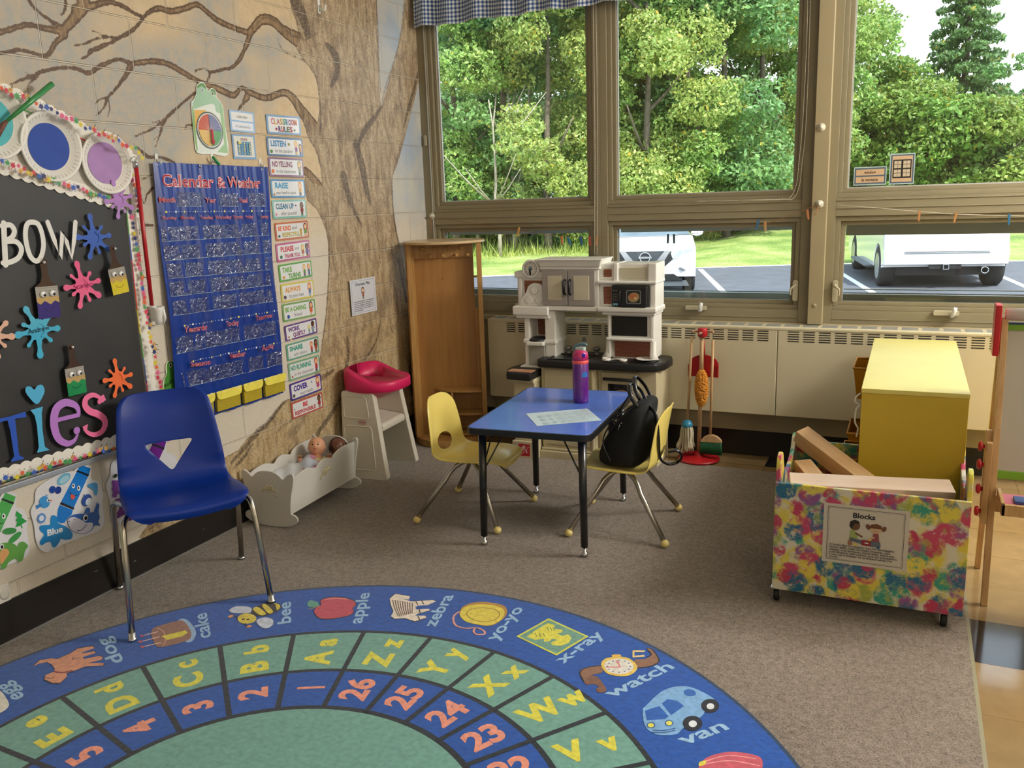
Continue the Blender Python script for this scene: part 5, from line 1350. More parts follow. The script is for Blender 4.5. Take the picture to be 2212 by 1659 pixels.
def pocket(a, b, c, d):
  """corners tl, tr, br, bl in pixels"""
  P = [hx(*p, CX) for p in (a, b, c, d)]; bm = bm_new(); n = 14; m = 3; G = []
  for j in range(m + 1):
    for i in range(n + 1):
      p = P[0].lerp(P[1], i / n).lerp(P[3].lerp(P[2], i / n), j / m); p.x = CX + 0.003 + wave(p.y, p.z) + 0.002 * math.sin(i * 1.9 + j); G.append(bm.verts.new(p))
  for j in range(m):
    for i in range(n): bm.faces.new((G[j * (n + 1) + i], G[j * (n + 1) + i + 1], G[(j + 1) * (n + 1) + i + 1], G[(j + 1) * (n + 1) + i])).smooth = True
  return bm
m_seam = mat('sealed_seam_highlight', 'A9C0E0', 0.15, coat=1.0, var=0.5, scale=60)  # pale blue puts the highlight along the seam into its colour
def pocket_row(a, b, c, d, seam=True):
  o = finish('clear_pocket', pocket(a, b, c, d), m_film, chart, smooth=True)
  if seam:
    bm = bm_new(); P = [hx(*d, CX).lerp(hx(*c, CX), q / 16) for q in range(17)]
    for p in P: p.x = CX + 0.003 + wave(p.y, p.z)
    tube(bm, P, 0.0011, 5); finish('seam', bm, m_seam, o)
L_ = [522, 563, 602, 641, 682]; R_ = [508, 545, 582, 615, 650]; LX = [351, 357, 364, 369, 375]; RX_ = [582, 586, 590, 594, 597]
for q in range(5): pocket_row((LX[q] - 3, L_[q] - 31), (RX_[q] - 2, R_[q] - 27), (RX_[q], R_[q]), (LX[q], L_[q]))
pocket_row((379, 415), (437, 416), (438, 446), (381, 446)); pocket_row((469, 417), (511, 418), (512, 446), (471, 446)); pocket_row((535, 417), (572, 417), (574, 446), (537, 446))
pocket_row((375, 730), (600, 692), (604, 720), (379, 765)); pocket_row((389, 806), (604, 758), (608, 786), (396, 838))
# yellow pockets with flaps
m_yel = mat('yellow_nylon', 'B09C28', 0.45, var=0.08, scale=20); m_yel2 = mat('yellow_nylon_flap', 'F4E660', 0.4, var=0.05, scale=20)
YT = lambda u: 848 - (u - 452) * 0.283; YB = lambda u: 890 - (u - 460) * 0.312
for (u0, u1) in ((404, 454), (461, 512), (519, 558), (565, 608)):
  P = [hx(u0, YT(u0) + 3, CX), hx(u1, YT(u1) + 3, CX), hx(u1 + 2, YB(u1) , CX), hx(u0 + 3, YB(u0), CX)]
  bm = bm_new()
  A = [bm.verts.new((CX + 0.004, p.y, p.z)) for p in P]; Bv = [bm.verts.new((CX + 0.020, p.y, p.z)) for p in P]
  bm.faces.new(Bv); [bm.faces.new((A[i], A[(i + 1) % 4], Bv[(i + 1) % 4], Bv[i])) for i in range(4)]
  po = finish('yellow_pocket', bm, m_yel, chart, bevel=0.003)
  bm = bm_new(); a, b = hx(u0 - 2, YT(u0 - 2), CX), hx(u1 + 1, YT(u1 + 1), CX); w = b.y - a.y; dz = b.z - a.z
  pr = [(a.y, a.z), (b.y, b.z), (b.y, b.z - 0.022), (b.y - 0.008, b.z - 0.036), (b.y - 0.022, b.z - 0.041), (a.y + 0.022, a.z - 0.041), (a.y + 0.008, a.z - 0.036), (a.y, a.z - 0.022)]
  prism(bm, pr, CX + 0.023, CX + 0.026, 'x'); finish('flap', bm, m_yel2, po, bevel=0.001)
for u, v in ((341, 356), (433, 358), (508, 365), (566, 366)):
  bm = bm_new(); c = hx(u, v, CX + .002); tube(bm, [c + Vector((0, .006 * math.cos(q), .006 * math.sin(q))) for q in [2 * PI * j / 14 for j in range(14)]], 0.0018, 6, closed=True); finish('grommet', bm, mat('steel', 'C8CACC', 0.25, 1.0), chart)
def wall_hook(u, v, label):
  c = hx(u, v, 0); bm = bm_new(); prism(bm, rrect(c.y - 0.008, c.z - 0.02, c.y + 0.008, c.z + 0.02, 0.005), 0, 0.004, 'x')
  tube(bm, [(0.004, c.y, c.z), (0.012, c.y, c.z - 0.018), (0.022, c.y, c.z - 0.022), (0.026, c.y, c.z - 0.010)], 0.004, 8)
  tag(finish('adhesive_hook', bm, mat('white_plastic', 'E8E8E4', 0.3)), label, 'hook')
wall_hook(337, 343, 'white adhesive hook at the top left corner of the blue chart'); wall_hook(457, 342, 'white adhesive hook with a green clip above the blue chart'); wall_hook(561, 352, 'white adhesive hook at the top right corner of the blue chart');
c = hx(687, 12, 0); bm = bm_new(); prism(bm, rrect(c.y - 0.010, c.z - 0.04, c.y + 0.010, c.z + 0.05, 0.006), 0, 0.006, 'x'); tube(bm, [(0.006, c.y, c.z), (0.02, c.y + .003, c.z - 0.028), (0.036, c.y + .006, c.z - 0.024), (0.04, c.y + .008, c.z)], 0.006, 8)
tag(finish('adhesive_hook', bm, mat('white_plastic', 'E8E8E4', 0.3)), 'large white hook high on the painted trunk', 'hook')
a, b = hx(459, 338, 0.03), hx(474, 356, 0.04)
bm = bm_new(); tube(bm, [a, b], [0.006, 0.008], 4); tag(finish('clothes_peg', bm, mat('green_plastic', '2F9A5C', 0.4)), 'green plastic clip above the middle of the blue chart', 'clip')
# ---- cards
def cardframe(px, x=0.004):
  """tl, tr, br, bl pixels -> ink frame with origin bottom left, plus width and height"""
  tl, tr, br, bl = [hx(u, v, x) for u, v in px]
  U = ((tr - tl) + (br - bl)) / 2; V = ((tl - bl) + (tr - br)) / 2; c = (tl + tr + br + bl) / 4; w, h = U.length, V.length
  U = U.normalized(); V = (V - U * V.dot(U)).normalized(); O = c - U * w / 2 - V * h / 2
  return Ink(O, U, V, 0.0), w, h
SK = ['E8B48C', '8A5A3C', 'F0C8A0', '6B4430']
def kid(k, x, y, h, skin, hair, shirt, pants, long=False, dress=False):
  k.ell(x, y + h * .72, h * .20, h * .24, hair, n=16)
  if long: k.quad(x - h * .19, y + h * .45, x + h * .19, y + h * .72, hair)
  k.ell(x, y + h * .69, h * .15, h * .17, skin, n=16)
  k.quad(x - h * .10, y, x - h * .015, y + h * .26, pants if not dress else skin); k.quad(x + h * .015, y, x + h * .10, y + h * .26, pants if not dress else skin)
  k.poly([(x - h * .10, y + h * .52), (x + h * .10, y + h * .52), (x + h * (.16 if dress else .12), y + h * .22), (x - h * (.16 if dress else .12), y + h * .22)], shirt)
  k.line([(x - h * .10, y + h * .48), (x - h * .2, y + h * .33)], h * .05, skin); k.line([(x + h * .10, y + h * .48), (x + h * .2, y + h * .33)], h * .05, skin)
def rule_card(px, bc, lines, kids, label, deco=()):
  k, w, h = cardframe(px)
  k.slab(rrect(0, 0, w, h, .008), 0.0015, bc); k.rr(w * .045, h * .10, w * .965, h * .90, .007, 'E9EBEE')
  for (s, x, y, sz, col, b, wd) in lines: k.text(s, w * x, h * y, h * sz, col, 0, b, 'l', width=w * wd)
  for (x, hh, a, b, c, d, lo, dr) in kids: kid(k, w * x, h * .11, h * hh, a, b, c, d, lo, dr)
  for (x, y, r, c) in deco: k.ell(w * x, h * y, h * r, h * r, c, n=6)
  tag(mesh_ink('rule_card', k, LAMI()), label, 'card')
G = '5A5E66'
k, w, h = cardframe([(573, 246), (649, 253), (649, 292), (579, 289)])
k.slab(rrect(0, 0, w, h, .008), 0.0015, '7FA4CC'); k.rr(w * .05, h * .1, w * .95, h * .9, .007, 'EFEFF2')
for i, (ch, c) in enumerate(zip('CLASSROOM', ['D0607A', 'C8A03C', 'C8643C', 'C89A30', '4A9A5C', '3A7AA8', '8A4A8C', 'B8404A', 'D08050'])): k.text(ch, w * (.13 + .085 * i), h * .52, h * .42, c, 0, .03, 'l', width=w * .075)
for i, (ch, c) in enumerate(zip('RULES', ['6A3F7A', 'C8503A', '3C7C98', '5A6A3C', 'B8405A'])): k.text(ch, w * (.32 + .085 * i), h * .14, h * .40, c, 0, .03, 'l', width=w * .075)
k.ell(w * .26, h * .27, h * .07, h * .07, 'A03050', n=8); k.ell(w * .80, h * .25, h * .06, h * .06, '5A7040', n=8)
tag(mesh_ink('rule_card', k, LAMI()), 'card reading CLASSROOM RULES in rainbow letters, topmost of the column', 'card')
rule_card([(575, 294), (654, 300), (654, 339), (579, 337)], '5F7FA6', [('LISTEN', .10, .52, .42, '4A8CC0', .04, .42), ('to the speaker', .20, .20, .26, G, 0, .50)], [(.80, .78, SK[2], 'D8B040', '8A4A9A', 'D8C060', 0, 0), (.92, .62, SK[0], '4A3A2A', 'C87838', '3A5A8A', 0, 0)], 'rule card reading LISTEN to the speaker, blue border', [(.1, .25, .1, '4A7A3C'), (.6, .65, .08, 'A8A040')])
rule_card([(579, 339), (655, 343), (656, 383), (583, 381)], '8C6A8C', [('NO YELLING', .09, .52, .40, '8A4A6E', .035, .58), ('in the classroom', .20, .20, .26, G, 0, .55)], [(.88, .80, SK[2], 'A89850', 'A0A4AC', '6A8A6A', 1, 0)], 'rule card reading NO YELLING in the classroom, mauve border', [(.1, .28, .12, 'D8783C')])
rule_card([(583, 387), (658, 388), (659, 427), (587, 427)], '5C94C4', [('RAISE', .12, .52, .42, '4AA0CC', .04, .38), ('your hand to speak', .14, .20, .24, G, 0, .58)], [(.85, .82, SK[2], 'D89848', 'D8A848', '4A4A3A', 0, 0)], 'rule card reading RAISE your hand to speak, blue border and orange haired child', [(.08, .18, .07, 'C08040')])
rule_card([(585, 432), (661, 431), (662, 469), (592, 473)], '8CC4BC', [('CLEAN UP', .10, .52, .40, '3A7FA0', .04, .52), ('after yourself', .24, .18, .27, G, 0, .46)], [(.86, .80, SK[1], '3A2A22', '8A2F2F', '3A5A4A', 0, 0)], 'rule card reading CLEAN UP after yourself, pale green border', [(.1, .22, .08, 'D89AA8'), (.68, .68, .06, '6A4A7A')])
rule_card([(591, 482), (665, 476), (667, 513), (598, 521)], 'C8785C', [('BE KIND', .09, .54, .36, 'E07038', .035, .38), ('and', .50, .56, .30, G, 0, .14), ('RESPECTFUL', .20, .18, .34, 'C0AC48', .03, .52)], [(.76, .5, 'C8A048', 'C8A048', 'C8A048', 'C8A048', 0, 0), (.90, .80, SK[2], '8A4030', '6AA05A', 'D8B048', 1, 1)], 'rule card reading BE KIND and RESPECTFUL, orange border', [(.1, .25, .08, '3A6A4A')])
rule_card([(594, 527), (668, 518), (670, 555), (600, 567)], 'C06A98', [('PLEASE', .13, .52, .38, 'C8304A', .035, .38), ('and', .55, .54, .26, G, 0, .12), ('THANK YOU', .22, .16, .30, 'B8406A', .03, .46)], [(.78, .72, SK[2], 'C8B450', 'B0584A', 'B0584A', 1, 1), (.91, .76, SK[1], '2A2430', '6A5AA8', '6A5AA8', 0, 1)], 'rule card reading PLEASE and THANK YOU, pink border', [(.12, .25, .1, '2F6A50')])
rule_card([(600, 573), (673, 561), (674, 597), (606, 610)], '6AA85C', [('TAKE', .10, .52, .38, '6AAE48', .04, .28), ('TURNS', .26, .14, .38, '5EA04A', .04, .38)], [(.76, .76, SK[2], 'D8BC60', '5A8A5A', '5A3A5A', 0, 0), (.90, .74, SK[0], 'D8A048', '6A8AA8', '4A6A8A', 0, 0)], 'rule card reading TAKE TURNS, green border', [(.12, .24, .1, 'E0A050')])
rule_card([(604, 615), (677, 604), (679, 641), (611, 654)], 'D8CC68', [('ALWAYS', .12, .52, .38, 'DE9A3C', .04, .46), ('try your best', .22, .20, .27, G, 0, .45)], [(.86, .80, SK[2], 'D8703C', '4A74B4', 'A8B4C0', 1, 0)], 'rule card reading ALWAYS try your best, yellow border', [(.1, .26, .12, '5A4A5A')])
rule_card([(607, 657), (680, 646), (682, 681), (614, 697)], '7CA868', [('BE A CARING', .09, .52, .36, '6AAA4A', .035, .62), ('friend', .34, .20, .30, G, 0, .22)], [(.86, .82, SK[0], '5A3828', 'D0603C', 'D8C850', 1, 1)], 'rule card reading BE A CARING friend, green border and blue star', [(.16, .25, .12, '3A5CB0')])
rule_card([(612, 705), (684, 686), (685, 719), (619, 738)], '6A4A8C', [('WORK', .10, .54, .38, '6A3A8A', .045, .36), ('QUIETLY', .24, .18, .36, '7A2F7A', .04, .38)], [(.74, .6, 'E0D48C', 'E0D48C', '8AA0C8', '8AA0C8', 1, 0), (.86, .80, SK[3], '2A201C', '9AA8C0', '5A7AA0', 0, 0)], 'rule card reading WORK QUIETLY, purple border', [(.1, .24, .07, 'C07050')])
rule_card([(616, 745), (687, 726), (690, 760), (623, 781)], '6FA890', [('SHARE', .09, .54, .38, '2F9A88', .045, .40), ('with others', .20, .20, .28, G, 0, .40)], [(.76, .72, SK[0], 'C87850', 'B8303A', '2A2A2A', 0, 0), (.90, .80, SK[1], '2A1C18', 'A84A38', '8A5A40', 1, 0)], 'rule card reading SHARE with others, teal border', [(.08, .2, .06, 'C8D0D8')])
rule_card([(620, 786), (690, 766), (691, 803), (627, 824)], '7FAE8C', [('NO RUNNING', .07, .54, .38, '2A9A84', .04, .64), ('in the classroom', .18, .20, .28, G, 0, .58)], [(.88, .84, SK[0], 'B85A3C', 'B8303A', '4A1A2A', 0, 0)], 'rule card reading NO RUNNING in the classroom, green border', [(.1, .2, .07, 'A8584A')])
rule_card([(624, 830), (693, 807), (695, 842), (630, 868)], '4A3A8C', [('COVER', .11, .50, .42, '4A3A9A', .05, .44), ('your mouth', .30, .18, .28, G, 0, .40)], [(.88, .84, SK[2], 'C8703C', 'B0488C', 'B0488C', 1, 1)], 'rule card reading COVER your mouth, dark violet border', [(.10, .26, .11, '5A5048'), (.68, .7, .06, '4A7AA8')])
rule_card([(627, 871), (696, 847), (698, 880), (633, 907)], 'B8584C', [('BE', .36, .54, .36, 'C8303A', .045, .15), ('RESPONSIBLE', .10, .18, .32, 'C0303A', .035, .66)], [(.88, .84, SK[3], '2A2020', 'A82A38', 'A82A38', 0, 1)], 'rule card reading BE RESPONSIBLE, red border, lowest of the column', [(.09, .55, .05, '4A5A6A')])
# word cards, frog card, frog calendar
k, w, h = cardframe([(494, 237), (548, 243), (552, 289), (499, 282)])
k.slab([(0, 0), (w, 0), (w, h), (0, h)], 0.0012, '8FB2DC'); k.quad(w * .07, h * .54, w * .93, h * .92, 'E6E4E0'); k.quad(w * .07, h * .08, w * .93, h * .46, 'E4E8F0')
k.text('calendar', w * .5, h * .66, h * .2, '6A6A6A', 0, .01, 'c', width=w * .46); k.text('el calendario', w * .5, h * .2, h * .2, '8A8A98', 0, .01, 'c', width=w * .6)
tag(mesh_ink('word_card', k, LAMI()), 'pale blue laminated word card with two faded words above a calendar picture', 'card')
k, w, h = cardframe([(501, 290), (550, 292), (554, 346), (504, 342)])
k.slab([(0, 0), (w, 0), (w, h), (0, h)], 0.0012, '6F94BC'); k.quad(w * .07, h * .1, w * .93, h * .93, 'DCD8CC'); k.quad(w * .20, h * .16, w * .80, h * .72, '3A78A8'); k.quad(w * .36, h * .75, w * .66, h * .86, 'A08878')
for i in range(5):
  for j in range(5): k.quad(w * (.25 + .11 * i), h * (.20 + .10 * j), w * (.31 + .11 * i), h * (.26 + .10 * j), ['C8B848', '4AA0A0', 'D8D060', '5A8AC0'][(i * 3 + j * 2) % 4])
k.quad(w * .22, h * .62, w * .36, h * .71, 'E0D040')
tag(mesh_ink('picture_card', k, LAMI()), 'small laminated card with a picture of a yellow and blue calendar', 'card')
k = Px(0.005, 0.0)
z5 = lambda x, y: (400 + x * .10852, 170 + y * .10852)
FR = [z5(*p) for p in smoothpts([(225, 280), (225, 150), (300, 65), (380, 85), (430, 180), (470, 240), (500, 195), (560, 195), (620, 260), (625, 370), (690, 440), (755, 570), (790, 900), (860, 1500), (560, 1500), (240, 1475), (180, 1180), (120, 520), (165, 420)], 3, True)]
k.slab(FR, 0.0012, 'E8EFE8')
k.poly([z5(*p) for p in smoothpts([(235, 270), (240, 160), (300, 90), (370, 100), (420, 190), (480, 260), (520, 215), (590, 240), (610, 370), (680, 450), (735, 580), (740, 680), (620, 660), (560, 500), (300, 560), (180, 600), (150, 500), (180, 420)], 3, True)], 'A8CCAC')
k.poly([z5(*p) for p in smoothpts([(300, 90), (370, 100), (420, 190), (380, 190), (330, 150), (240, 190), (250, 130)], 3, True)], '6E9A5C')
k.poly([z5(*p) for p in smoothpts([(500, 220), (560, 205), (605, 260), (610, 330), (570, 300), (540, 270)], 3, True)], '6E9A5C')
k.poly([z5(*p) for p in [(135, 520), (165, 620), (250, 1420), (225, 1440), (150, 900)]], '8CB870'); k.poly([z5(*p) for p in [(700, 460), (750, 600), (850, 1480), (640, 1460), (780, 1300), (700, 700)]], '9CC48C')
k.poly([z5(*p) for p in [(180, 620), (420, 620), (260, 900), (200, 1000)]], 'E8B860')
p = k.c(z5(545, 300)); k.k.ell(p[0], p[1], .007, .008, 'E8E8D0'); k.k.ell(p[0], p[1], .004, .005, '252018'); p = k.c(z5(335, 230)); k.k.ell(p[0], p[1], .007, .008, 'D8DCE4'); k.k.ell(p[0], p[1], .004, .005, '7A7F94')
cc = k.c(z5(485, 1030)); R = abs(k.c(z5(485, 660))[1] - cc[1])
k.k.ell(cc[0], cc[1], R, R, '5A5E54', n=40); k.k.ell(cc[0], cc[1], R * .92, R * .92, 'E4EAE8', n=40)
for a0, a1, c in ((90, 180, 'CC5A3C'), (0, 90, '6F78A8'), (-90, 0, '4AA060'), (180, 270, 'E4C06A')):
  k.k.poly([cc] + [(cc[0] + R * .86 * math.cos(math.radians(a0 + (a1 - a0) * q / 10)), cc[1] + R * .86 * math.sin(math.radians(a0 + (a1 - a0) * q / 10))) for q in range(11)], c)
  for q in range(1, 8):
    a = math.radians(a0 + (a1 - a0) * q / 8); k.k.line([cc, (cc[0] + R * .86 * math.cos(a), cc[1] + R * .86 * math.sin(a))], .0008, 'EED8C8')
t = tag(mesh_ink('frog_dial', k.k, LAMI()), 'green frog shaped temperature dial card above the blue chart', 'weather dial')
bm = bm_new(); prism(bm, [(cc[0] - .005, cc[1] + .005), (cc[0] + .005, cc[1] + .005), (cc[0] + .008, cc[1] - .045), (cc[0] + .014, cc[1] - .045), (cc[0] + .004, cc[1] - .065), (cc[0] - .010, cc[1] - .045), (cc[0] - .004, cc[1] - .045)], 0.0175, 0.0195, 'x'); finish('red_arrow', bm, mat('red_gloss', 'B8202A', 0.3), t)
k = Px(0.005, 0.0); zt = lambda x, y: (x * .19892, 700 + y * .19892)
k.slab([zt(*p) for p in smoothpts([(1890, 400), (1830, 400), (1800, 440), (1800, 500), (1800, 560), (1770, 620), (1770, 700), (1790, 850), (2000, 850), (2000, 400)], 3, True)], 0.0012, 'DDE2C8')
k.poly([zt(*p) for p in smoothpts([(1890, 410), (1830, 410), (1812, 450), (1815, 520), (1800, 570), (1785, 630), (1790, 840), (1990, 840), (1990, 410)], 3, True)], '4A8C3A')
p = k.c(zt(1852, 448)); k.k.ell(p[0], p[1], .008, .009, 'E8ECD0'); k.k.ell(p[0], p[1], .005, .006, '1A1A14')
text_px(k.k, 'Today', zt(1795, 700), zt(1890, 610), 8, '1A1A1A', .01, x=.005)
tag(mesh_ink('frog_card', k.k, LAMI()), 'green frog card marked Today half behind the blue chart', 'card')
# dramatic play card on its hook
k, w, h = cardframe([(751, 606), (811, 598), (813, 669), (765, 684)], x=0.012)
k.slab([(0, 0), (w, 0), (w, h), (0, h)], 0.0012, 'DADDE6'); k.frame(w * .05, h * .05, w * .95, h * .95, .0012, '3A3E48')
k.text('Dramatic Play', w * .5, h * .82, h * .115, '2A2A30', 0, .02, 'c', width=w * .56); kid(k, w * .48, h * .42, h * .36, SK[2], '5A3A38', '9A5A58', '6A8A6A', True)
for i, s in enumerate(["It looks like I'm playing, but I'm developing", 'oral skills, social skills, independence and', 'fantasy vs. imagining, responsibility, and', 'the creative process. I may be a Mom, chef,', 'teacher, doctor, artist, scientist or a', 'soldier when I grow.']): k.text(s, w * .10, h * (.36 - .052 * i), h * .042, '3A3E48', 0, .012, 'l', width=w * (.78 if i < 5 else .35))
t = tag(mesh_ink('sign_card', k, LAMI()), 'white laminated sign reading Dramatic Play hung on the painted trunk', 'sign')
c = hx(783, 603, 0.014); bm = bm_new(); ball(bm, c, 0.006, sc=(.6, .7, 1.6)); finish('hanging_hook', bm, mat('white_plastic', 'E8E8E4', 0.3), t)
# ================================================================== AT THE WINDOWS
# gingham valance
k = Ink(); zt_, zb = 3.02, 2.53; cw = 0.0115; x = 0.03; i = 0; nz2 = int((zt_ - zb) / cw)
cols = [('E4E6E4', '8C9CB4'), ('7F93B4', '2C4680')]
s = 0.0; cl = []
while x < 6.3:
  cl.append((x, -0.085 + 0.016 * math.sin(x * 38 + 0.8 * math.sin(x * 7)), zb + 0.006 * math.sin(x * 16)))
  x += cw * (0.80 + 0.18 * math.cos(x * 38))
for i in range(len(cl) - 1):
  for j in range(nz2):
    def P(q, jj): return (cl[q][0], cl[q][1] * (0.75 + 0.25 * (1 - jj / nz2)) , cl[q][2] + jj * cw)
    b = len(k.vs); k.vs += [Vector(P(i, j)), Vector(P(i + 1, j)), Vector(P(i + 1, j + 1)), Vector(P(i, j + 1))]; k.fs.append((b, b + 1, b + 2, b + 3))
    k.cs.append(hexc(cols[(i // 1) % 2][j % 2]))
o = mesh_ink('valance', k, printmat('gingham_cotton', 0.9, var=0.08, scale=300, fuzz=0.2)); tag(o, 'blue and white gingham valance across the window tops', 'curtain')
bm = bm_new(); tube(bm, [(0.02, -0.06, 3.0), (6.3, -0.06, 3.0)], 0.012, 10); tag(finish('curtain_rod', bm, mat('white_metal', 'EEEEEA', 0.4), smooth=True), 'curtain rod above the valance', 'curtain rod')
# bead chains
def beads(name, pts, label):
  bm = bm_new(); L = 0; last = None
  P = smoothpts(pts, 8); tube(bm, P, 0.0012, 5)
  acc = 0
  for a, b in zip(P[:-1], P[1:]):
    a = Vector(a); b = Vector(b); d = (b - a).length; n = max(1, int(d / 0.010))
    for q in range(n):
      c = a.lerp(b, q / n); m = Matrix.Translation(c) @ Matrix.Scale(0.0028, 4); bmesh.ops.create_icosphere(bm, subdivisions=1, radius=1.0, matrix=m)
  tag(finish(name, bm, mat('bead_white', 'CFC9B4', 0.4), smooth=True), label, 'cord')
for u in (1281, 1287):
  a = hy(u, 0, -0.02); b = hy(u + 4, 300, -0.02); c = hy(u + 3, 552, -0.02);
  beads('blind_chain', [(a.x, -0.03, 2.9), tuple(a), tuple(b), tuple(c)], 'beaded blind chain on the bar between the first two windows, %s strand' % ('left' if u == 1281 else 'right'))
for dx, lab in ((0, 'outer'), (-9, 'inner')):
  beads('blind_chain', [(hy(1750 + dx, -150, -.02).x, -0.02, 2.9)] + [tuple(hy(u + dx * s, v, -.02)) for u, v, s in ((1750, 20, .6), (1742, 250, .8), (1733, 350, .8), (1727, 400, .8), (1714, 428, 0.9))] + [tuple(hy(1690, 431 + (dx < 0) * -1, -.02)), tuple(hy(1600, 433, -.02)), tuple(hy(1503, 435, -.02))], 'beaded blind chain trailing along the rail of the middle window, %s strand' % lab)
# clothes line
LP = [(930, 468), (1120, 498), (1212, 510), (1232, 512), (1252, 513), (1274, 514), (1288, 514), (1446, 510), (1455, 509), (1540, 500), (1637, 487), (1655, 484), (1742, 452), (1770, 441)]
LR = [(1770, 440), (1880, 448), (1986, 457), (2065, 463), (2180, 466), (2330, 470)]
y0 = -0.065
bm = bm_new(); tube(bm, [hy(u, v, y0) for u, v in LP], 0.0012, 6); tube(bm, [hy(1767, 445, y0), hy(1763, 460, y0), hy(1760, 465, y0)], 0.002, 6); tube(bm, [hy(931, 470, y0), hy(932, 495, y0), hy(934, 520, y0)], 0.0015, 6)
tag(finish('clothes_line', bm, mat('orange_string', '9A6440', 0.8), smooth=True), 'thin brown string line across the first two windows', 'string')
bm = bm_new(); tube(bm, [hy(u, v, y0) for u, v in LR], 0.0016, 6); tag(finish('clothes_line', bm, mat('white_string', 'D8D0BC', 0.8), smooth=True), 'thin white string line across the right window', 'string')
def suction(u, v, label, yb=0.0):
  c = hy(u, v, yb); mt = Matrix.Translation(c) @ Matrix.Rotation(PI / 2, 4, 'X'); bm = bm_new(); lathe(bm, [(0.022, 0), (0.020, 0.004), (0.008, 0.010), (0.006, 0.016), (0.008, 0.022), (0.001, 0.026)], 20, mtx=mt)
  tag(finish('suction_hook', bm, mat('clear_plastic', 'C8C2AE', 0.15, coat=0.6), smooth=True), label, 'hook')
suction(933, 467, 'clear suction hook in the window corner that holds the string', 0.0); suction(1770, 441, 'clear suction hook on the cream post where the two strings meet', -0.05); suction(1774, 275, 'round clear button high on the cream post', -0.05)
c = hy(1759, 660, -0.05); bm = bm_new(); lathe(bm, [(0.011, 0), (0.010, 0.003), (0.004, 0.004)], 16, mtx=Matrix.Translation(c) @ Matrix.Rotation(PI / 2, 4, 'X')); tag(finish('wall_button', bm, m_post, smooth=True), 'small round cover low on the cream post', 'button')
PINS = [(1120, 499, 'C8964E', 14, 'natural wooden peg over the corner window glass'), (1214, 517, 'C07A40', -4, 'orange brown peg left of the two blue pegs'), (1229, 519, '2E6E8C', -20, 'teal peg hanging slanted in the corner window'), (1255, 519, '2A5A8C', -12, 'dark blue peg at the right end of the corner window'),
    (1274, 519, 'A84038', -3, 'short red peg on the bar between windows'), (1289, 519, 'C09060', 4, 'natural wooden peg next to the bead chain'), (1443, 514, '26323A', 2, 'dark peg over the car bonnet, left of its pair'), (1456, 514, '26323A', -2, 'dark peg over the car bonnet, right of its pair'),
    (1637, 483, '2A6088', 14, 'blue peg near the right end of the middle window'), (1653, 487, 'B88A52', -4, 'natural wooden peg beside the blue peg at the middle window'), (1745, 462, 'A8693E', -10, 'brown peg just left of the cream post'),
    (1986, 464, 'B07848', 2, 'brown peg in the right window rail, left one of two'), (2064, 468, 'B07A44', 8, 'orange brown peg in the right window rail, right one of two'), (2180, 472, '24648A', 0, 'blue peg near the right picture edge')]
pin0 = None
for (u, v, c, tl, lab) in PINS:
  q = hy(u, v, y0); t = thing('clothes_peg', lab, 'clothes peg', tuple(q), group='pegs on the window strings'); t.rotation_euler = (0, math.radians(tl), 0)
  for s in (-1, 1):
    bm = bm_new(); prism(bm, [(-0.0045, 0.022), (0.0045, 0.022), (0.005, 0.0), (0.004, -0.030), (-0.004, -0.030), (-0.005, 0.0)], s * 0.001, s * 0.006, 'y')
    finish('peg_half', bm, mat('peg_' + c, c, 0.6), t)
# cards stuck on the glass of the right window
def glasscard(px, fn, name, label):
  tl, tr, br, bl = [hy(u, v, 0.052) for u, v in px]; U = ((tr - tl) + (br - bl)) / 2; V = ((tl - bl) + (tr - br)) / 2; w, h = U.length, V.length; c = (tl + tr + br + bl) / 4
  k = Ink(c - Vector((w / 2, 0, h / 2)), (1, 0, 0), (0, 0, 1), 0.0); k.slab([(0, 0), (w, 0), (w, h), (0, h)], 0.0012, 'A9BDBA'); fn(k, w, h); tag(mesh_ink(name, k, PAPER()), label, 'card')
def fA(k, w, h):
  k.quad(w * .03, h * .06, w * .97, h * .94, '4A5A6E'); k.quad(w * .07, h * .54, w * .93, h * .86, 'C8A884'); k.quad(w * .07, h * .14, w * .93, h * .46, 'C8A884')
  k.text('window', w * .5, h * .63, h * .22, '4A3A30', 0, .02, 'c', width=w * .36); k.text('la ventana', w * .5, h * .23, h * .22, '4A3A30', 0, .02, 'c', width=w * .5)
glasscard([(1845, 363), (1915, 357), (1915, 397), (1843, 403)], fA, 'word_card', 'two line word card reading window and la ventana on the right pane')
def fW(k, w, h):
  k.quad(w * .04, h * .04, w * .96, h * .96, '4A5A6E'); k.quad(w * .10, h * .08, w * .90, h * .92, 'C8A884'); k.quad(w * .13, h * .2, w * .87, h * .80, '1E1A16')
  for a, b in ((.18, .46), (.54, .82)):
    for c, d in ((.25, .48), (.53, .76)):
      k.quad(w * a, h * c, w * b, h * d, 'C4B49A'); k.quad(w * (a + (b - a) * .48), h * c, w * (a + (b - a) * .52), h * d, '1E1A16'); k.quad(w * a, h * (c + (d - c) * .48), w * b, h * (c + (d - c) * .54), '1E1A16')
glasscard([(1923, 332), (1978, 330), (1974, 397), (1920, 399)], fW, 'picture_card', 'card with a picture of a dark framed window on the right pane')
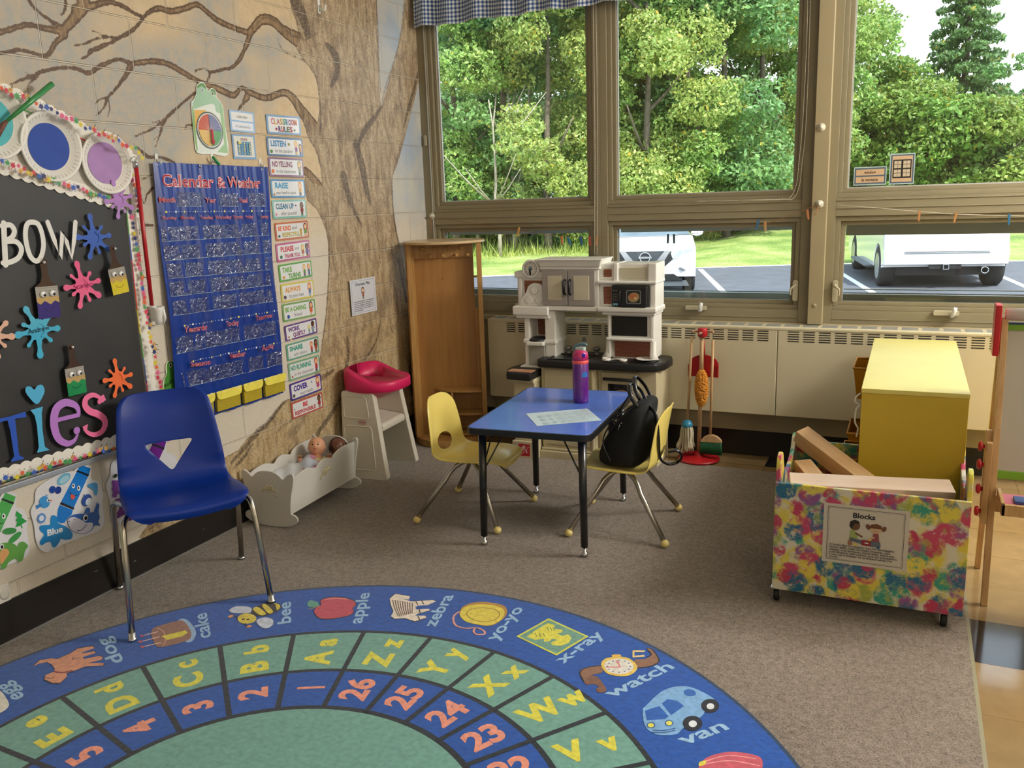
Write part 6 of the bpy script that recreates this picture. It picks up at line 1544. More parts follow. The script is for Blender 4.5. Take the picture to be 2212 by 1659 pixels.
# ================================================================== RUG
RC = (1.513, -3.585)
rug_k = Ink((RC[0], RC[1], 0.0145), (1, 0, 0), (0, 1, 0), 0.0, step=0.00004)
RBLU, RGRN, RBLK, RYEL, RSAL, RLBL = '1450A8', '70A498', '1C2430', 'E2DC50', 'EC9A84', '9CC4E8'
def disc(k, r, col, n=160):
  pts = [(r * math.cos(2 * PI * q / n), r * math.sin(2 * PI * q / n)) for q in range(n)]; k.faces(pts, [tuple(range(n))], col)
def annulus(k, r0, r1, col, n=160):
  pts = [(r * math.cos(2 * PI * q / n), r * math.sin(2 * PI * q / n)) for r in (r0, r1) for q in range(n)]
  k.faces(pts, [(q, (q + 1) % n, n + (q + 1) % n, n + q) for q in range(n)], col)
disc(rug_k, 1.40, RBLU); annulus(rug_k, 1.392, 1.402, '1E3A5C')
disc(rug_k, 1.042, RBLK); disc(rug_k, 1.026, RGRN); disc(rug_k, 0.789, RBLK); disc(rug_k, 0.772, RBLU); disc(rug_k, 0.582, RBLK); disc(rug_k, 0.563, RGRN)
A0, ST = 108.85, 360 / 26.0
for q in range(26):
  a = math.radians(A0 + ST * q); c, s = math.cos(a), math.sin(a); n_ = (-s * 0.0085, c * 0.0085)
  rug_k.faces([(c * .57 + n_[0], s * .57 + n_[1]), (c * .57 - n_[0], s * .57 - n_[1]), (c * 1.034 - n_[0], s * 1.034 - n_[1]), (c * 1.034 + n_[0], s * 1.034 + n_[1])], [(0, 1, 2, 3)], RBLK)
WORDS = ['apple', 'bee', 'cake', 'dog', 'egg', 'fish', 'goat', 'hat', 'ice', 'jam', 'kite', 'lion', 'moon', 'nest', 'orange', 'pig', 'queen', 'rabbit', 'sun', 'turtle', 'umbrella', 'van', 'watch', 'x-ray', 'yo-yo', 'zebra']
class Cell:
  """local cell frame: x runs outward, y counter-clockwise (the letters' up)"""
  def __init__(s, deg, r, tilt=0.0):
    a = math.radians(deg); s.o = (r * math.cos(a), r * math.sin(a)); s.a = a + tilt
  def __call__(s, x, y): return (s.o[0] + x * math.cos(s.a) - y * math.sin(s.a), s.o[1] + x * math.sin(s.a) + y * math.cos(s.a))
for q in range(26):
  deg = A0 + ST * (q + .5); L = chr(65 + q)
  if math.cos(math.radians(deg - 90)) < -0.45: continue
  rug_k.h = .0006; C_ = Cell(deg, 0.905); p = C_(-0.095, -0.036); rug_k.text(L, p[0], p[1], 0.118, RYEL, C_.a, .045, 'l'); p = C_(0.028 if L not in 'WMmw' else 0.045, -0.036); rug_k.text(L.lower(), p[0], p[1], 0.108, RYEL, C_.a, .045, 'l')
  C_ = Cell(deg, 0.678); s = str(q + 1) if q else '|'; p = C_(0, -0.036 if q else -0.03); rug_k.text(s, p[0], p[1], 0.118 if q else 0.09, RSAL, C_.a, .04 if q else .03, 'c')
def pic(deg, r=1.215, tilt=0.0): return Cell(deg, r, tilt)
def PL(C_, pts, col, close_smooth=True): rug_k.poly([C_(x * .001, y * .001) for x, y in (smoothpts(pts, 4, True) if close_smooth else pts)], col)
def LN(C_, pts, w, col, closed=False, sm=True): rug_k.line([C_(x * .001, y * .001) for x, y in (smoothpts(pts, 4, closed) if sm else pts)], w * .001, col, closed=closed)
def EL(C_, x, y, rx, ry, col, rot=0): p = C_(x * .001, y * .001); rug_k.ell(p[0], p[1], rx * .001, ry * .001, col, C_.a + rot, n=24)
def wordpos(u, v):
  p = hz(u, v, .015); x, y = p.x - RC[0], p.y - RC[1]; return math.degrees(math.atan2(y, x)), math.hypot(x, y)
# words at the places the photograph shows them
for w, a, b in (('egg', (30, 1508), (22, 1478)), ('dog', (266, 1424), (236, 1378)), ('cake', (455, 1372), (446, 1326)), ('bee', (628, 1342), (628, 1302)), ('apple', (782, 1342), (798, 1284)), ('zebra', (942, 1350), (978, 1290)), ('yo-yo', (1076, 1380), (1128, 1318)), ('x-ray', (1222, 1430), (1302, 1374)), ('watch', (1330, 1504), (1450, 1446)), ('van', (1484, 1608), (1570, 1576))):
  p = hz(*a, .015); q = hz(*b, .015); dx, dy = q.x - p.x, q.y - p.y
  if w == 'egg':
    p = hz(52, 1502, .015); q = hz(18, 1474, .015); dx, dy = q.x - p.x, q.y - p.y
  p = p - Vector((dx, dy, 0)) * .07; L = math.hypot(dx, dy) * 1.14; rot = math.atan2(dy, dx); rug_k.h = .0006
  rug_k.text(w, p.x - RC[0], p.y - RC[1], 0.068, RLBL, rot, .022, 'l', width=L)
def PX(pts, col, sm=True):
  rug_k.poly([(lambda p: (p.x - RC[0], p.y - RC[1]))(hz(u, v, .0146)) for u, v in (smoothpts(pts, 4, True) if sm else pts)], col)
def PXL(pts, w, col, sm=True, closed=False):
  rug_k.line([(lambda p: (p.x - RC[0], p.y - RC[1]))(hz(u, v, .0146)) for u, v in (smoothpts(pts, 4, closed) if sm else pts)], w, col, closed=closed)
def PXE(u, v, rx, ry, col, rot=0.0):
  """ellipse given by its half sizes on the rug in metres"""
  p = hz(u, v, .0146); rug_k.ell(p.x - RC[0], p.y - RC[1], rx, ry, col, rot, n=26)
za = lambda x, y: (x * .2803, 1240 + y * .2803)
zb2 = lambda x, y: (600 + x * .2803, 1240 + y * .2803)
zc = lambda x, y: (1100 + x * .2803, 1240 + y * .2803)
def P_(f, pts, col, sm=True): PX([f(*p) for p in pts], col, sm)
def L_p(f, pts, w, col, sm=True, closed=False): PXL([f(*p) for p in pts], w, col, sm, closed)
rug_k.h = .0010  # egg
P_(za, [(-80, 900), (0, 900), (50, 960), (70, 1010), (40, 1050), (-20, 1080), (-100, 1090)], 'E8E6DC')
rug_k.h = .0010  # dog
DOG = [(245, 715), (300, 665), (390, 650), (440, 655), (540, 610), (600, 570), (715, 550), (735, 565), (640, 600), (640, 610), (730, 590), (745, 605), (640, 640), (650, 655), (770, 630), (800, 640), (790, 660), (680, 690), (770, 685), (810, 690), (800, 710), (660, 715), (590, 745), (510, 770), (515, 800), (460, 850), (400, 850), (335, 820), (345, 785), (410, 760), (420, 735), (395, 700), (360, 680), (300, 690)]
P_(za, DOG, '2A1E3C', False)
cx = sum(p[0] for p in DOG) / len(DOG); cy = sum(p[1] for p in DOG) / len(DOG)
P_(za, [(x + (cx - x) * .03, y + (cy - y) * .06) for x, y in DOG], 'DE9A7C', False)
L_p(za, [(415, 752), (480, 762), (560, 745)], .008, '8A3040'); L_p(za, [(345, 800), (400, 805), (420, 790)], .003, '2A1E3C'); L_p(za, [(570, 640), (560, 660), (600, 650)], .003, '2A1E3C')
rug_k.h = .0010  # cake
P_(za, [(1370, 370), (1400, 345), (1450, 360), (1500, 420), (1510, 470), (1480, 520), (1430, 525), (1440, 480), (1420, 400)], '9CBCE0')
P_(za, [(1165, 450), (1200, 410), (1370, 362), (1420, 370), (1460, 420), (1475, 470), (1440, 515), (1250, 565), (1200, 550), (1175, 500)], '94695A')
L_p(za, [(1210, 415), (1265, 450), (1275, 520), (1250, 560)], .004, 'D09A7C')
P_(za, [(1245, 480), (1430, 435), (1445, 455), (1410, 480), (1290, 510)], 'E8D84A', False)
for a, b in (((1220, 445), (1110, 475)), ((1230, 485), (1100, 520)), ((1240, 530), (1115, 560))): L_p(za, [a, b], .006, 'F0C8BC', False); P_(za, [b, (b[0] - 25, b[1] - 8), (b[0] - 35, b[1] + 8), (b[0] - 8, b[1] + 12)], 'C85868', False)
rug_k.h = .0010  # bee
for pts in ([(1765, 280), (1820, 250), (1920, 255), (1945, 280), (1930, 300), (1850, 305), (1790, 300)], [(1975, 360), (2040, 335), (2100, 350), (2105, 390), (2060, 420), (2010, 410)]): P_(za, pts, 'D0D8EC'); L_p(za, pts, .003, '6E7AA0', closed=True)
P_(za, [(1935, 290), (2000, 240), (2090, 222), (2150, 230), (2170, 255), (2140, 290), (2060, 320), (1980, 325)], '2A2228')
for pts in ([(1950, 275), (1985, 255), (2050, 305), (2010, 320)], [(2020, 245), (2050, 235), (2105, 290), (2070, 305)], [(2110, 228), (2150, 235), (2160, 260), (2135, 280), (2125, 240)]): P_(za, pts, 'E0CC4C')
P_(za, [(1830, 340), (1870, 310), (1930, 308), (1975, 335), (1960, 370), (1900, 385), (1850, 375)], 'E0CC4C'); PXE(*za(1875, 350), .006, .006, '3A3020'); PXE(*za(1910, 352), .006, .006, '3A3020'); PXE(*za(1780, 328), .010, .010, 'E89A5A'); PXE(*za(1920, 405), .009, .009, 'E89A5A'); L_p(za, [(1835, 345), (1815, 325), (1790, 328)], .003, '3A3020'); L_p(za, [(1890, 380), (1895, 395), (1915, 402)], .003, '3A3020')
rug_k.h = .0010  # apple
AP = [(275, 290), (300, 255), (330, 240), (330, 200), (400, 178), (500, 178), (590, 205), (605, 240), (580, 265), (590, 290), (560, 320), (480, 340), (380, 352), (310, 340)]
P_(zb2, AP, '1E2038'); cx, cy = 440, 265; P_(zb2, [(x + (cx - x) * .035, y + (cy - y) * .06) for x, y in AP], 'C04A5E')
L_p(zb2, [(360, 200), (440, 188), (540, 195)], .006, 'E89A94'); P_(zb2, [(228, 230), (250, 205), (300, 215), (320, 240), (290, 258), (240, 255)], '5E9A8C'); L_p(zb2, [(235, 272), (280, 262), (325, 245)], .006, '9A7A5A')
rug_k.h = .0010  # zebra
ZB = [(860, 190), (905, 150), (1020, 170), (1010, 195), (960, 190), (1030, 210), (1200, 200), (1225, 210), (1160, 240), (1080, 245), (1060, 260), (1070, 275), (1165, 270), (1180, 280), (1080, 310), (1060, 325), (1140, 325), (1150, 340), (1060, 370), (980, 345), (900, 350), (870, 330), (890, 290), (870, 240)]
P_(zb2, ZB, '4A3428', False); P_(zb2, [(x + (1000 - x) * .02, y + (260 - y) * .04) for x, y in ZB], 'EFE4D6', False)
for i in range(9): L_p(zb2, [(885 + i * 19, 200 + i * 3), (900 + i * 17, 262 + i), (930 + i * 13, 330 - i * 3)], .0035, '5A4030')
for a, b in (((1060, 205), (1080, 240)), ((1110, 205), (1125, 235)), ((1090, 272), (1098, 305)), ((1080, 328), (1095, 355))): L_p(zb2, [a, b], .004, '5A4030', False)
rug_k.h = .0010  # yo-yo
P_(zb2, [(1400, 310), (1430, 250), (1530, 218), (1650, 222), (1750, 250), (1765, 310), (1720, 360), (1640, 400), (1530, 390), (1440, 360)], 'B88A40')
P_(zb2, [(1405, 320), (1430, 262), (1530, 236), (1650, 240), (1735, 270), (1745, 320), (1700, 370), (1620, 398), (1530, 388), (1450, 368)], 'E2D050')
for pts in ([(1455, 310), (1490, 275), (1580, 262), (1670, 275), (1710, 310), (1680, 350), (1600, 370), (1510, 355)],): L_p(zb2, pts, .004, '9A7A30', closed=True)
L_p(zb2, [(1400, 290), (1355, 330), (1370, 395), (1450, 420), (1530, 415), (1590, 440), (1590, 465), (1530, 465), (1510, 440), (1525, 415)], .008, 'D89A94')
rug_k.h = .0010  # x-ray
P_(zc, [(55, 482), (303, 342), (612, 482), (365, 630)], 'D8DC50', False); P_(zc, [(78, 482), (303, 355), (588, 482), (363, 616)], '6E9E90', False)
P_(zc, [(135, 485), (210, 430), (300, 380), (350, 395), (345, 425), (410, 430), (410, 450), (370, 460), (410, 480), (455, 465), (480, 495), (460, 530), (400, 555), (330, 550), (320, 530), (370, 510), (330, 500), (310, 520), (270, 525), (265, 500), (200, 510)], 'E2DC50', False)
for x in (290, 315, 335): L_p(zc, [(x, 410), (x + 15, 440)], .003, '7A8A50', False)
for x in (200, 230, 262): L_p(zc, [(x, 455), (x + 12, 485)], .003, '7A8A50', False)
rug_k.h = .0010  # watch
P_(zc, [(540, 755), (600, 720), (715, 705), (715, 760), (640, 780), (580, 830)], '8A6450'); L_p(zc, [(575, 830), (545, 760), (600, 722), (715, 705)], .005, '2A2028')
P_(zc, [(580, 830), (620, 790), (680, 795), (745, 880), (740, 910), (690, 915), (670, 890), (690, 870), (650, 850), (600, 855)], '7A5444')
P_(zc, [(965, 665), (1050, 655), (1100, 620), (1060, 575), (1110, 590), (1155, 665), (1120, 700), (1050, 720), (980, 725)], '8A6450'); L_p(zc, [(975, 725), (1060, 718), (1120, 700), (1155, 665), (1105, 585), (1060, 572)], .005, '2A2028'); L_p(zc, [(1065, 640), (1095, 620), (1070, 590)], .004, '2A2028')
for pts in ([(950, 590), (1045, 590), (1045, 603), (965, 603), (965, 632), (1040, 625), (1045, 640), (950, 645)],): P_(zc, pts, 'E8D090', False)
P_(zc, [(795, 625), (850, 622), (862, 640), (820, 660), (795, 640)], 'E8B850')
P_(zc, [(708, 700), (740, 655), (830, 640), (920, 650), (980, 700), (980, 745), (920, 785), (830, 788), (750, 765)], 'E8C860'); P_(zc, [(732, 705), (760, 670), (840, 655), (915, 665), (955, 705), (950, 740), (900, 768), (830, 772), (765, 755)], 'E8E4DC')
L_p(zc, [(745, 720), (855, 720), (828, 668)], .009, 'D88A8A', False)
for q in range(12):
  a = 2 * PI * q / 12; PXE(*zc(845 + 88 * math.cos(a), 714 + 46 * math.sin(a)), .003, .003, '4A6AA0')
rug_k.h = .0010  # van
P_(zc, [(1028, 1050), (1050, 1020), (1170, 910), (1290, 868), (1420, 880), (1580, 965), (1500, 985), (1510, 1040), (1480, 1100), (1340, 1190), (1290, 1235), (1160, 1242), (1080, 1210), (1040, 1150)], '7FB0E2')
P_(zc, [(1045, 1055), (1160, 1018), (1228, 1100), (1200, 1120), (1060, 1130)], '1E5CB4', False); P_(zc, [(1175, 1000), (1220, 965), (1300, 980), (1348, 1020), (1248, 1090)], '1E5CB4', False)
L_p(zc, [(1158, 1015), (1235, 1095)], .005, '7FB0E2', False); P_(zc, [(1345, 905), (1380, 888), (1430, 905), (1435, 935), (1390, 945), (1352, 930)], '2A62B4')
for cx_, cy_, r in ((1548, 1018, 70), (1412, 1153, 76)):
  P_(zc, [(cx_ + r * math.cos(t), cy_ + r * .76 * math.sin(t)) for t in [2 * PI * j / 12 for j in range(12)]], '161C2C'); P_(zc, [(cx_ + 3 + r * .42 * math.cos(t), cy_ + 4 + r * .34 * math.sin(t)) for t in [2 * PI * j / 10 for j in range(10)]], 'E4ECF4')
for c in ((1092, 1168), (1232, 1152)): P_(zc, [(c[0] + 34 * math.cos(t), c[1] + 24 * math.sin(t)) for t in [2 * PI * j / 10 for j in range(10)]], '2A5A9A'); P_(zc, [(c[0] + 24 * math.cos(t), c[1] + 17 * math.sin(t)) for t in [2 * PI * j / 10 for j in range(10)]], 'E2E060')
for y in (1198, 1214): L_p(zc, [(1100, y + 8), (1190, y + 10), (1280, y - 6)], .004, '2A5A9A')
rug_k.h = .0010  # umbrella
P_(zc, [(1460, 1500), (1480, 1450), (1560, 1400), (1700, 1372), (1840, 1385), (1940, 1420), (1950, 1500), (1900, 1580), (1650, 1600), (1500, 1580)], 'C85A6C'); L_p(zc, [(1500, 1450), (1680, 1400), (1900, 1425)], .004, 'E8A0A4'); L_p(zc, [(1490, 1470), (1700, 1440), (1930, 1480)], .004, 'E8A0A4'); P_(zc, [(1462, 1480), (1470, 1450), (1520, 1440), (1500, 1475)], 'E2D850')
rug = ink_obj('alphabet_rug', rug_k, printmat('rug_pile', 0.95, var=0.16, scale=55, bump=0.6, fuzz=0.35, spec=0.1))
tag(rug, 'large round alphabet rug with blue and green rings, letters and pictures', 'rug')
bm = bm_new(); lathe(bm, [(1.396, 0.0), (1.405, 0.002), (1.404, 0.012), (1.398, 0.0145), (1.0, 0.0142)], 160, c=(RC[0], RC[1], 0.0062));
for v in bm.verts: v.co.z = min(v.co.z, 0.0143)
finish('rug_binding', bm, mat('rug_edge', '24364E', 0.9), rug, smooth=True)
# ================================================================== CHAIRS
def shell_mesh(prof, wid, nu=46, nv=90, hole=None, cup=0.02, corner=0.05, seatcup=0.012):
  """one-piece seat and back: prof = side outline (x forward, z) from the front lip up to the top of the back, wid = widths"""
  P = smoothpts([(p[0], p[1], w) for p, w in zip(prof, wid)], 12)
  P = np.array(P); d = np.hypot(np.diff(P[:, 0]), np.diff(P[:, 1])); S = np.concatenate([[0], np.cumsum(d)]); T = S[-1]
  bm = bm_new(); G = []; par = {}
  for j in range(nv + 1):
    s = T * j / nv; x = np.interp(s, S, P[:, 0]); z = np.interp(s, S, P[:, 1]); w = np.interp(s, S, P[:, 2])
    e = min(s, T - s)
    ww = w if e > corner else w - 2 * (corner - math.sqrt(max(0, corner ** 2 - (corner - e) ** 2))) * .85
    s2 = min(T, s + 0.01); tx, tz = np.interp(s2, S, P[:, 0]) - np.interp(s2 - 0.01, S, P[:, 0]), np.interp(s2, S, P[:, 1]) - np.interp(s2 - 0.01, S, P[:, 1])
    l = math.hypot(tx, tz) + 1e-9; nx, nz = -tz / l, tx / l       # left normal
    if nz < 0 and abs(nz) > abs(nx): nx, nz = -nx, -nz
    for i in range(nu + 1):
      u = -1 + 2 * i / nu; y = u * ww / 2; back = min(1, max(0, (s / T - 0.45) / 0.2))
      c = (cup * back + seatcup * (1 - back)) * (y / (w / 2)) ** 2
      # edges curl: seat sides rise a little, back sides come forward
      vx = x + c * back; vz = z + c * (1 - back)
      if abs(u) > .93:
        k = (abs(u) - .93) / .07; vz -= 0.006 * k * (1 - back); vx -= 0.008 * k * back
      v = bm.verts.new((vx, y, vz)); G.append(v); par[v] = (y, s)
  F = {}
  for j in range(nv):
    for i in range(nu):
      a, b, c_, d_ = G[j * (nu + 1) + i], G[j * (nu + 1) + i + 1], G[(j + 1) * (nu + 1) + i + 1], G[(j + 1) * (nu + 1) + i]
      f = bm.faces.new((a, b, c_, d_)); f.smooth = True
  if hole:
    H = hole(T)
    def inside(y, s):
      r = False; n = len(H)
      for q in range(n):
        (y1, s1), (y2, s2) = H[q], H[(q + 1) % n]
        if (s1 > s) != (s2 > s) and y < (y2 - y1) * (s - s1) / (s2 - s1) + y1: r = not r
      return r
    ins = {v: inside(*par[v]) for v in G}
    dead = [f for f in bm.faces if sum(ins[v] for v in f.verts) >= 2]
    bmesh.ops.delete(bm, geom=dead, context='FACES')
    for e in bm.edges:
      if e.is_boundary:
        for v in e.verts:
          if v in par and v.is_valid:
            y, s = par[v]
            if min(s, T - s) < 1e-6: continue
            best = None
            for q in range(len(H)):
              (y1, s1), (y2, s2) = H[q], H[(q + 1) % len(H)]
              L = (y2 - y1) ** 2 + (s2 - s1) ** 2 + 1e-12; t = max(0, min(1, ((y - y1) * (y2 - y1) + (s - s1) * (s2 - s1)) / L))
              py, ps = y1 + t * (y2 - y1), s1 + t * (s2 - s1); dd = math.hypot(py - y, ps - s)
              if best is None or dd < best[0]: best = (dd, py, ps)
            if best[0] < T / nv * 1.6:
              w = np.interp(s, S, P[:, 2])
              x0, z0 = np.interp(s, S, P[:, 0]), np.interp(s, S, P[:, 1]); x1, z1 = np.interp(best[2], S, P[:, 0]), np.interp(best[2], S, P[:, 1])
              v.co += Vector((x1 - x0, best[1] - y, z1 - z0)); par[v] = (best[1], best[2])
  bmesh.ops.delete(bm, geom=[v for v in bm.verts if not v.link_faces], context='VERTS')
  return bm
def shell_obj(bm, m, parent, th=0.006):
  o = finish('seat_shell', bm, m, parent, smooth=True)
  md = o.modifiers.new('thick', 'SOLIDIFY'); md.thickness = th; md.offset = -1
  md = o.modifiers.new('bev', 'BEVEL'); md.width = th * .4; md.segments = 2; md.limit_method = 'ANGLE'; md.angle_limit = math.radians(50)
  return o
m_steel = mat('chrome_tube', 'B8B4AC', 0.27, 1.0, var=0.04)
# -- big blue chair
fr = Vector((0.442, -2.96, 0)); f2 = Vector((0.711, -2.542, 0)); b1 = Vector((0.030, -2.655, 0)); b2 = Vector((0.298, -2.246, 0))
fc = (fr + f2) / 2; bc = (b1 + b2) / 2; d = (fc - bc).normalized(); ang = math.atan2(d.y, d.x)
blue = thing('chair', 'large blue plastic chair with a triangular hole in its back and chrome legs', 'chair', tuple((fc + bc) / 2), ang)
m_bluep = mat('blue_plastic', '052E8A', 0.4, var=0.05, spec=0.35, bump=0.05, bscale=400)
prof = [(0.222, 0.405), (0.232, 0.432), (0.205, 0.452), (0.10, 0.446), (-0.02, 0.430), (-0.10, 0.424), (-0.158, 0.445), (-0.185, 0.51), (-0.200, 0.60), (-0.222, 0.72), (-0.255, 0.795)]
wid = [0.375, 0.40, 0.425, 0.43, 0.425, 0.415, 0.405, 0.40, 0.385, 0.355, 0.325]
def tri(T):
  c = [(-0.094, T - 0.208), (0.094, T - 0.208), (0.0, T - 0.330)]
  out = []
  for q in range(3):
    a, b, e = np.array(c[q - 1]), np.array(c[q]), np.array(c[(q + 1) % 3]); r = 0.018
    p1 = b + (a - b) / np.linalg.norm(a - b) * r; p2 = b + (e - b) / np.linalg.norm(e - b) * r
    for t in (0, .25, .5, .75, 1): out.append(tuple((1 - t) ** 2 * p1 + 2 * t * (1 - t) * b + t * t * p2))
  return out
shell_obj(shell_mesh(prof, wid, 52, 110, tri, cup=0.035, corner=0.06, seatcup=0.018), m_bluep, blue, 0.006)
Ri = Matrix.Rotation(-ang, 3, 'Z'); org = (fc + bc) / 2
for foot, side in ((fr, 'f'), (f2, 'f'), (b1, 'b'), (b2, 'b')):
  p = Ri @ (foot - org); sy = 1 if p.y > 0 else -1
  if side == 'f': P = [(0.02, sy * 0.13, 0.425), (0.10, sy * 0.19, 0.425), (0.155, sy * 0.218, 0.415), (0.178, sy * 0.226, 0.385), (0.20, sy * 0.232, 0.30), (p.x, p.y, 0.014)]
  else: P = [(0.02, sy * 0.13, 0.412), (-0.06, sy * 0.20, 0.412), (-0.13, sy * 0.226, 0.40), (-0.160, sy * 0.232, 0.365), (-0.18, sy * 0.236, 0.28), (p.x, p.y, 0.014)]
  bm = bm_new(); Q = smoothpts(P[:5], 5) + [P[5]]; tube(bm, Q, 0.0112, 14)
  lg = finish('leg', bm, m_steel, blue, smooth=True)
  bm = bm_new(); lathe(bm, [(0.0122, 0.03), (0.0122, 0.012), (0.016, 0.010), (0.0165, 0.002), (0.012, 0)], 16, c=(p.x, p.y, 0.0065 if side == 'b' else 0.0150)); finish('glide', bm, mat('steel', 'C8CACC', 0.25, 1.0), lg, smooth=True)
# -- two small yellow chairs
m_yelp = mat('yellow_plastic', 'F0DA78', 0.30, var=0.03, coat=0.2, bump=0.05, bscale=300); m_ballg = mat('cream_yellow_glide', 'E8D488', 0.4)
def small_chair(label, loc, rz, feet, hole):
  t = thing('child_chair', label, 'chair', loc, rz)
  prof = [(0.185, 0.262), (0.197, 0.282), (0.178, 0.300), (0.10, 0.304), (0.0, 0.300), (-0.085, 0.298), (-0.140, 0.315), (-0.165, 0.355), (-0.175, 0.42), (-0.188, 0.50), (-0.205, 0.585)]
  wid = [0.20, 0.245, 0.29, 0.335, 0.345, 0.335, 0.325, 0.315, 0.30, 0.275, 0.235]
  def oval(T): return [(0.070 * math.cos(a), T - 0.232 + 0.042 * math.sin(a)) for a in [2 * PI * q / 24 for q in range(24)]]
  shell_obj(shell_mesh(prof, wid, 40, 80, oval if hole else None, cup=0.030, corner=0.075, seatcup=0.02), m_yelp, t, 0.005)
  for (fx, fy_) in feet:
    sx, sy = (1 if fx > 0 else -1), (1 if fy_ > 0 else -1)
    bm = bm_new(); P = smoothpts([(sx * 0.005, sy * 0.045, 0.286), (sx * 0.04, sy * 0.075, 0.275), (sx * 0.075, sy * 0.095, 0.245), (sx * 0.10, sy * 0.12, 0.20)], 4) + [(fx, fy_, 0.028)]
    tube(bm, P, 0.0112, 12); lg = finish('leg', bm, m_steel, t, smooth=True)
    bm = bm_new(); ball(bm, (fx, fy_, 0.0242), 0.018, 16, 12); finish('ball_glide', bm, m_ballg, lg, smooth=True)
  bm = bm_new(); box(bm, -0.06, 0.06, -0.07, 0.07, 0.284, 0.292); finish('seat_bracket', bm, m_yelp, t, bevel=0.003)
  return t
small_chair('small yellow chair on the left of the blue table, oval hole visible', (1.015, -1.395, 0), 0.0, [(-0.205, -0.228), (0.212, -0.215), (-0.225, 0.225), (0.203, 0.228)], True)
small_chair('small yellow chair on the right of the blue table holding the black bag', (1.738, -1.30, 0), PI + 0.04, [(-0.228, 0.213), (0.205, 0.222), (-0.195, -0.236), (0.230, -0.210)], True)
# ================================================================== BLUE TABLE
tb = thing('table', 'small blue rectangular children table with black legs', 'table', (1.430, -1.375, 0), math.radians(4.0))
bm = bm_new(); prism(bm, rrect(-0.268, -0.400, 0.268, 0.400, 0.035, 6), 0.531, 0.553, 'z'); finish('table_top', bm, mat('blue_laminate', '5682EA', 0.25, var=0.02, coat=0.5), tb, bevel=0.001)
bm = bm_new(); o_ = rrect(-0.276, -0.408, 0.276, 0.408, 0.042, 6); i_ = rrect(-0.268, -0.400, 0.268, 0.400, 0.035, 6); n = len(o_)
for z0, z1 in ((0.525, 0.5518),):
  A = [bm.verts.new((p[0], p[1], z0)) for p in o_]; B = [bm.verts.new((p[0], p[1], z1)) for p in o_]; C_ = [bm.verts.new((p[0], p[1], z1)) for p in i_]; D = [bm.verts.new((p[0], p[1], z0)) for p in i_]
  for q in range(n):
    r = (q + 1) % n; bm.faces.new((A[q], A[r], B[r], B[q])); bm.faces.new((B[q], B[r], C_[r], C_[q])); bm.faces.new((C_[q], C_[r], D[r], D[q])); bm.faces.new((D[q], D[r], A[r], A[q]))
finish('edge_band', bm, mat('black_edge', '181A1E', 0.35), tb)
m_blkleg = mat('black_tube', '14161A', 0.3, coat=0.3)
for sx in (-1, 1):
  for sy in (-1, 1):
    x, y = sx * 0.229, sy * 0.352
    bm = bm_new(); tube(bm, [(x * .97, y * .97, 0.53), (x, y, 0.05)], [0.0175, 0.0155], 16); lg = finish('leg', bm, m_blkleg, tb, smooth=True)
    bm = bm_new(); lathe(bm, [(0.006, 0.05), (0.006, 0.022), (0.013, 0.018), (0.0155, 0.008), (0.013, 0.0)], 14, c=(x, y, 0.0065)); finish('glide', bm, mat('steel', 'C8CACC', 0.25, 1.0), lg, smooth=True)
    bm = bm_new(); tube(bm, [(x * .98, y * .99, 0.36), (x * .90, y * .96, 0.375), (x * .55, y * .9, 0.525)], 0.0035, 8); tube(bm, [(x * .98, y * .99, 0.36), (x * .97, y * .93, 0.38), (x * .93, y * .62, 0.525)], 0.0035, 8)
    finish('brace', bm, m_blkleg, tb, smooth=True)
# bottle
bb = thing('water_bottle', 'purple drink bottle with pink shoulder and grey spout on the blue table', 'bottle', (1.498, -1.222, 0.5535))
bm = bm_new(); lathe(bm, [(0.001, 0), (0.034, 0), (0.037, 0.004), (0.0375, 0.02), (0.0375, 0.187), (0.036, 0.19), (0.001, 0.19)], 36); finish('bottle_body', bm, mat('purple_enamel', '5E1C7C', 0.3, coat=0.5), bb, smooth=True)
bm = bm_new(); lathe(bm, [(0.0372, 0.185), (0.038, 0.186), (0.038, 0.200), (0.037, 0.201)], 36); finish('coral_band', bm, mat('coral_rubber', 'EE5C5A', 0.4), bb, smooth=True)
bm = bm_new(); lathe(bm, [(0.037, 0.200), (0.037, 0.222), (0.034, 0.236), (0.024, 0.248), (0.001, 0.250)], 36); finish('shoulder', bm, mat('magenta_plastic', 'C02C6A', 0.3, coat=0.3), bb, smooth=True)
bm = bm_new(); prism(bm, rrect(-0.022, -0.014, 0.026, 0.014, 0.010), 0.238, 0.262, 'z'); finish('spout', bm, mat('pale_mint_plastic', 'BFD2C8', 0.3), bb, bevel=0.003)
bm = bm_new(); tube(bm, smoothpts([(-0.028, 0, 0.243), (-0.024, 0, 0.262), (-0.005, 0, 0.272), (0.020, 0, 0.276), (0.030, 0, 0.268)], 5), [0.006] * 21, 10, flat=1.4); finish('carry_loop', bm, mat('grey_teal_plastic', '5E7A80', 0.3), bb, smooth=True)
bm = bm_new(); prism(bm, rrect(-0.007, 0.218, 0.009, 0.236, 0.005), -0.041, -0.032, 'y'); o = finish('lid_button', bm, mat('violet_button', '3A1A9C', 0.3), bb, bevel=0.002); o.rotation_euler = (0, 0, 0.75)
k = Ink();
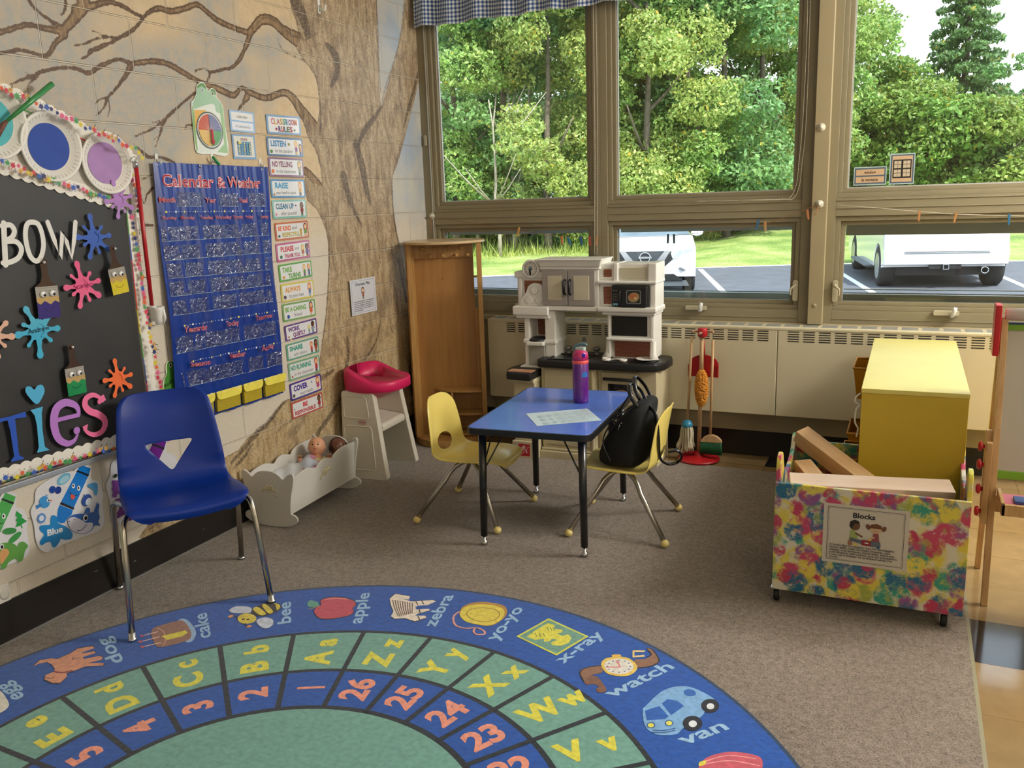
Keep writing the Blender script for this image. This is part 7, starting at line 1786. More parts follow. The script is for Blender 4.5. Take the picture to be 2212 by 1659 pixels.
for (za_, zb_, c) in ((0.125, 0.149, '2A6CB8'),):
  for q in range(6):
    a0 = -0.35 + q * .14; a1 = a0 + .14; b = len(k.vs); r = .0379
    k.vs += [Vector((r * math.cos(a0), r * math.sin(a0), za_)), Vector((r * math.cos(a1), r * math.sin(a1), za_)), Vector((r * math.cos(a1), r * math.sin(a1), zb_ - q * .0)), Vector((r * math.cos(a0), r * math.sin(a0), zb_ - (0.015 if q == 0 else 0)))]; k.fs.append((b, b + 1, b + 2, b + 3)); k.cs.append(hexc(c))
mesh_ink('blue_sticker', k, PAPER(), bb).rotation_euler = (0, 0, -0.75)
# sheet of paper
P = [hz(u, v, 0.5545) for u, v in ((1160, 920), (1300, 908), (1272, 882), (1139, 893))]
U = P[1] - P[0]; Vv = P[3] - P[0]; k = Ink(P[0], U, Vv - U.normalized() * Vv.dot(U.normalized()), 0.0); w, h = U.length, (Vv - U.normalized() * Vv.dot(U.normalized())).length
k.slab([(0, 0), (w, 0), (w, h), (0, h)], 0.0006, 'CFE4EC')
rd = random.Random(2)
for col in range(6):
  for row in range(3):
    x0 = w * (.12 + .14 * col); y0 = h * (.72 - .27 * row)
    for l in range(5): k.quad(x0, y0 - l * .0085, x0 + w * rd.uniform(.06, .11), y0 - l * .0085 + .0022, '8FA2A8')
tag(mesh_ink('paper_sheet', k, PAPER()), 'pale blue printed sheet of paper on the blue table', 'paper')
# ================================================================== BLACK BAG ON THE RIGHT CHAIR
bag = thing('backpack', 'black soft backpack leaning on the back of the right yellow chair', 'bag', (1.775, -1.30, 0.318), 0.0)
m_bag = mat('black_nylon', '08090B', 0.85, var=0.3, scale=15, bump=0.4, bscale=25)
bm = bm_new(); rings_ = []
sec = [(0.000, -0.030, 0.085, 0.125), (0.012, -0.035, 0.105, 0.145), (0.05, -0.032, 0.110, 0.150), (0.11, -0.020, 0.100, 0.145), (0.17, 0.004, 0.082, 0.138), (0.22, 0.028, 0.066, 0.130), (0.26, 0.048, 0.050, 0.118), (0.285, 0.060, 0.034, 0.10), (0.293, 0.066, 0.018, 0.07)]
for (z, cx, rx, ry) in sec:
  ring_ = []
  for q in range(28):
    a = 2 * PI * q / 28; c, s = math.cos(a), math.sin(a); pw = 0.65
    x = cx + rx * (abs(c) ** pw) * (1 if c > 0 else -1); y = ry * (abs(s) ** pw) * (1 if s > 0 else -1)
    wr = 1 + 0.035 * math.sin(5 * a + z * 40) + 0.02 * math.sin(9 * a - z * 60)
    xx = cx + (x - cx) * wr
    xx = min(xx, 0.080 + z * 0.10)
    ring_.append(bm.verts.new((xx, y * wr, z)))
  rings_.append(ring_)
for i in range(len(rings_) - 1):
  for q in range(28): bm.faces.new((rings_[i][q], rings_[i][(q + 1) % 28], rings_[i + 1][(q + 1) % 28], rings_[i + 1][q])).smooth = True
bm.faces.new(rings_[0][::-1]); bm.faces.new(rings_[-1])
finish('bag_body', bm, m_bag, bag, sub=1, smooth=True)
bm = bm_new()
for y, h in ((-0.05, 0.085), (0.03, 0.10)):
  tube(bm, smoothpts([(0.05, y - .055, 0.275), (0.02, y - .06, 0.33), (0.005, y - .03, 0.275 + h), (0.0, y + .02, 0.275 + h * 1.02), (0.03, y + .055, 0.33), (0.06, y + .055, 0.275)], 6), 0.005, 8, flat=1.9)
finish('handle', bm, mat('black_leather', '131418', 0.25, coat=0.4), bag, smooth=True)
bm = bm_new(); tube(bm, smoothpts([(-0.06, -0.145, 0.03), (-0.10, -0.13, 0.12), (-0.055, -0.11, 0.21), (0.03, -0.10, 0.285)], 6), 0.0035, 8); tube(bm, smoothpts([(-0.115, 0.0, 0.10), (-0.12, 0.04, 0.14), (-0.08, 0.03, 0.21), (0.0, -0.02, 0.33)], 6), 0.003, 8)
finish('piping', bm, mat('black_leather', '131418', 0.25, coat=0.4), bag, smooth=True)
bm = bm_new(); tube(bm, smoothpts([(0.085, -0.06, 0.27), (0.125, -0.09, 0.25), (0.14, -0.10, 0.15), (0.135, -0.06, 0.05), (0.15, 0.0, 0.0), (0.19, 0.03, 0.0), (0.215, 0.02, 0.035), (0.20, 0.0, 0.065), (0.16, -0.01, 0.06)], 6), 0.006, 8, flat=1.8)
finish('shoulder_strap', bm, mat('black_leather', '131418', 0.25, coat=0.4), bag, smooth=True)
bm = bm_new(); tube(bm, [(-0.022, -0.130, 0.20), (-0.026, -0.135, 0.185), (-0.026, -0.137, 0.165)], 0.0022, 6); ball(bm, (-0.015, -0.13, 0.205), 0.004)
finish('zip_pull', bm, mat('dark_steel', '8A8C90', 0.25, 1.0), bag, smooth=True)
# ================================================================== HIGH CHAIR
hc = thing('toy_high_chair', 'white toy high chair with bright pink seat ring and tray', 'high chair', (0.175, -0.945, 0), math.radians(4))
m_wpl = mat('white_toy_plastic', 'D8D2C2', 0.38, var=0.03, bump=0.06, bscale=150); m_pinkp = mat('pink_toy_plastic', 'D0205C', 0.4, var=0.04, bump=0.06, bscale=150)
for s, y0_, y1_ in ((-1, -0.165, -0.125), (1, 0.125, 0.165)):
  lean = lambda z: 0.030 * (1 - z / 0.5) * s
  bm = bm_new()
  out = [(-0.140, 0.012), (-0.150, 0.0), (0.125, 0.0), (0.138, 0.012), (0.066, 0.485), (0.05, 0.492), (-0.125, 0.492), (-0.135, 0.48)]
  A = [bm.verts.new((p[0], y0_ + lean(p[1]), p[1])) for p in out]; B = [bm.verts.new((p[0], y1_ + lean(p[1]), p[1])) for p in out]
  for q in range(8): bm.faces.new((A[q], A[(q + 1) % 8], B[(q + 1) % 8], B[q]))
  bm.faces.new(A[::-1]); bm.faces.new(B)
  pn = finish('side_panel', bm, m_wpl, hc, bevel=0.010, seg=3)
  if s < 0:
    for (a, b, c, d_) in ((-0.118, 0.345, 0.040, 0.465), (-0.120, 0.055, 0.070, 0.300)):
      bm = bm_new(); k0 = 0.0
      pts = rrect(a, b, c, d_, 0.018)
      pts = [(p[0] - 0.02 * (p[1] - b) / (d_ - b) * (1 if p[0] > (a + c) / 2 else 0), p[1]) for p in pts]
      P3 = [(p[0], y0_ + lean(p[1]) - 0.0005, p[1]) for p in pts]; tube(bm, P3, 0.0028, 6, closed=True); finish('moulded_outline', bm, m_wpl, pn, smooth=True)
    k = Ink((-0.030, y0_ + lean(0.33) - 0.0012, 0.312), (1, 0, 0), (0, -0.06, 1), 0.0); k.rr(0, 0, .048, .022, .010, 'B8302A'); k.rr(.003, .003, .045, .019, .008, 'EDE6DC'); k.rr(.006, .006, .042, .016, .005, '8A2A24'); k.text('little tikes', .024, .0085, .0075, 'F4ECE0', 0, .02, 'c', width=.030)
    mesh_ink('logo_sticker', k, PAPER(), pn)
bm = bm_new(); prism(bm, [(-0.13, 0.330), (0.085, 0.306), (0.098, 0.294), (0.094, 0.262), (-0.13, 0.285)], -0.13, 0.13, 'y'); finish('seat', bm, m_wpl, hc, bevel=0.01, seg=3)
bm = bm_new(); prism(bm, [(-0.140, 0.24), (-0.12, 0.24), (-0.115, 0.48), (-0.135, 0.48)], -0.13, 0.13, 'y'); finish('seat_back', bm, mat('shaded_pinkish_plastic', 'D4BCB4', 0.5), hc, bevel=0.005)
# pink ring: loft of outer outline down, with an opening and a flat tray at the front
bm = bm_new()
def outl(sc, dz, n=48):
  out = []
  for q in range(n):
    a = 2 * PI * q / n; c, s_ = math.cos(a), math.sin(a)
    rx = 0.175 if c > 0 else 0.165; ry = 0.178 if c < 0.2 else 0.178 - 0.018 * (c - .2)
    x = rx * (abs(c) ** .75) * (1 if c > 0 else -1) * sc + 0.005; y = ry * (abs(s_) ** .75) * (1 if s_ > 0 else -1) * sc
    out.append((x, y))
  return out
def ztop(x): return 0.545 + 0.060 * max(0, min(1, (-x + 0.06) / 0.14)) ** 1.2
def opening(n=48):
  out = []
  for q in range(n):
    a = 2 * PI * q / n; c, s_ = math.cos(a), math.sin(a)
    out.append((-0.058 + 0.090 * abs(c) * (1 if c > 0 else -1), 0.132 * abs(s_) * (1 if s_ > 0 else -1)))
  return out
lv = [[(p[0], p[1], 0.487) for p in outl(0.95, 0)], [(p[0], p[1], 0.492) for p in outl(1.0, 0)], [(p[0], p[1], ztop(p[0]) - 0.010) for p in outl(1.0, 0)], [(p[0], p[1], ztop(p[0])) for p in outl(0.965, 0)], [(p[0], p[1], ztop(p[0]) - (0.006 if p[0] > 0.05 else 0)) for p in outl(0.90, 0)],
      [(p[0], p[1], ztop(p[0]) - (0.008 if p[0] > 0.03 else -0.002)) for p in opening()], [(p[0] * .97 - .001, p[1] * .93, 0.43) for p in opening()]]
R_3 = [[bm.verts.new(p) for p in l] for l in lv]
for a, b in zip(R_3[:-1], R_3[1:]):
  for q in range(48): bm.faces.new((a[q], a[(q + 1) % 48], b[(q + 1) % 48], b[q])).smooth = True
for q in range(48): bm.faces.new((R_3[-1][q], R_3[-1][(q + 1) % 48], R_3[0][(q + 1) % 48], R_3[0][q]))
finish('seat_ring_and_tray', bm, m_pinkp, hc, smooth=True)
# ================================================================== CRADLE
cr = thing('doll_cradle', 'white wooden doll cradle with scalloped edges and cream bow ornaments', 'cradle', (0.150, -1.605, 0), math.radians(3.5))
cr.scale = (0.83, 0.95, 1)
m_crw = mat('white_cradle_paint', 'D6D3CC', 0.4, var=0.03); m_bow = mat('cream_bow', 'D8CC9C', 0.5)
def endpanel(y, h, name='end_panel'):
  half = [(0.0, h), (0.05, h - 0.004), (0.085, h - 0.020), (0.105, h - 0.036), (0.122, h - 0.022), (0.150, h - 0.006), (0.172, h - 0.006), (0.178, h - 0.024), (0.170, h - 0.06), (0.150, 0.16), (0.140, 0.10), (0.142, 0.078), (0.160, 0.074), (0.176, 0.064), (0.180, 0.048), (0.170, 0.036), (0.140, 0.022), (0.09, 0.010), (0.0, 0.0065)]
  pts = smoothpts(half, 3); full = pts + [(-p[0], p[1]) for p in pts[-2:0:-1]]
  bm = bm_new(); prism(bm, full, y - 0.006, y + 0.006, 'y'); return finish(name, bm, m_crw, cr, bevel=0.002)
def bow(parent, M_):
  bm = bm_new()
  for s in (-1, 1):
    tube(bm, [M_ @ Vector(p) for p in smoothpts([(0, 0, 0), (s * .014, .012, .002), (s * .024, .004, .003), (s * .012, -.004, .002), (0, 0, 0)], 4)], 0.0028, 6)
    tube(bm, [M_ @ Vector(p) for p in smoothpts([(s * .006, -.002, .001), (s * .022, -.004, .002), (s * .032, -.012, .001), (s * .042, -.010, .001), (s * .052, -.022, .001)], 4)], [0.003] * 16 + [0.001], 6)
    tube(bm, [M_ @ Vector(p) for p in smoothpts([(0, -.002, .001), (s * .004, -.014, .002), (s * .012, -.022, .001)], 4)], 0.0022, 6)
  ball(bm, M_ @ Vector((0, 0, .002)), 0.005)
  finish('bow_ornament', bm, m_bow, parent, smooth=True)
e1 = endpanel(-0.300, 0.282); e2 = endpanel(0.300, 0.300)
bow(e1, Matrix.Translation((0.01, -0.307, 0.20)) @ Matrix.Rotation(PI / 2, 4, 'X'))
for s in (-1, 1):
  top = [(-0.294, 0.235), (-0.25, 0.256), (-0.16, 0.264), (-0.10, 0.250), (-0.07, 0.243), (-0.04, 0.260), (0.0, 0.266), (0.05, 0.256), (0.075, 0.249), (0.10, 0.266), (0.17, 0.280), (0.294, 0.276)]
  pts = smoothpts(top, 3); bm = bm_new(); xo = 0.150
  ou = pts + [(0.294, 0.075), (-0.294, 0.075)]
  A = [bm.verts.new((s * (0.128 + 0.10 * (p[1] - .075)), p[0], p[1])) for p in ou]; B = [bm.verts.new((s * (0.138 + 0.10 * (p[1] - .075)), p[0], p[1])) for p in ou]
  n = len(ou)
  for q in range(n): bm.faces.new((A[q], A[(q + 1) % n], B[(q + 1) % n], B[q]))
  bm.faces.new(A); bm.faces.new(B[::-1])
  sp_ = finish('side_panel', bm, m_crw, cr, bevel=0.0015)
  if s > 0: bow(sp_, Matrix.Translation((0.153, 0.0, 0.205)) @ Matrix(((0, 0, 1, 0), (1, 0, 0, 0), (0, 1, 0, 0), (0, 0, 0, 1))) @ Matrix.Rotation(0.25, 4, 'Z'))
bm = bm_new(); box(bm, -0.128, 0.128, -0.294, 0.294, 0.075, 0.085); finish('bottom_board', bm, m_crw, cr)
# mattress / blanket and dolls (things lying in the cradle)
def at_cr(x, y, z):
  a = math.radians(3.5); x *= .83; y *= .95; return (0.150 + x * math.cos(a) - y * math.sin(a), -1.605 + x * math.sin(a) + y * math.cos(a), z - .02)
rs = np.random.RandomState(9)
bm = bm_new(); nx_, ny_ = 30, 44; G = []
for j in range(ny_ + 1):
  for i in range(nx_ + 1):
    x = -0.118 + 0.236 * i / nx_; y = -0.285 + 0.40 * j / ny_
    z = 0.215 + 0.050 * math.exp(-((x + .03) / .09) ** 2 - ((y - .03) / .13) ** 2) + 0.018 * math.sin(27 * x + 11 * y) + 0.016 * math.sin(36 * y - 17 * x + 2) + 0.007 * math.sin(60 * x + 40 * y) - 0.03 * (abs(x) / .118) ** 6
    G.append(bm.verts.new((x, y, z)))
for j in range(ny_):
  for i in range(nx_): bm.faces.new((G[j * (nx_ + 1) + i], G[j * (nx_ + 1) + i + 1], G[(j + 1) * (nx_ + 1) + i + 1], G[(j + 1) * (nx_ + 1) + i])).smooth = True
def quilt():
  m, nt, b = newmat('patchwork_blanket'); L = nt.links; co = objco(nt)
  v = N(nt, 'ShaderNodeTexVoronoi'); v.inputs['Scale'].default_value = 7; L.new(co, v.inputs['Vector'])
  sp = N(nt, 'ShaderNodeSeparateColor'); L.new(v.outputs['Color'], sp.inputs[0]); r = N(nt, 'ShaderNodeValToRGB'); r.color_ramp.interpolation = 'CONSTANT'
  e = r.color_ramp.elements
  while len(e) < 5: e.new(.5)
  for q, (p, c) in enumerate(((0, 'D890B4'), (.28, 'C8D0E0'), (.5, 'D8DCE0'), (.7, '7A98B0'), (.85, 'E4A8C4'))): e[q].position = p; e[q].color = hexc(c)
  L.new(sp.outputs[0], r.inputs[0]); L.new(r.outputs[0], b.inputs['Base Color']); b.inputs['Roughness'].default_value = .9; b.inputs['Sheen Weight'].default_value = .3
  return m
o = finish('doll_blanket', bm, quilt(), smooth=True); md = o.modifiers.new('s', 'SOLIDIFY'); md.thickness = 0.012; o.location = at_cr(0, 0, 0); o.rotation_euler = (0, 0, math.radians(3.5)); tag(o, 'crumpled pink, white and blue doll blanket in the cradle', 'blanket')
def doll(name, label, loc, rz, skin, haircol, r, body=True, tilt=0.9):
  t = thing(name, label, 'doll', loc, rz)
  M0 = Matrix.Rotation(-tilt, 4, 'X')       # face looks along -y and up
  bm = bm_new(); bmesh.ops.create_uvsphere(bm, u_segments=48, v_segments=36, radius=1.0)
  for v in bm.verts:
    x, y, z = v.co; f = max(0, -y)
    x *= 0.86; y *= 0.92; z *= 1.0
    def bump(cx, cz, s, a): return a * math.exp(-(((x - cx) ** 2 + (z - cz) ** 2) / (s * s))) * (1 if v.co.y < 0 else 0)
    d_ = bump(0.34, -0.32, .26, .13) + bump(-0.34, -0.32, .26, .13) + bump(0, -0.20, .10, .19) + bump(0, -0.66, .17, .13) + bump(0, 0.38, .4, .05) - bump(0.28, 0.0, .13, .10) - bump(-0.28, 0.0, .13, .10) + bump(0.0, -0.43, .10, .07) - bump(0, -0.50, .10, .03) + bump(0, -0.54, .06, .04)
    y -= d_ * .9
    if z < -0.5: x *= 1 + (z + .5) * .35;
    if z > 0.2: x *= 1.04
    v.co = Vector((x, y, z)) * r
  for f in bm.faces: f.smooth = True
  for s in (-1, 1): ball(bm, (s * .86 * r, 0.02 * r, -0.12 * r), r * .17, 12, 8, sc=(.5, .8, 1.2))
  # neck and shoulders run on from the head
  if body:
    tube(bm, [Vector(p) * r for p in ((0, .1, -.8), (0, .15, -1.1), (0, .2, -1.5), (0, .25, -2.2))], [r * .42, r * .5, r * .95, r * .85], 20)
    for s in (-1, 1):
      tube(bm, [Vector(p) * r for p in smoothpts([(s * .6, .15, -1.45), (s * 1.15, -.1, -1.7), (s * 1.45, -.5, -1.75), (s * 1.5, -.75, -1.6)], 4)], [r * .34] * 5 + [r * .28] * 5 + [r * .2] * 3, 10)
      ball(bm, Vector((s * 1.5, -.85, -1.55)) * r, r * .24, 12, 8, sc=(1, .8, 1))
      for q in range(4): a = -.6 + q * .38; tube(bm, [Vector((s * 1.5 + .12 * math.sin(a), -.95, -1.48 + .1 * math.cos(a))) * r, Vector((s * 1.5 + .3 * math.sin(a), -1.15, -1.32 + .12 * math.cos(a))) * r, Vector((s * 1.5 + .34 * math.sin(a), -1.28, -1.36 + .12 * math.cos(a))) * r], [r * .075, r * .065, r * .05], 6)
      tube(bm, [Vector((s * 1.36, -.9, -1.6)) * r, Vector((s * 1.22, -1.05, -1.5)) * r], [r * .07, r * .05], 6)
  hd = finish('head_and_body', bm, skin, t, smooth=True); hd.matrix_local = M0
  for s in (-1, 1):
    bm = bm_new(); ball(bm, (s * .28 * r, -.835 * r, .0), r * .105, 14, 10, sc=(1.15, .6, .8)); e = finish('eye', bm, mat('doll_eye_white', 'E4DED6', .15), hd, smooth=True)
    bm = bm_new(); ball(bm, (s * .28 * r, -.880 * r, .0), r * .085, 12, 8, sc=(1, .6, 1)); finish('iris', bm, mat('doll_iris', '2E2018', .1), e, smooth=True)
    bm = bm_new(); tube(bm, [Vector(p) * r for p in ((s * .15, -.90, .22), (s * .28, -.89, .27), (s * .42, -.80, .22))], r * .022, 6); finish('eyebrow', bm, mat('doll_brow', '6A4630', .7), hd, smooth=True)
  bm = bm_new(); tube(bm, [Vector(p) * r for p in smoothpts([(-.15, -.985, -.50), (-.06, -1.04, -.47), (0, -1.045, -.485), (.06, -1.04, -.47), (.15, -.985, -.50), (.07, -1.02, -.545), (0, -1.03, -.555), (-.07, -1.02, -.545)], 3, True)], r * .028, 6, closed=True)
  box(bm, -.10 * r, .10 * r, -1.03 * r, -.98 * r, -.53 * r, -.49 * r); finish('lips', bm, mat('lips_' + skin.name, 'B8584E', .4), hd, smooth=True)
  if haircol:
    bm = bm_new(); bmesh.ops.create_uvsphere(bm, u_segments=36, v_segments=24, radius=1.0)
    dead = [f for f in bm.faces if (lambda c: c.y < -0.30 - .25 * (c.z) + 0.62 * max(0, c.z) - .28 + .1 * abs(c.x) or c.z < -0.30)(f.calc_center_median())]
    bmesh.ops.delete(bm, geom=dead, context='FACES')
    for v in bm.verts:
      w = 1.05 + .018 * math.sin(v.co.x * 25 + v.co.z * 19) * math.sin(v.co.y * 22); v.co = Vector((v.co.x * .90, v.co.y * .95, v.co.z * 1.0)) * r * w
    finish('hair', bm, mat('doll_hair', haircol, .5, bump=.8, bscale=60), hd, smooth=True)
  if body:
    bm = bm_new(); tube(bm, [Vector(p) * r for p in ((0, .16, -1.22), (0, .2, -1.5), (0, .25, -2.3))], [r * .66, r * 1.02, r * .98], 22)
    for s in (-1, 1): tube(bm, [Vector(p) * r for p in ((s * .6, .15, -1.42), (s * 1.0, 0.02, -1.62), (s * 1.2, -.15, -1.70))], [r * .42, r * .4, r * .37], 12)
    sh = finish('shirt', bm, mat('doll_shirt', 'D8D49A', .8, var=.2, scale=60), hd, smooth=True)
    for s in (-1, 1):
      bm = bm_new(); tube(bm, [Vector(p) * r for p in ((s * 1.14, -.10, -1.68), (s * 1.24, -.20, -1.72))], [r * .385, r * .375], 12); finish('sleeve_band', bm, mat('green_sleeve_band', '5AA088', .7), sh, smooth=True)
  return t
doll('baby_doll', 'bald light skinned baby doll in a yellow shirt lying in the cradle', at_cr(-0.025, 0.165, 0.292), math.radians(28), mat('doll_skin_light', 'DFA684', .42, var=.05, sub=.1), None, 0.050, True, 0.55)
doll('baby_doll', 'dark haired brown skinned doll at the head end of the cradle', at_cr(0.078, 0.232, 0.278), math.radians(62), mat('doll_skin_brown', '6B4130', .35, var=.05), '17120F', 0.050, False, 0.35)
# ================================================================== WOODEN LOCKER
lk = thing('dress_up_locker', 'tall round topped wooden locker with coat pegs in the room corner', 'locker', (0.272, -0.262, 0), math.radians(27))
w_m = wood('maple', 'A5783F', 'C39A5C', 0.42, 'Z', 8); w_t = wood('maple_top', 'C9A878', 'DCC298', 0.35, 'X', 8); w_b = wood('maple_back', '94662E', 'A97A40', 0.45, 'Z', 5)
bm = bm_new(); lathe(bm, [(0.242, 1.245), (0.247, 1.249), (0.247, 1.258), (0.244, 1.262)], 56); finish('round_top', bm, w_t, lk, smooth=False, bevel=0.002)
bm = bm_new(); lathe(bm, [(0.235, 0.0065), (0.238, 0.01), (0.238, 0.045), (0.235, 0.05)], 56); finish('round_base', bm, w_m, lk, bevel=0.002)
bm = bm_new(); lathe(bm, [(0.200, 0.0), (0.200, 0.009)], 40); finish('turntable', bm, w_m, lk)
bm = bm_new(); box(bm, -0.205, 0.172, -0.012, 0.0, 0.05, 1.245); finish('back_panel', bm, w_b, lk)
for x, y in ((-0.225, -0.060), (0.196, -0.060)):
  bm = bm_new(); box(bm, x - 0.004, x + 0.026, y - 0.035, y + 0.02, 0.05, 1.245); finish('front_post', bm, w_m, lk, bevel=0.003)
for x, y in ((-0.236, -0.025),):
  bm = bm_new(); box(bm, x - 0.004, x + 0.014, y - 0.02, y + 0.05, 0.05, 1.245); finish('side_post', bm, w_m, lk, bevel=0.003)
bm = bm_new(); box(bm, -0.20, -0.188, -0.06, -0.0, 0.05, 1.245); box(bm, -0.21, 0.21, 0.03, 0.045, 0.05, 0.10); finish('inner_side', bm, w_m, lk)
bm = bm_new(); box(bm, -0.205, 0.172, -0.026, -0.012, 1.155, 1.245); rail = finish('peg_rail', bm, w_m, lk, bevel=0.002)
for r_, (z, xs) in enumerate(((1.222, (-0.13, -0.055, 0.025, 0.100)), (1.178, (-0.09, -0.01, 0.07, 0.140)))):
  for x in xs:
    bm = bm_new(); mt = Matrix.Translation((x, -0.026, z)) @ Matrix.Rotation(math.radians(100), 4, 'X'); lathe(bm, [(0.006, 0), (0.0065, 0.02), (0.011, 0.026), (0.012, 0.034), (0.006, 0.038)], 14, mtx=mt); finish('coat_peg', bm, w_m, rail, smooth=True)
for z in (0.33, 0.185, 0.055):
  bm = bm_new(); a0 = [(0.19, -0.012), (-0.10, -0.012)] ; arc = [(0.19 - 0.29 * math.sin(a) * 1.0 + 0.0, -0.012 - 0.135 * math.cos(a)) for a in [PI / 2 * q / 10 for q in range(11)]]
  pts = [(0.19, -0.012), (0.19, -0.13)] + [(0.19 - 0.30 * q / 10, -0.012 - 0.118 * math.cos(PI / 2 * (q / 10) ** 1.6)) for q in range(1, 11)]
  prism(bm, pts, z, z + 0.014, 'z'); finish('shelf', bm, w_m, lk, bevel=0.002)
bm = bm_new(); box(bm, 0.0, 0.012, -0.10, -0.012, 0.05, 0.33); finish('divider', bm, w_m, lk)
for z in (1.03, 0.60):
  bm = bm_new(); ball(bm, (-0.02, -0.0125, z), 0.004); finish('screw_cap', bm, mat('brass', 'B89850', .3, 1), lk, smooth=True)
bm = bm_new(); box(bm, 0.172, 0.196, -0.02, -0.004, 0.05, 0.84); box(bm, 0.172, 0.2, -0.02, -0.004, 1.03, 1.042); finish('panel_rail', bm, w_m, lk)
# ================================================================== PLAY KITCHEN
kt = thing('play_kitchen', 'cream plastic play kitchen with black counters, clock, microwave and brick print panels', 'play kitchen', (0, 0, 0))
m_kc = mat('cream_kitchen_plastic', 'F2F0E8', 0.4, var=0.02, bump=0.05, bscale=200); m_kb = mat('beige_kitchen_plastic', 'CBC09E', 0.42, var=0.03, bump=0.05, bscale=200); m_kk = mat('black_counter', '1B1C1E', 0.35, var=0.1, bump=0.08, bscale=200); m_kg = mat('lilac_grey_plastic', 'A29C96', 0.42)
def kb(name, x0, x1, y0, y1, z0, z1, m=m_kc, p=kt, bv=0.006, taper=None):
  bm = bm_new(); vs = box(bm, x0, x1, y0, y1, z0, z1)
  if taper:
    for v in vs:
      if v.co.z > (z0 + z1) / 2: v.co.x += taper * (1 if v.co.x > (x0 + x1) / 2 else -1); v.co.y += -taper if v.co.y < (y0 + y1) / 2 else 0
  return finish(name, bm, m, p, bevel=bv, seg=2)
YF, YB = -0.365, -0.20
# lower part
base = kb('sink_cabinet', 0.965, 1.300, -0.44, -0.158, 0.0, 0.548, m_kb)
kb('cabinet_door', 0.985, 1.262, -0.447, -0.43, 0.085, 0.535, mat('cream_door', 'C8BE9E', .45), base); kb('plinth', 0.955, 1.30, -0.462, -0.30, 0.0, 0.050, m_kb, base); kb('plinth_step', 0.960, 1.30, -0.452, -0.30, 0.05, 0.066, m_kb, base)
kb('corner_column', 1.268, 1.292, -0.452, -0.43, 0.05, 0.545, m_kb, base, .009)
ov = kb('oven_cabinet', 1.300, 1.640, -0.41, -0.158, 0.0, 0.548, m_kb); kb('plinth', 1.30, 1.65, -0.43, -0.30, 0.0, 0.050, m_kb, ov)
for z0, z1, nm in ((0.345, 0.53, 'upper_oven_door'), (0.085, 0.315, 'lower_oven_door')):
  d_ = kb(nm, 1.325, 1.540, -0.425, -0.405, z0, z1, mat('cream_door', 'C8BE9E', .45), ov)
  kb('oven_window', 1.365, 1.500, -0.428, -0.424, z0 + .03, z1 - .065, mat('oven_glass', '17160F', .12, coat=.5), d_, .002)
  bm = bm_new(); tube(bm, [(1.345, -0.428, z1 - .035), (1.348, -0.446, z1 - .035), (1.517, -0.446, z1 - .035), (1.520, -0.428, z1 - .035)], 0.009, 10); finish('handle', bm, m_kk, d_, smooth=True)
  k = Ink((1.375, -0.4285, z0 + .035), (1, 0, 0), (0, 0, 1), 0.0); k.ell(.06, .030, .045, .022, 'A88A5A', .2); k.ell(.06, .034, .03, .014, '8A5A34', .1); k.ell(.045, .032, .008, .006, 'D8B07A'); k.ell(.075, .037, .008, .006, 'C89A60'); mesh_ink('food_picture', k, PAPER(), d_)
# counters
bm = bm_new(); pts = [(0.945, -0.20), (0.945, -0.445), (0.965, -0.475), (1.26, -0.478), (1.30, -0.465), (1.56, -0.470), (1.640, -0.44), (1.680, -0.37), (1.685, -0.24), (1.665, -0.17), (1.62, -0.156), (1.06, -0.156)]
prism(bm, pts, 0.545, 0.592, 'z'); ct = finish('countertop', bm, m_kk, kt, bevel=0.012, seg=3)
bm = bm_new(); ring(bm, 1.02, 1.225, 0, 0.155, 0.012, 0, 0.006); bmesh.ops.rotate(bm, verts=bm.verts, cent=(0, 0, 0), matrix=Matrix.Rotation(PI / 2, 3, 'X')); bmesh.ops.translate(bm, verts=bm.verts, vec=(0, -0.285, 0.592)); finish('sink_rim', bm, m_kk, ct, bevel=0.002)
kb('sink_basin', 1.02, 1.225, -0.44, -0.285, 0.5925, 0.5935, mat('sink_black', '0C0D0E', .2), ct, 0)
bm = bm_new()
for x, s in ((1.06, 1), (1.235, 1)): lathe(bm, [(0.016, 0), (0.013, 0.004), (0.012, 0.022), (0.020, 0.026), (0.021, 0.038), (0.017, 0.042)], 12, c=(x, -0.235, 0.592))
tube(bm, smoothpts([(1.15, -0.225, 0.592), (1.15, -0.225, 0.655), (1.16, -0.24, 0.685), (1.175, -0.275, 0.680), (1.18, -0.29, 0.655)], 5), 0.009, 10); finish('faucet', bm, mat('grey_tap_plastic', '8A8A86', .3, .4), kt, smooth=True)
bm = bm_new(); lathe(bm, [(0.072, 0), (0.075, 0.003), (0.070, 0.006)], 30, c=(1.56, -0.35, 0.592)); lathe(bm, [(0.055, 0), (0.058, 0.003), (0.054, 0.005)], 30, c=(1.40, -0.40, 0.592)); finish('burner', bm, m_kk, ct, smooth=True)
side = kb('side_stand', 0.815, 0.950, -0.50, -0.28, 0.0, 0.475, m_kb); kb('side_stand_foot', 0.800, 0.955, -0.515, -0.27, 0, 0.11, m_kb, side); kb('stand_cornice', 0.795, 0.955, -0.52, -0.27, 0.455, 0.485, m_kb, side, .008)
k = Ink((0.838, -0.5165, 0.018), (1, 0, 0), (0, 0, 1), 0.0); k.rr(0, 0, .080, .080, .006, 'E4DCC8'); k.rr(.003, .003, .077, .077, .005, 'B8222C'); k.line([(.010, .018), (.052, .060), (.070, .060), (.028, .018), (.010, .018)], .002, 'F0E8E0', closed=False); k.text('STEP', .014, .022, .026, 'F4ECE4', .72, .03, 'l', width=.052); k.text('2', .050, .024, .026, 'F4ECE4', .3, .03, 'l'); mesh_ink('logo_sticker', k, PAPER(), side)
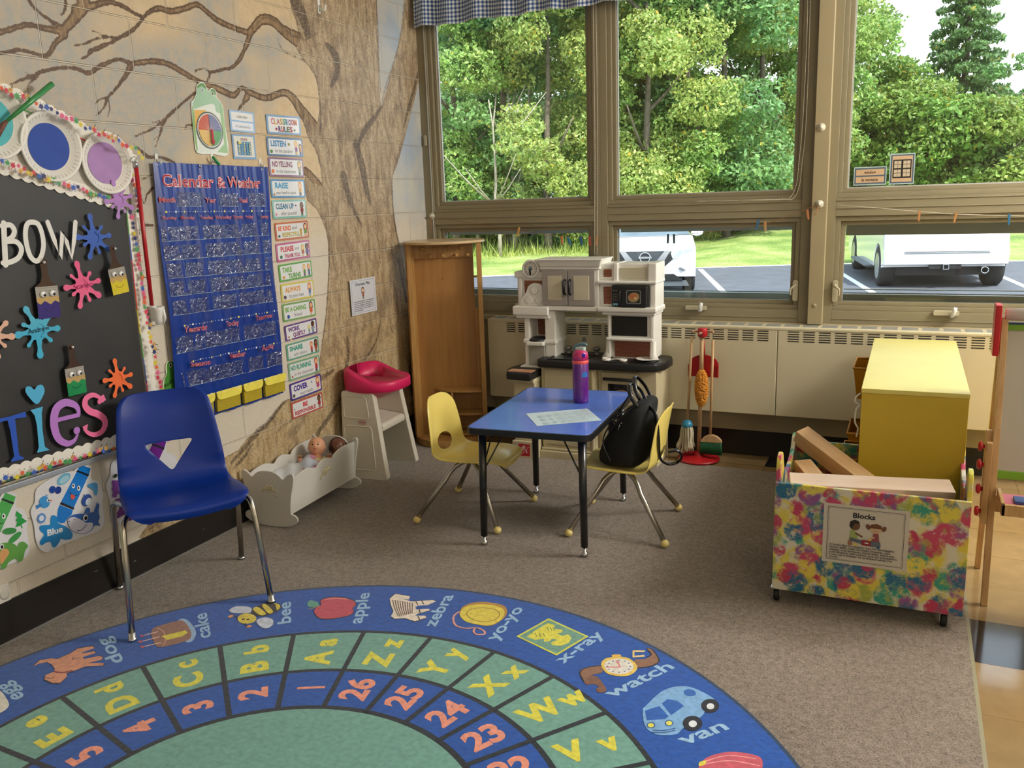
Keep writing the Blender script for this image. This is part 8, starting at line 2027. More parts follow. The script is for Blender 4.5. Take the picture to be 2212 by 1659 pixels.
bm = bm_new(); pts = [(0.760, -0.40), (0.765, -0.47), (0.80, -0.56), (0.955, -0.575), (0.955, -0.26), (0.83, -0.26), (0.785, -0.30)]; prism(bm, pts, 0.483, 0.528, 'z'); st = finish('side_counter', bm, m_kk, kt, bevel=0.010, seg=3)
bm = bm_new(); prism(bm, rrect(0.80, -0.545, 0.95, -0.48, 0.008), 0.528, 0.532, 'z'); finish('cutting_board', bm, mat('peach_board', 'C08A68', .5), st)
# left tower
def brick(x0, x1, z0, z1, y, parent, pts=None):
  k = Ink((x0, y, z0), (1, 0, 0), (0, 0, 1), 0.0); w, h = x1 - x0, z1 - z0; k.quad(0, 0, w, h, 'B98A68'); z = 0.001; r = 0
  while z < h - 0.003:
    x = -0.010 if r % 2 else 0.0005
    while x < w:
      a, b = max(0, x), min(w, x + 0.0175)
      if b - a > 0.002: k.quad(a, z, b, min(h, z + 0.0058), ['8C4A34', '9C5A40', '7E402E', 'A0583C'][(r * 3 + int(x * 100)) % 4])
      x += 0.0200
    z += 0.0080; r += 1
  mesh_ink('brick_print', k, PAPER(), parent)
lt = kb('left_tower_post', 0.835, 0.868, YF, YB, 0.528, 0.86); kb('left_tower_post', 0.965, 1.030, YF, YB, 0.55, 0.86); kb('tower_back', 0.86, 0.97, -0.25, YB, 0.53, 0.86); kb('tower_foot', 0.825, 0.960, YF - .05, YB, 0.528, 0.538, p=kt, bv=.003)
kb('post_collar', 0.828, 0.875, YF - .008, YB, 0.665, 0.69); kb('post_collar', 0.958, 1.037, YF - .008, YB, 0.665, 0.69)
brick(0.875, 0.958, 0.70, 0.83, -0.2506, kt)
cm = kb('coffee_maker', 0.862, 0.965, YF - .01, -0.26, 0.535, 0.66, mat('grey_coffee_maker', '9E9C94', .4)); kb('coffee_funnel', 0.858, 0.966, YF - .035, -0.26, 0.655, 0.680, m_kc, cm)
bm = bm_new(); ball(bm, (0.912, -0.335, 0.684), 0.055, 20, 10, sc=(1.0, 1.15, .38)); finish('black_lid', bm, m_kk, cm, smooth=True)
sh = kb('left_shelf', 0.775, 1.000, YF - .03, YB, 0.832, 0.885, taper=None, bv=.008); kb('shelf_moulding', 0.790, 1.000, YF - .015, YB, 0.812, 0.835, p=sh)
ls = kb('left_top_section', 0.790, 0.985, YF + .02, YB, 0.885, 1.085); kb('top_moulding', 0.778, 0.975, YF + .005, YB, 1.045, 1.082, p=ls)
kb('left_pillar', 0.800, 0.826, YF + .005, YB, 0.885, 1.045, p=ls)
brick(0.838, 0.955, 0.955, 1.03, YF + .0185, ls)
bm = bm_new(); pts = [(0.815, 0.885), (0.975, 0.885), (0.975, 0.98), (0.945, 1.010), (0.905, 1.018), (0.870, 1.00), (0.855, 0.965), (0.835, 0.94), (0.818, 0.925)]
prism(bm, smoothpts(pts[3:], 3) + pts[:3], YF - .005, YF + .02, 'y'); pg = finish('plate_rack', bm, m_kc, kt, bevel=.004)
for x, z in ((0.910, 0.975), (0.873, 0.918), (0.935, 0.918)):
  bm = bm_new(); lathe(bm, [(0.024, 0), (0.022, 0.005), (0.016, 0.004), (0.001, 0.006)], 22, mtx=Matrix.Translation((x, YF - .005, z)) @ Matrix.Rotation(PI / 2, 4, 'X')); finish('moulded_plate', bm, m_kc, pg, smooth=True)
bm = bm_new(); lathe(bm, [(0.050, -0.04), (0.054, 0), (0.052, 0.008), (0.043, 0.010), (0.041, 0.006), (0.001, 0.006)], 40, mtx=Matrix.Translation((0.888, YF + .0, 1.098)) @ Matrix.Rotation(PI / 2, 4, 'X')); ck = finish('toy_clock', bm, m_kc, kt, smooth=True)
k = Ink((0.888, YF - .0065, 1.098), (1, 0, 0), (0, 0, 1), 0.0); k.ell(0, 0, .040, .040, 'EDE8DC', n=36); k.line([(.0385 * math.cos(a), .0385 * math.sin(a)) for a in [2 * PI * q / 36 for q in range(36)]], .0018, '1E1E1E', closed=True); k.ell(0, .003, .014, .014, '8AA8B4')
for q in range(12): a = PI / 2 - 2 * PI * (q + 1) / 12; k.text(str(q + 1), .031 * math.cos(a), .031 * math.sin(a) - .004, .0105, '1E1E1E', 0, .03, 'c')
mesh_ink('clock_face', k, PAPER(), ck)
bm = bm_new(); tube(bm, [(0.888, YF - .012, 1.100), (0.889, YF - .012, 1.064)], [0.0045, 0.005], 8); tube(bm, [(0.888, YF - .012, 1.100), (0.887, YF - .012, 1.075)], [0.005, 0.006], 8); finish('clock_hands', bm, m_kk, ck, smooth=True)
# centre cupboard
cc_ = kb('wall_cupboard', 0.958, 1.300, YF - .01, YB, 0.865, 1.105); kb('cupboard_base', 0.958, 1.302, YF - .02, YB, 0.862, 0.892, p=cc_); kb('cupboard_neck', 0.950, 1.310, YF - .02, YB, 1.095, 1.112, p=cc_)
kb('cornice', 0.955, 1.310, YF - .025, YB + .0, 1.110, 1.150, p=cc_, taper=0.016); kb('cornice_cap', 0.935, 1.330, YF - .048, YB, 1.148, 1.156, p=cc_, bv=.003)
for x0, x1, hx_ in ((0.965, 1.118, 1.104), (1.122, 1.282, 1.136)):
  d_ = kb('cupboard_door', x0, x1, YF - .024, YF - .008, 0.893, 1.092, m_kg, cc_, .003); kb('door_panel', x0 + .034, x1 - .034, YF - .026, YF - .02, 0.925, 1.062, mat('cream_panel', 'CFC8AE', .45), d_, .002)
  bm = bm_new(); tube(bm, [(hx_, YF - .022, 0.958), (hx_, YF - .042, 0.966), (hx_, YF - .044, 1.0), (hx_, YF - .042, 1.030), (hx_, YF - .022, 1.038)], 0.0075, 10); finish('handle', bm, m_kk, d_, smooth=True)
# right tower
rt = kb('right_tower_top', 1.300, 1.620, YF + .005, YB, 1.035, 1.128); kb('tower_cap_left', 1.385, 1.412, YF - .012, YB, 1.03, 1.132, p=rt); kb('tower_cap_right', 1.580, 1.628, YF - .012, YB, 1.03, 1.132, p=rt)
kb('recess_panel', 1.42, 1.572, YF - .002, YF + .01, 1.045, 1.108, mat('cream_panel', 'CFC8AE', .45), rt, .004); brick(1.325, 1.372, 1.055, 1.098, YF + .0035, rt)
kb('tower_moulding', 1.295, 1.630, YF - .022, YB, 1.018, 1.036)
mb = kb('microwave_bay', 1.300, 1.622, YF + .003, YB, 0.890, 1.020); kb('right_pillar', 1.590, 1.624, YF - .008, YB, 0.89, 1.02, p=mb); brick(1.325, 1.370, 0.905, 1.002, YF + .0015, mb)
mw = kb('toy_microwave', 1.378, 1.585, YF - .022, YF + .02, 0.895, 1.012, m_kk, kt, .006)
kb('microwave_door', 1.425, 1.580, YF - .034, YF - .02, 0.893, 1.008, m_kk, mw, .008)
k = Ink((1.378, YF - .0345, 0.893), (1, 0, 0), (0, 0, 1), 0.0); k.rr(.088, .020, .170, .094, .008, '8A8C88'); k.rr(.092, .024, .166, .090, .006, '20221C'); k.ell(.130, .055, .032, .026, 'A88A5C', .3); k.ell(.125, .060, .020, .014, 'B86A40', .1); k.ell(.140, .050, .010, .007, 'D8C08C')
mesh_ink('microwave_window', k, PAPER(), mw)
k = Ink((1.378, YF - .0225, 0.893), (1, 0, 0), (0, 0, 1), 0.0); k.quad(.008, .008, .036, .020, '6FB4C8')
for i in range(3):
  for j in range(4): k.ell(.012 + .010 * i, .036 + .011 * j, .0018, .0018, 'C8CCCC', n=8)
k.ell(.014, .090, .004, .003, '9AA0A4', n=8); k.ell(.028, .090, .004, .003, '9AA0A4', n=8); mesh_ink('keypad', k, PAPER(), mw)
bm = bm_new(); tube(bm, [(1.436, YF - .034, 0.915), (1.432, YF - .044, 0.93), (1.431, YF - .044, 0.97), (1.435, YF - .034, 0.985)], .0045, 8); finish('handle', bm, m_kk, mw, smooth=True)
kb('right_shelf', 1.295, 1.632, YF - .03, YB, 0.862, 0.892, bv=.008); kb('right_shelf_moulding', 1.318, 1.620, YF - .015, YB, 0.845, 0.864)
bbp = kb('board_bay', 1.345, 1.602, YF + .008, YB, 0.715, 0.848); kb('right_post', 1.588, 1.612, YF + .0, YB, 0.60, 0.848); kb('left_post', 1.345, 1.362, YF + .0, YB, 0.60, 0.848)
kb('blackboard', 1.368, 1.572, YF + .004, YF + .01, 0.728, 0.838, mat('blackboard_black', '111211', .6), bbp, .001); kb('board_ledge', 1.338, 1.606, YF - .008, YB, 0.700, 0.718)
kb('splash_back', 1.35, 1.60, YF + .05, YB, 0.59, 0.705); brick(1.372, 1.578, 0.600, 0.698, YF + .0495, kt)
for x in (1.345, 1.600):
  bm = bm_new(); tube(bm, [(x, YF + .03, 0.70), (x, YF + .02, 0.63), (x - (.012 if x < 1.4 else -.012), YF + .01, 0.594)], [0.016, 0.018, 0.026], 10); finish('curved_foot', bm, m_kc, kt, smooth=True)
bm = bm_new(); tube(bm, [(1.03, -.24, .85), (1.36, -.24, .85)], .010, 8); finish('support_rail', bm, m_kc, kt, smooth=True)
def small(name, label, cat, bm, m, loc): o = finish(name, bm, m, smooth=True); o.location = loc; return tag(o, label, cat)
bm = bm_new(); lathe(bm, [(.001, .002), (.036, .002), (.056, .009), (.058, .011), (.054, .012), (.034, .005), (.001, .005)], 32); small('toy_plate', 'white toy plate on the black kitchen counter', 'plate', bm, m_foam, (1.570, -.375, .598))
bm = bm_new(); lathe(bm, [(.018, 0), (.024, .006), (.024, .018), (.020, .019), (.018, .006)], 20); small('toy_cup', 'small white toy cup left of the toy ladle on the black counter', 'cup', bm, m_foam, (1.355, -.42, .5925))
bm = bm_new(); lathe(bm, [(.010, 0), (.020, .005), (.022, .016), (.018, .017), (.012, .006)], 18); tube(bm, [(-.015, 0, .014), (-.05, .012, .012), (-.085, .010, .006)], [.005, .004, .005], 8); small('toy_ladle', 'small white toy ladle on the black kitchen counter', 'utensil', bm, m_foam, (1.455, -.425, .5925))
# ================================================================== BROOM SET
bx, by = 1.832, -0.215
bs = thing('broom_stand', 'red round based stand with wooden pole for toy cleaning tools', 'stand', (bx, by, 0))
m_red = mat('red_toy_plastic', 'A81820', .35, var=.04); m_hw = wood('pale_handle_wood', 'A8845A', 'C8A87C', .5, 'Z', 12)
bm = bm_new(); lathe(bm, [(0.112, 0.0065), (0.118, 0.009), (0.118, 0.016), (0.110, 0.022), (0.04, 0.028), (0.028, 0.036), (0.024, 0.055), (0.018, 0.058)], 48); finish('round_base', bm, m_red, bs, smooth=True)
bm = bm_new(); tube(bm, [(0, 0, 0.05), (0.012, 0.0, 0.735)], 0.0115, 14); finish('pole', bm, m_hw, bs, smooth=True)
bm = bm_new(); lathe(bm, [(0.024, 0.715), (0.0265, 0.72), (0.0265, 0.758), (0.024, 0.763)], 24, c=(0.013, 0, 0)); hb = finish('top_hub', bm, m_red, bs, smooth=True)
for a in (0, PI, -PI / 2):
  bm = bm_new(); d_ = Vector((math.cos(a), math.sin(a), 0)); c = Vector((0.013, 0, 0.742)); tube(bm, [c + d_ * .02, c + d_ * .055, c + d_ * .056, c + d_ * .062], [.005, .005, .008, .007], 8); finish('peg', bm, m_hw, hb, smooth=True)
def tool(label, cat, name, top, bot, r=.0075):
  t = thing(name, label, cat, (0, 0, 0)); bm = bm_new(); tube(bm, [top, bot], r, 12); finish('handle', bm, m_hw, t, smooth=True)
  bm = bm_new(); T_ = Vector(top); tube(bm, smoothpts([T_, T_ + Vector((0, -.003, .02)), T_ + Vector((0, -.004, .034)), T_ + Vector((0, .004, .038)), T_ + Vector((0, .006, .030))], 3), .0016, 6); finish('hanging_cord', bm, mat('blue_cord', '20243A', .7), t, smooth=True); return t
tm_ = tool('toy string mop with turquoise cap hanging on the left of the red stand', 'mop', 'toy_mop', (bx - .045, by - .005, .715), (bx - .062, by - .02, .225))
bm = bm_new(); lathe(bm, [(.030, -.022), (.031, -.010), (.026, .006), (.012, .016), (.008, .018)], 24, c=(bx - .063, by - .02, .222)); finish('mop_cap', bm, mat('turquoise_plastic', '2A7C9C', .35), tm_, smooth=True)
bm = bm_new(); rd = random.Random(7)
for q in range(70):
  a = rd.uniform(0, 2 * PI); r0 = rd.uniform(.008, .027); r1 = r0 + rd.uniform(.006, .042) ; z1 = rd.uniform(.050, .085); c = Vector((bx - .063, by - .02, 0)); dx, dy = math.cos(a), math.sin(a)
  if dx > 0: r1 *= .75
  tube(bm, smoothpts([c + Vector((dx * r0, dy * r0, .205)), c + Vector((dx * (r0 + .010), dy * (r0 + .006), .165)), c + Vector((dx * (r0 + r1) / 2, dy * r0 * 1.1, .12)), c + Vector((dx * r1, dy * r1 * .7, z1))], 3), rd.uniform(.0028, .0042), 5)
o = finish('mop_strings', bm, mat('cotton_strings', 'C8C0A4', .9, var=.15, bump=.6, bscale=300), tm_, smooth=True); o['kind'] = 'stuff'
tb_ = tool('toy broom with green bristles hanging on the right of the red stand', 'broom', 'toy_broom', (bx + .072, by - .005, .700), (bx + .068, by - .02, .165))
bm = bm_new(); prism(bm, smoothpts([(-.058, .118), (-.052, .134), (-.03, .155), (0, .164), (.03, .158), (.055, .140), (.062, .122)], 3), by - .032, by - .008, 'y', mtx=Matrix.Translation((bx + .072, 0, 0))); finish('broom_head', bm, m_hw, tb_, bevel=.003)
bm = bm_new()
for i in range(18):
  for j in range(3): tube(bm, [(bx + .018 + i * .0064, by - .028 + j * .008, .122), (bx + .016 + i * .0068, by - .030 + j * .009, .050)], .0030, 5)
o = finish('bristles', bm, mat('green_bristles', '0E5A30', .6, var=.3, scale=80), tb_); o['kind'] = 'stuff'
td_ = tool('orange fluffy toy duster hanging in front of the red stand', 'duster', 'toy_duster', (bx + .020, by - .045, .700), (bx + .022, by - .048, .50), .0085)
bm = bm_new(); rs = np.random.RandomState(3)
ball(bm, (bx + .022, by - .05, .435), .034, 20, 16, sc=(1, .9, 2.9))
for q in range(700):
  a, h_ = rs.uniform(0, 2 * PI), rs.uniform(-1, 1); rr0 = math.sqrt(1 - h_ * h_ * .96); c = Vector((bx + .022 + .034 * rr0 * math.cos(a), by - .05 + .031 * rr0 * math.sin(a), .435 + .102 * h_)); bmesh.ops.create_icosphere(bm, subdivisions=1, radius=.0062, matrix=Matrix.Translation(c))
finish('duster_head', bm, mat('orange_fluff', 'C4822C', .95, var=.25, scale=60), td_, smooth=True)
dp = thing('toy_dustpan', 'red toy dustpan hanging behind the cleaning tools', 'dustpan', (0, 0, 0))
bm = bm_new(); pr = [(-.082, .485), (.082, .485)] + [(.082 * math.cos(a), .555 + .055 * math.sin(a)) for a in [PI * q / 14 for q in range(15)]]; prism(bm, pr, by + .016, by + .020, 'y', mtx=Matrix.Translation((bx + .018, 0, 0)));
for s in (-1, 1): box(bm, bx + .018 + s * .082 - .002, bx + .018 + s * .082 + .002, by + .0, by + .018, .485, .556)
finish('pan', bm, m_red, dp, bevel=.001); bm = bm_new(); tube(bm, [(bx + .018, by + .018, .60), (bx + .014, by + .014, .70)], .008, 8); finish('handle', bm, m_red, dp, smooth=True)
# ================================================================== YELLOW CABINET
yc = thing('yellow_shelf_unit', 'yellow painted wooden shelf unit standing end-on against the heater', 'shelf unit', (0, 0, 0))
m_yp = mat('yellow_paint', 'C2A832', .42, var=.05, scale=2.5); m_yt = mat('yellow_top_paint_sheen', 'D8CE74', .35, var=.05, scale=3)  # the paler top has the window's reflection put into its colour
X0, X1, Y0, Y1, ZT = 2.722, 3.088, -1.44, -0.235, 0.742
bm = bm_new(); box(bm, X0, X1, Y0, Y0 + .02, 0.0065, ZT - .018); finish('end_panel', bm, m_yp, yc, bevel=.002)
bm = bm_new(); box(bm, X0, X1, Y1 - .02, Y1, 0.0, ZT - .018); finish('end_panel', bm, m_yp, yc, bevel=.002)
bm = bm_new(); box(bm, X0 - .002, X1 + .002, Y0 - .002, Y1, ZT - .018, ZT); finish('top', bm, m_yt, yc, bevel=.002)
bm = bm_new(); box(bm, X1 - .012, X1, Y0 + .02, Y1 - .02, 0.04, ZT - .018); finish('back_panel', bm, m_yp, yc)
for z in (.05, .285, .51): bm = bm_new(); box(bm, X0 + .004, X1 - .012, Y0 + .02, Y1 - .02, z, z + .016); finish('shelf', bm, m_yp, yc)
m_amb = mat('amber_plastic', 'C88A1C', .3, coat=.3)
for (y, z, lab) in ((-.56, .526, 'amber storage bin sticking out of the upper shelf of the yellow unit, back one'), (-1.20, .301, 'amber storage bin sticking out of the lower shelf of the yellow unit, near one'), (-.80, .301, 'amber storage bin on the middle shelf of the yellow unit, farther back')):
  bm = bm_new(); w = .13; zz = .145 if z > .5 else .12; xa, xb = 2.655, 2.98
  A = [bm.verts.new(p) for p in ((xa + .018, y - w + .012, z), (xb, y - w + .012, z), (xb, y + w - .012, z), (xa + .018, y + w - .012, z))]; B = [bm.verts.new(p) for p in ((xa, y - w, z + zz), (xb, y - w, z + zz), (xb, y + w, z + zz), (xa, y + w, z + zz))]
  bm.faces.new(A[::-1]); [bm.faces.new((A[q], A[(q + 1) % 4], B[(q + 1) % 4], B[q])) for q in range(4)]
  o = finish('storage_bin', bm, m_amb); md = o.modifiers.new('s', 'SOLIDIFY'); md.thickness = .004; md.offset = 1; tag(o, lab, 'bin')
  bm = bm_new(); tube(bm, [(xa - .004, y - w - .002, z + zz), (xb, y - w - .002, z + zz), (xb, y + w + .002, z + zz), (xa - .004, y + w + .002, z + zz)], .006, 6, closed=True); finish('bin_rim', bm, m_amb, o, smooth=True)
bm = bm_new(); tube(bm, smoothpts([(X0 - .004, Y0 + .03, .715), (X0 - .02, Y0 + .03, .70), (X0 - .022, Y0 + .03, .68), (X0 - .006, Y0 + .03, .668), (X0 - .018, Y0 + .03, .65), (X0 - .02, Y0 + .03, .60), (X0 - .008, Y0 + .03, .575), (X0 - .012, Y0 + .03, .54)], 4), .0035, 6); tag(finish('white_cord', bm, mat('white_plastic', 'E8E8E4', 0.3), smooth=True), 'short looped white cord hanging on the left edge of the yellow unit', 'cord')
# ================================================================== BLOCK BIN
bi = thing('block_bin', 'wheeled wooden toy bin sponge painted in many colours', 'toy bin', (0, 0, 0))
def sponge():
  m, nt, b = newmat('sponge_paint'); L = nt.links; co = objco(nt)
  def dab(scale, seed, col, lo, prev):
    mp = N(nt, 'ShaderNodeMapping'); mp.inputs['Location'].default_value = (seed * 3.1, seed * 1.7, seed * 2.3); L.new(co, mp.inputs[0])
    n0 = N(nt, 'ShaderNodeTexNoise'); n0.inputs['Scale'].default_value = 26; n0.inputs['Detail'].default_value = 6; n0.inputs['Roughness'].default_value = .75; L.new(mp.outputs[0], n0.inputs['Vector'])
    ad = N(nt, 'ShaderNodeVectorMath', operation='MULTIPLY_ADD'); ad.inputs[1].default_value = (.035,) * 3; L.new(n0.outputs['Color'], ad.inputs[0]); L.new(mp.outputs[0], ad.inputs[2])
    v = N(nt, 'ShaderNodeTexVoronoi'); v.inputs['Scale'].default_value = scale; v.inputs['Randomness'].default_value = 1; L.new(ad.outputs[0], v.inputs['Vector'])
    r = N(nt, 'ShaderNodeValToRGB'); r.color_ramp.elements[0].position = lo; r.color_ramp.elements[0].color = (1, 1, 1, 1); r.color_ramp.elements[1].position = lo + .07; r.color_ramp.elements[1].color = (0, 0, 0, 1); L.new(v.outputs['Distance'], r.inputs[0])
    r2 = N(nt, 'ShaderNodeValToRGB'); r2.color_ramp.elements[0].position = .40; r2.color_ramp.elements[0].color = (.15,) * 3 + (1,); r2.color_ramp.elements[1].position = .52; L.new(n0.outputs[0], r2.inputs[0])
    ml = N(nt, 'ShaderNodeMath', operation='MULTIPLY'); L.new(r.outputs[0], ml.inputs[0]); L.new(r2.outputs[0], ml.inputs[1])
    x = N(nt, 'ShaderNodeMix', data_type='RGBA'); L.new(ml.outputs[0], x.inputs[0])
    if isinstance(prev, str): x.inputs[6].default_value = hexc(prev)
    else: L.new(prev, x.inputs[6])
    x.inputs[7].default_value = hexc(col); return x.outputs[2]
  c = 'D4D0BC'
  for sc, sd_, col, lo in ((8, 1, 'D8C84A', .56), (10, 2, '9CA648', .40), (11, 3, '2E9480', .42), (10, 4, '8A5088', .36), (9.5, 5, 'BE4064', .36), (11, 6, '186488', .43), (9, 7, 'DCCC4C', .30), (12, 8, 'B63458', .30)): c = dab(sc, sd_, col, lo, c)
  L.new(c, b.inputs['Base Color']); b.inputs['Roughness'].default_value = .35; b.inputs['Coat Weight'].default_value = .2
  return m
m_sp = sponge(); BX0, BX1, BY0, BY1 = 2.468, 3.092, -1.862, -1.318
def binpanel(name, fn): bm = bm_new(); fn(bm); return finish(name, bm, m_sp, bi, bevel=.003)
fp = binpanel('front_panel', lambda b: box(b, BX0, BX1, BY0, BY0 + .014, .062, .472))
binpanel('back_panel', lambda b: box(b, BX0, BX1, BY1 - .014, BY1, .062, .485)); binpanel('floor_panel', lambda b: box(b, BX0 + .015, BX1 - .015, BY0 + .014, BY1 - .014, .062, .078))
for x in (BX0, BX1 - .016):
  prf = [(BY0 + .0142, .062), (BY0 + .0142, .50), (BY0 + .022, .548), (BY0 + .045, .566), (BY0 + .08, .56), (BY0 + .125, .49), (BY0 + .21, .452), (BY1 - .21, .452), (BY1 - .125, .475), (BY1 - .08, .518), (BY1 - .045, .524), (BY1 - .022, .51), (BY1 - .0142, .485), (BY1 - .0142, .062)]
  binpanel('side_panel', lambda b: prism(b, [prf[0]] + smoothpts(prf[1:-1], 3) + [prf[-1]], x, x + .016, 'x'))
k = Ink((2.636, BY0 - .0008, .198), (1, 0, 0), (0, 0, 1), 0.0); w, h = .275, .219
k.slab([(0, 0), (w, 0), (w, h), (0, h)], .0006, 'C6C0B4'); k.frame(w * .05, h * .05, w * .95, h * .95, .0016, '2E2C2A'); k.frame(w * .065, h * .068, w * .935, h * .932, .0006, '2E2C2A')
k.text('Blocks', w * .48, h * .80, h * .115, '181614', 0, .03, 'c', width=w * .26)
kx, ky = w * .40, h * .42
k.poly([(kx - .024, ky), (kx + .004, ky), (kx + .004, ky + .026), (kx - .012, ky + .040), (kx - .020, ky + .036)], '9AA860'); k.ell(kx - .006, ky + .055, .017, .018, '6B4A30'); k.poly([(kx - .024, ky + .05), (kx - .022, ky + .068), (kx - .008, ky + .077), (kx + .006, ky + .072), (kx + .010, ky + .063), (kx - .008, ky + .062), (kx - .012, ky + .05), (kx - .016, ky + .042)], '1E1814'); k.line([(kx - .004, ky + .028), (kx + .020, ky + .016)], .006, '6B4A30')
kx2 = w * .62
k.poly([(kx2 - .012, ky), (kx2 + .014, ky), (kx2 + .010, ky + .034), (kx2 - .006, ky + .034)], '8A4448'); k.ell(kx2 + .001, ky + .050, .019, .017, 'C8A684'); k.poly([(kx2 - .020, ky + .052), (kx2 - .014, ky + .066), (kx2 + .002, ky + .070), (kx2 + .018, ky + .064), (kx2 + .021, ky + .052)], '6A3F28'); k.ell(kx2 - .024, ky + .056, .007, .010, '6A3F28', .4); k.ell(kx2 + .027, ky + .054, .007, .010, '6A3F28', -.4); k.line([(kx2 - .004, ky + .043), (kx2 + .002, ky + .040), (kx2 + .008, ky + .043)], .0012, '5A3A30'); k.line([(kx2 - .002, ky + .020), (kx2 - .018, ky + .014)], .006, 'C8A684')
k.quad(kx - .026, ky - .018, kx - .012, ky - .002, '9A6A4A'); k.poly([(kx - .010, ky - .018), (kx + .006, ky - .018), (kx - .002, ky - .006)], 'D8C050'); k.poly([(kx - .02, ky - .002), (kx + .02, ky - .01), (kx + .02, ky + .004), (kx - .02, ky + .010)], '5A6470')
k.quad(kx + .018, ky - .014, kx2 - .012, ky + .006, '8A2430'); k.quad(kx + .028, ky - .006, kx + .040, ky - .002, 'E0DCD4'); k.poly([(kx2 - .022, ky + .006), (kx2 - .012, ky + .006), (kx2 - .017, ky + .018)], 'D8C050'); k.poly([(kx2 - .012, ky - .016), (kx2 + .020, ky - .012), (kx2 + .016, ky + .006), (kx2 - .012, ky + .004)], '5A6470'); k.quad(kx2 + .006, ky - .020, kx2 + .016, ky - .010, '2E5A7A')
for i, s in enumerate(["It looks like I'm playing, but I'm developing", 'motor skills, math concepts (number, size,', 'shape), oral language, social skills, hand-eye', 'coordination, self-control, and my imagination.', "I may be a builder or architect when I'm", 'grown.']):
  k.text(s, w * .09, h * (.300 - .042 * i), h * .047, '2A2826', 0, .018, 'l', width=w * ([.76, .72, .76, .80, .74, .11][i]))
mesh_ink('paper_label', k, PAPER(), bi)
for x in (BX0 + .015, BX1 - .055):
  for y in (BY0 + .03, BY1 - .04):
    bm = bm_new(); lathe(bm, [(.010, -.010), (.022, -.010), (.0255, -.006), (.0255, .006), (.022, .010), (.010, .010)], 20, mtx=Matrix.Translation((x, y, .0318)) @ Matrix.Rotation(PI / 2, 4, 'Y')); cw_ = finish('caster_wheel', bm, mat('black_rubber', '101010', .6), bi, smooth=True)
    bm = bm_new(); prism(bm, [(y - .012, .028), (y + .008, .028), (y + .030, .060), (y - .012, .060)], x + .011, x + .014, 'x'); prism(bm, [(y - .012, .028), (y + .008, .028), (y + .030, .060), (y - .012, .060)], x - .014, x - .011, 'x'); box(bm, x - .02, x + .02, y - .02, y + .032, .058, .062); finish('caster_fork', bm, mat('steel', 'C8CACC', 0.25, 1.0), cw_)
w_bl = wood('block_wood', 'B08A5A', 'C9A678', .5, 'X', 6); w_pl = wood('pale_block_wood', 'CDB5A0', 'DCC8B4', .5, 'X', 6)
def block(label, sz, loc, rot, m=w_bl):
  bm = bm_new(); box(bm, -sz[0] / 2, sz[0] / 2, -sz[1] / 2, sz[1] / 2, -sz[2] / 2, sz[2] / 2); o = finish('wooden_block', bm, m, bevel=.003); o.location = loc; o.rotation_euler = rot; tag(o, label, 'block', group='wooden blocks in the bin')
block('long pale plank block lying along the front of the bin', (.54, .100, .036), (2.775, -1.742, .452), (math.radians(8), 0, math.radians(10)), w_pl)
block('pale plank lying just behind the front panel of the bin, under the long one', (.40, .075, .036), (2.690, -1.800, .418), (0, math.radians(-2), math.radians(2)), w_pl)
block('long tan block leaning up against the back left corner of the bin', (.36, .070, .062), (2.640, -1.470, .452), (math.radians(10), math.radians(24), math.radians(-30)))
block('short tan block standing in the left corner of the bin', (.16, .070, .040), (2.560, -1.560, .415), (0, math.radians(15), math.radians(-58)))
block('tan block lying under the leaning block in the bin', (.28, .070, .040), (2.70, -1.570, .385), (0, 0, math.radians(-20)))
for q, (x, y, z, a, l) in enumerate(((2.62, -1.65, .36, 15, .28), (2.92, -1.50, .33, -30, .28), (2.85, -1.65, .36, 80, .14), (2.60, -1.42, .34, 60, .14), (2.95, -1.70, .33, 5, .20), (2.75, -1.42, .31, 20, .28), (2.78, -1.60, .28, -12, .45), (2.78, -1.50, .20, 6, .45), (2.75, -1.68, .24, 3, .45))):
  block('tan wooden block deeper in the painted bin, %s' % ['left front', 'right back', 'centre right', 'left back corner', 'right front', 'back middle', 'long one under the middle', 'long one low at the back', 'long one low at the front'][q], (l, .07, .035), (x, y, z), (0, 0, math.radians(a)))
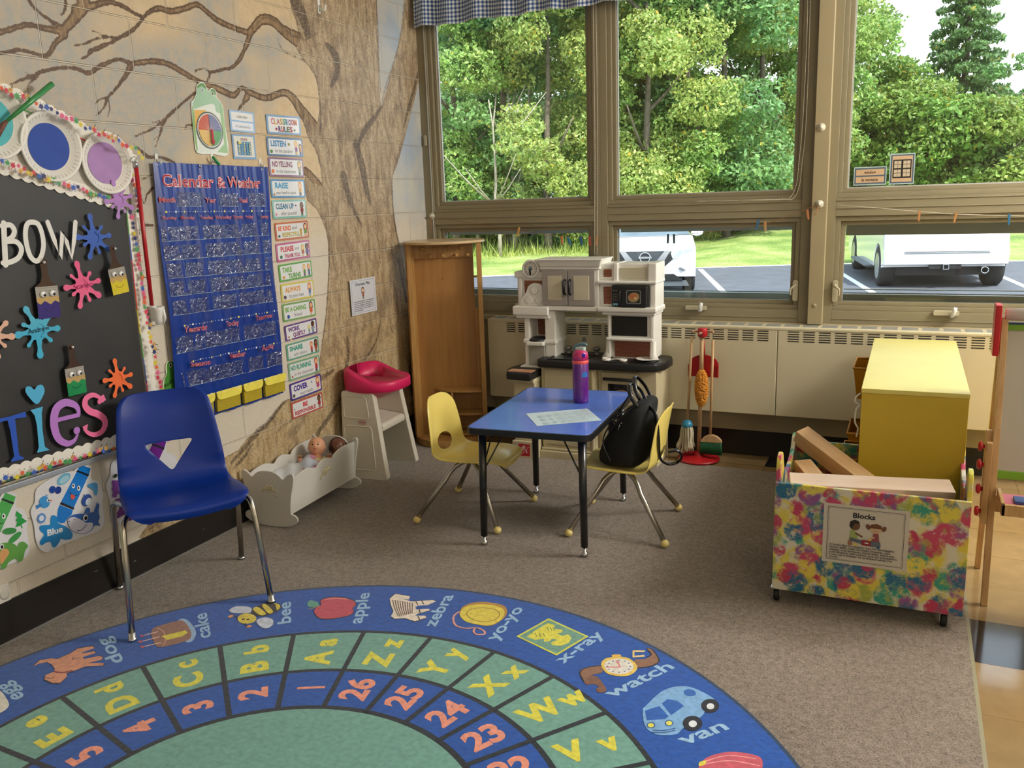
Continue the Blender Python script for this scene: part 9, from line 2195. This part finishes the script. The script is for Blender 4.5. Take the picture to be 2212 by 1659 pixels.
# ================================================================== EASEL
es = thing('easel', 'wooden children easel with whiteboard, green strips and red brackets at the right edge', 'easel', (0, 0, 0))
w_e = wood('easel_pine', 'B08A58', 'CDAA7A', .45, 'Z', 10); m_er = mat('red_gloss', 'B8202A', 0.3); m_lime = mat('lime_green', '6FA01E', .45); m_wb = mat('whiteboard', 'B8B4A8', .25, var=.02);
ex0, ex1 = 3.165, 3.80
def yz(z, front=True): return (-1.60 + (z / 1.04) * .145) if front else (-1.26 - (z / 1.04) * .15)
for x in (ex0, ex1 - .022):
  bm = bm_new(); prism(bm, [(yz(0) - .012, .0), (yz(0) + .012, .0), (yz(1.03) + .012, 1.03), (yz(1.03) - .012, 1.03)], x, x + .022, 'x'); finish('front_leg', bm, w_e, es, bevel=.002)
  bm = bm_new(); prism(bm, [(yz(0, False) - .012, .0), (yz(0, False) + .012, .0), (yz(1.0, False) + .010, 1.0), (yz(1.0, False) - .012, 1.0)], x, x + .020, 'x'); finish('rear_leg', bm, w_e, es, bevel=.002)
  s = -1 if x < 3.3 else 1
  bm = bm_new(); xx = x - .022 if s < 0 else x + .024; box(bm, xx, xx + .020, yz(1.0) - .03, yz(1.0) + .05, .895, 1.075); finish('red_bracket', bm, m_er, es, bevel=.003)
  for y_, zt_2 in ((-.030, .60), (.03, .63)):
    bm = bm_new(); xb_ = x - .022 if s < 0 else x + .022; box(bm, xb_, xb_ + .020, yz(.45) + y_ - .012, yz(.45) + y_ + .012, .30, zt_2); finish('side_stile', bm, w_e, es, bevel=.002)
  for z in ((.57, .505, .425, .345) if s < 0 else (.5, .4)):
    bm = bm_new(); mt = Matrix.Translation((x - .022 if s < 0 else x + .044, yz(z) - .015 + (.02 if z > .5 else -.005), z)) @ Matrix.Rotation(-PI / 2 * (1 if s < 0 else -1), 4, 'Y'); lathe(bm, [(.007, 0), (.008, .006), (.018, .009), (.019, .014), (.015, .020), (.006, .022)], 18, mtx=mt); finish('red_knob', bm, m_er, es, smooth=True)
def eb(name, z0, z1, m, off=.0, th=.012, x0=ex0 + .022, x1=ex1 - .022):
  bm = bm_new(); prism(bm, [(yz(z0) - off, z0), (yz(z0) - off + th, z0), (yz(z1) - off + th, z1), (yz(z1) - off, z1)], x0, x1, 'x'); return finish(name, bm, m, es, bevel=.001)
eb('whiteboard', .49, .985, m_wb); eb('green_strip', .985, 1.005, m_lime, .004, .018); eb('navy_strip', 1.005, 1.012, mat('navy_strip', '1A2C58', .4), .004, .018); eb('green_strip', .462, .49, m_lime, .004, .018)
bm = bm_new(); tube(bm, [(ex0 + .012, yz(1.03), 1.040), (ex1 - .012, yz(1.03), 1.040)], .022, 20); finish('paper_roll', bm, mat('white_paper_roll', 'DEDCD6', .7), es, smooth=True)
tr_ = kb('tray', ex0 + .03, ex1 - .02, -1.72, -1.55, .400, .412, mat('pink_tray', 'C8607A', .4), es, .002)
for a in ((ex0 + .024, ex1 - .02, -1.735, -1.720), (ex0 + .024, ex0 + .036, -1.735, -1.55)):
  kb('tray_rim', a[0], a[1], a[2], a[3], .392, .432, w_e, tr_, .002)
eb('apron', .34, .40, w_e, -.004, .012)
bm = bm_new(); box(bm, 3.235, 3.31, -1.66, -1.60, .412, .424); pb = finish('picture_block', bm, mat('blue_block', '3A5A98', .4), bevel=.002); tag(pb, 'small blue and white picture block lying in the pink easel tray', 'block')
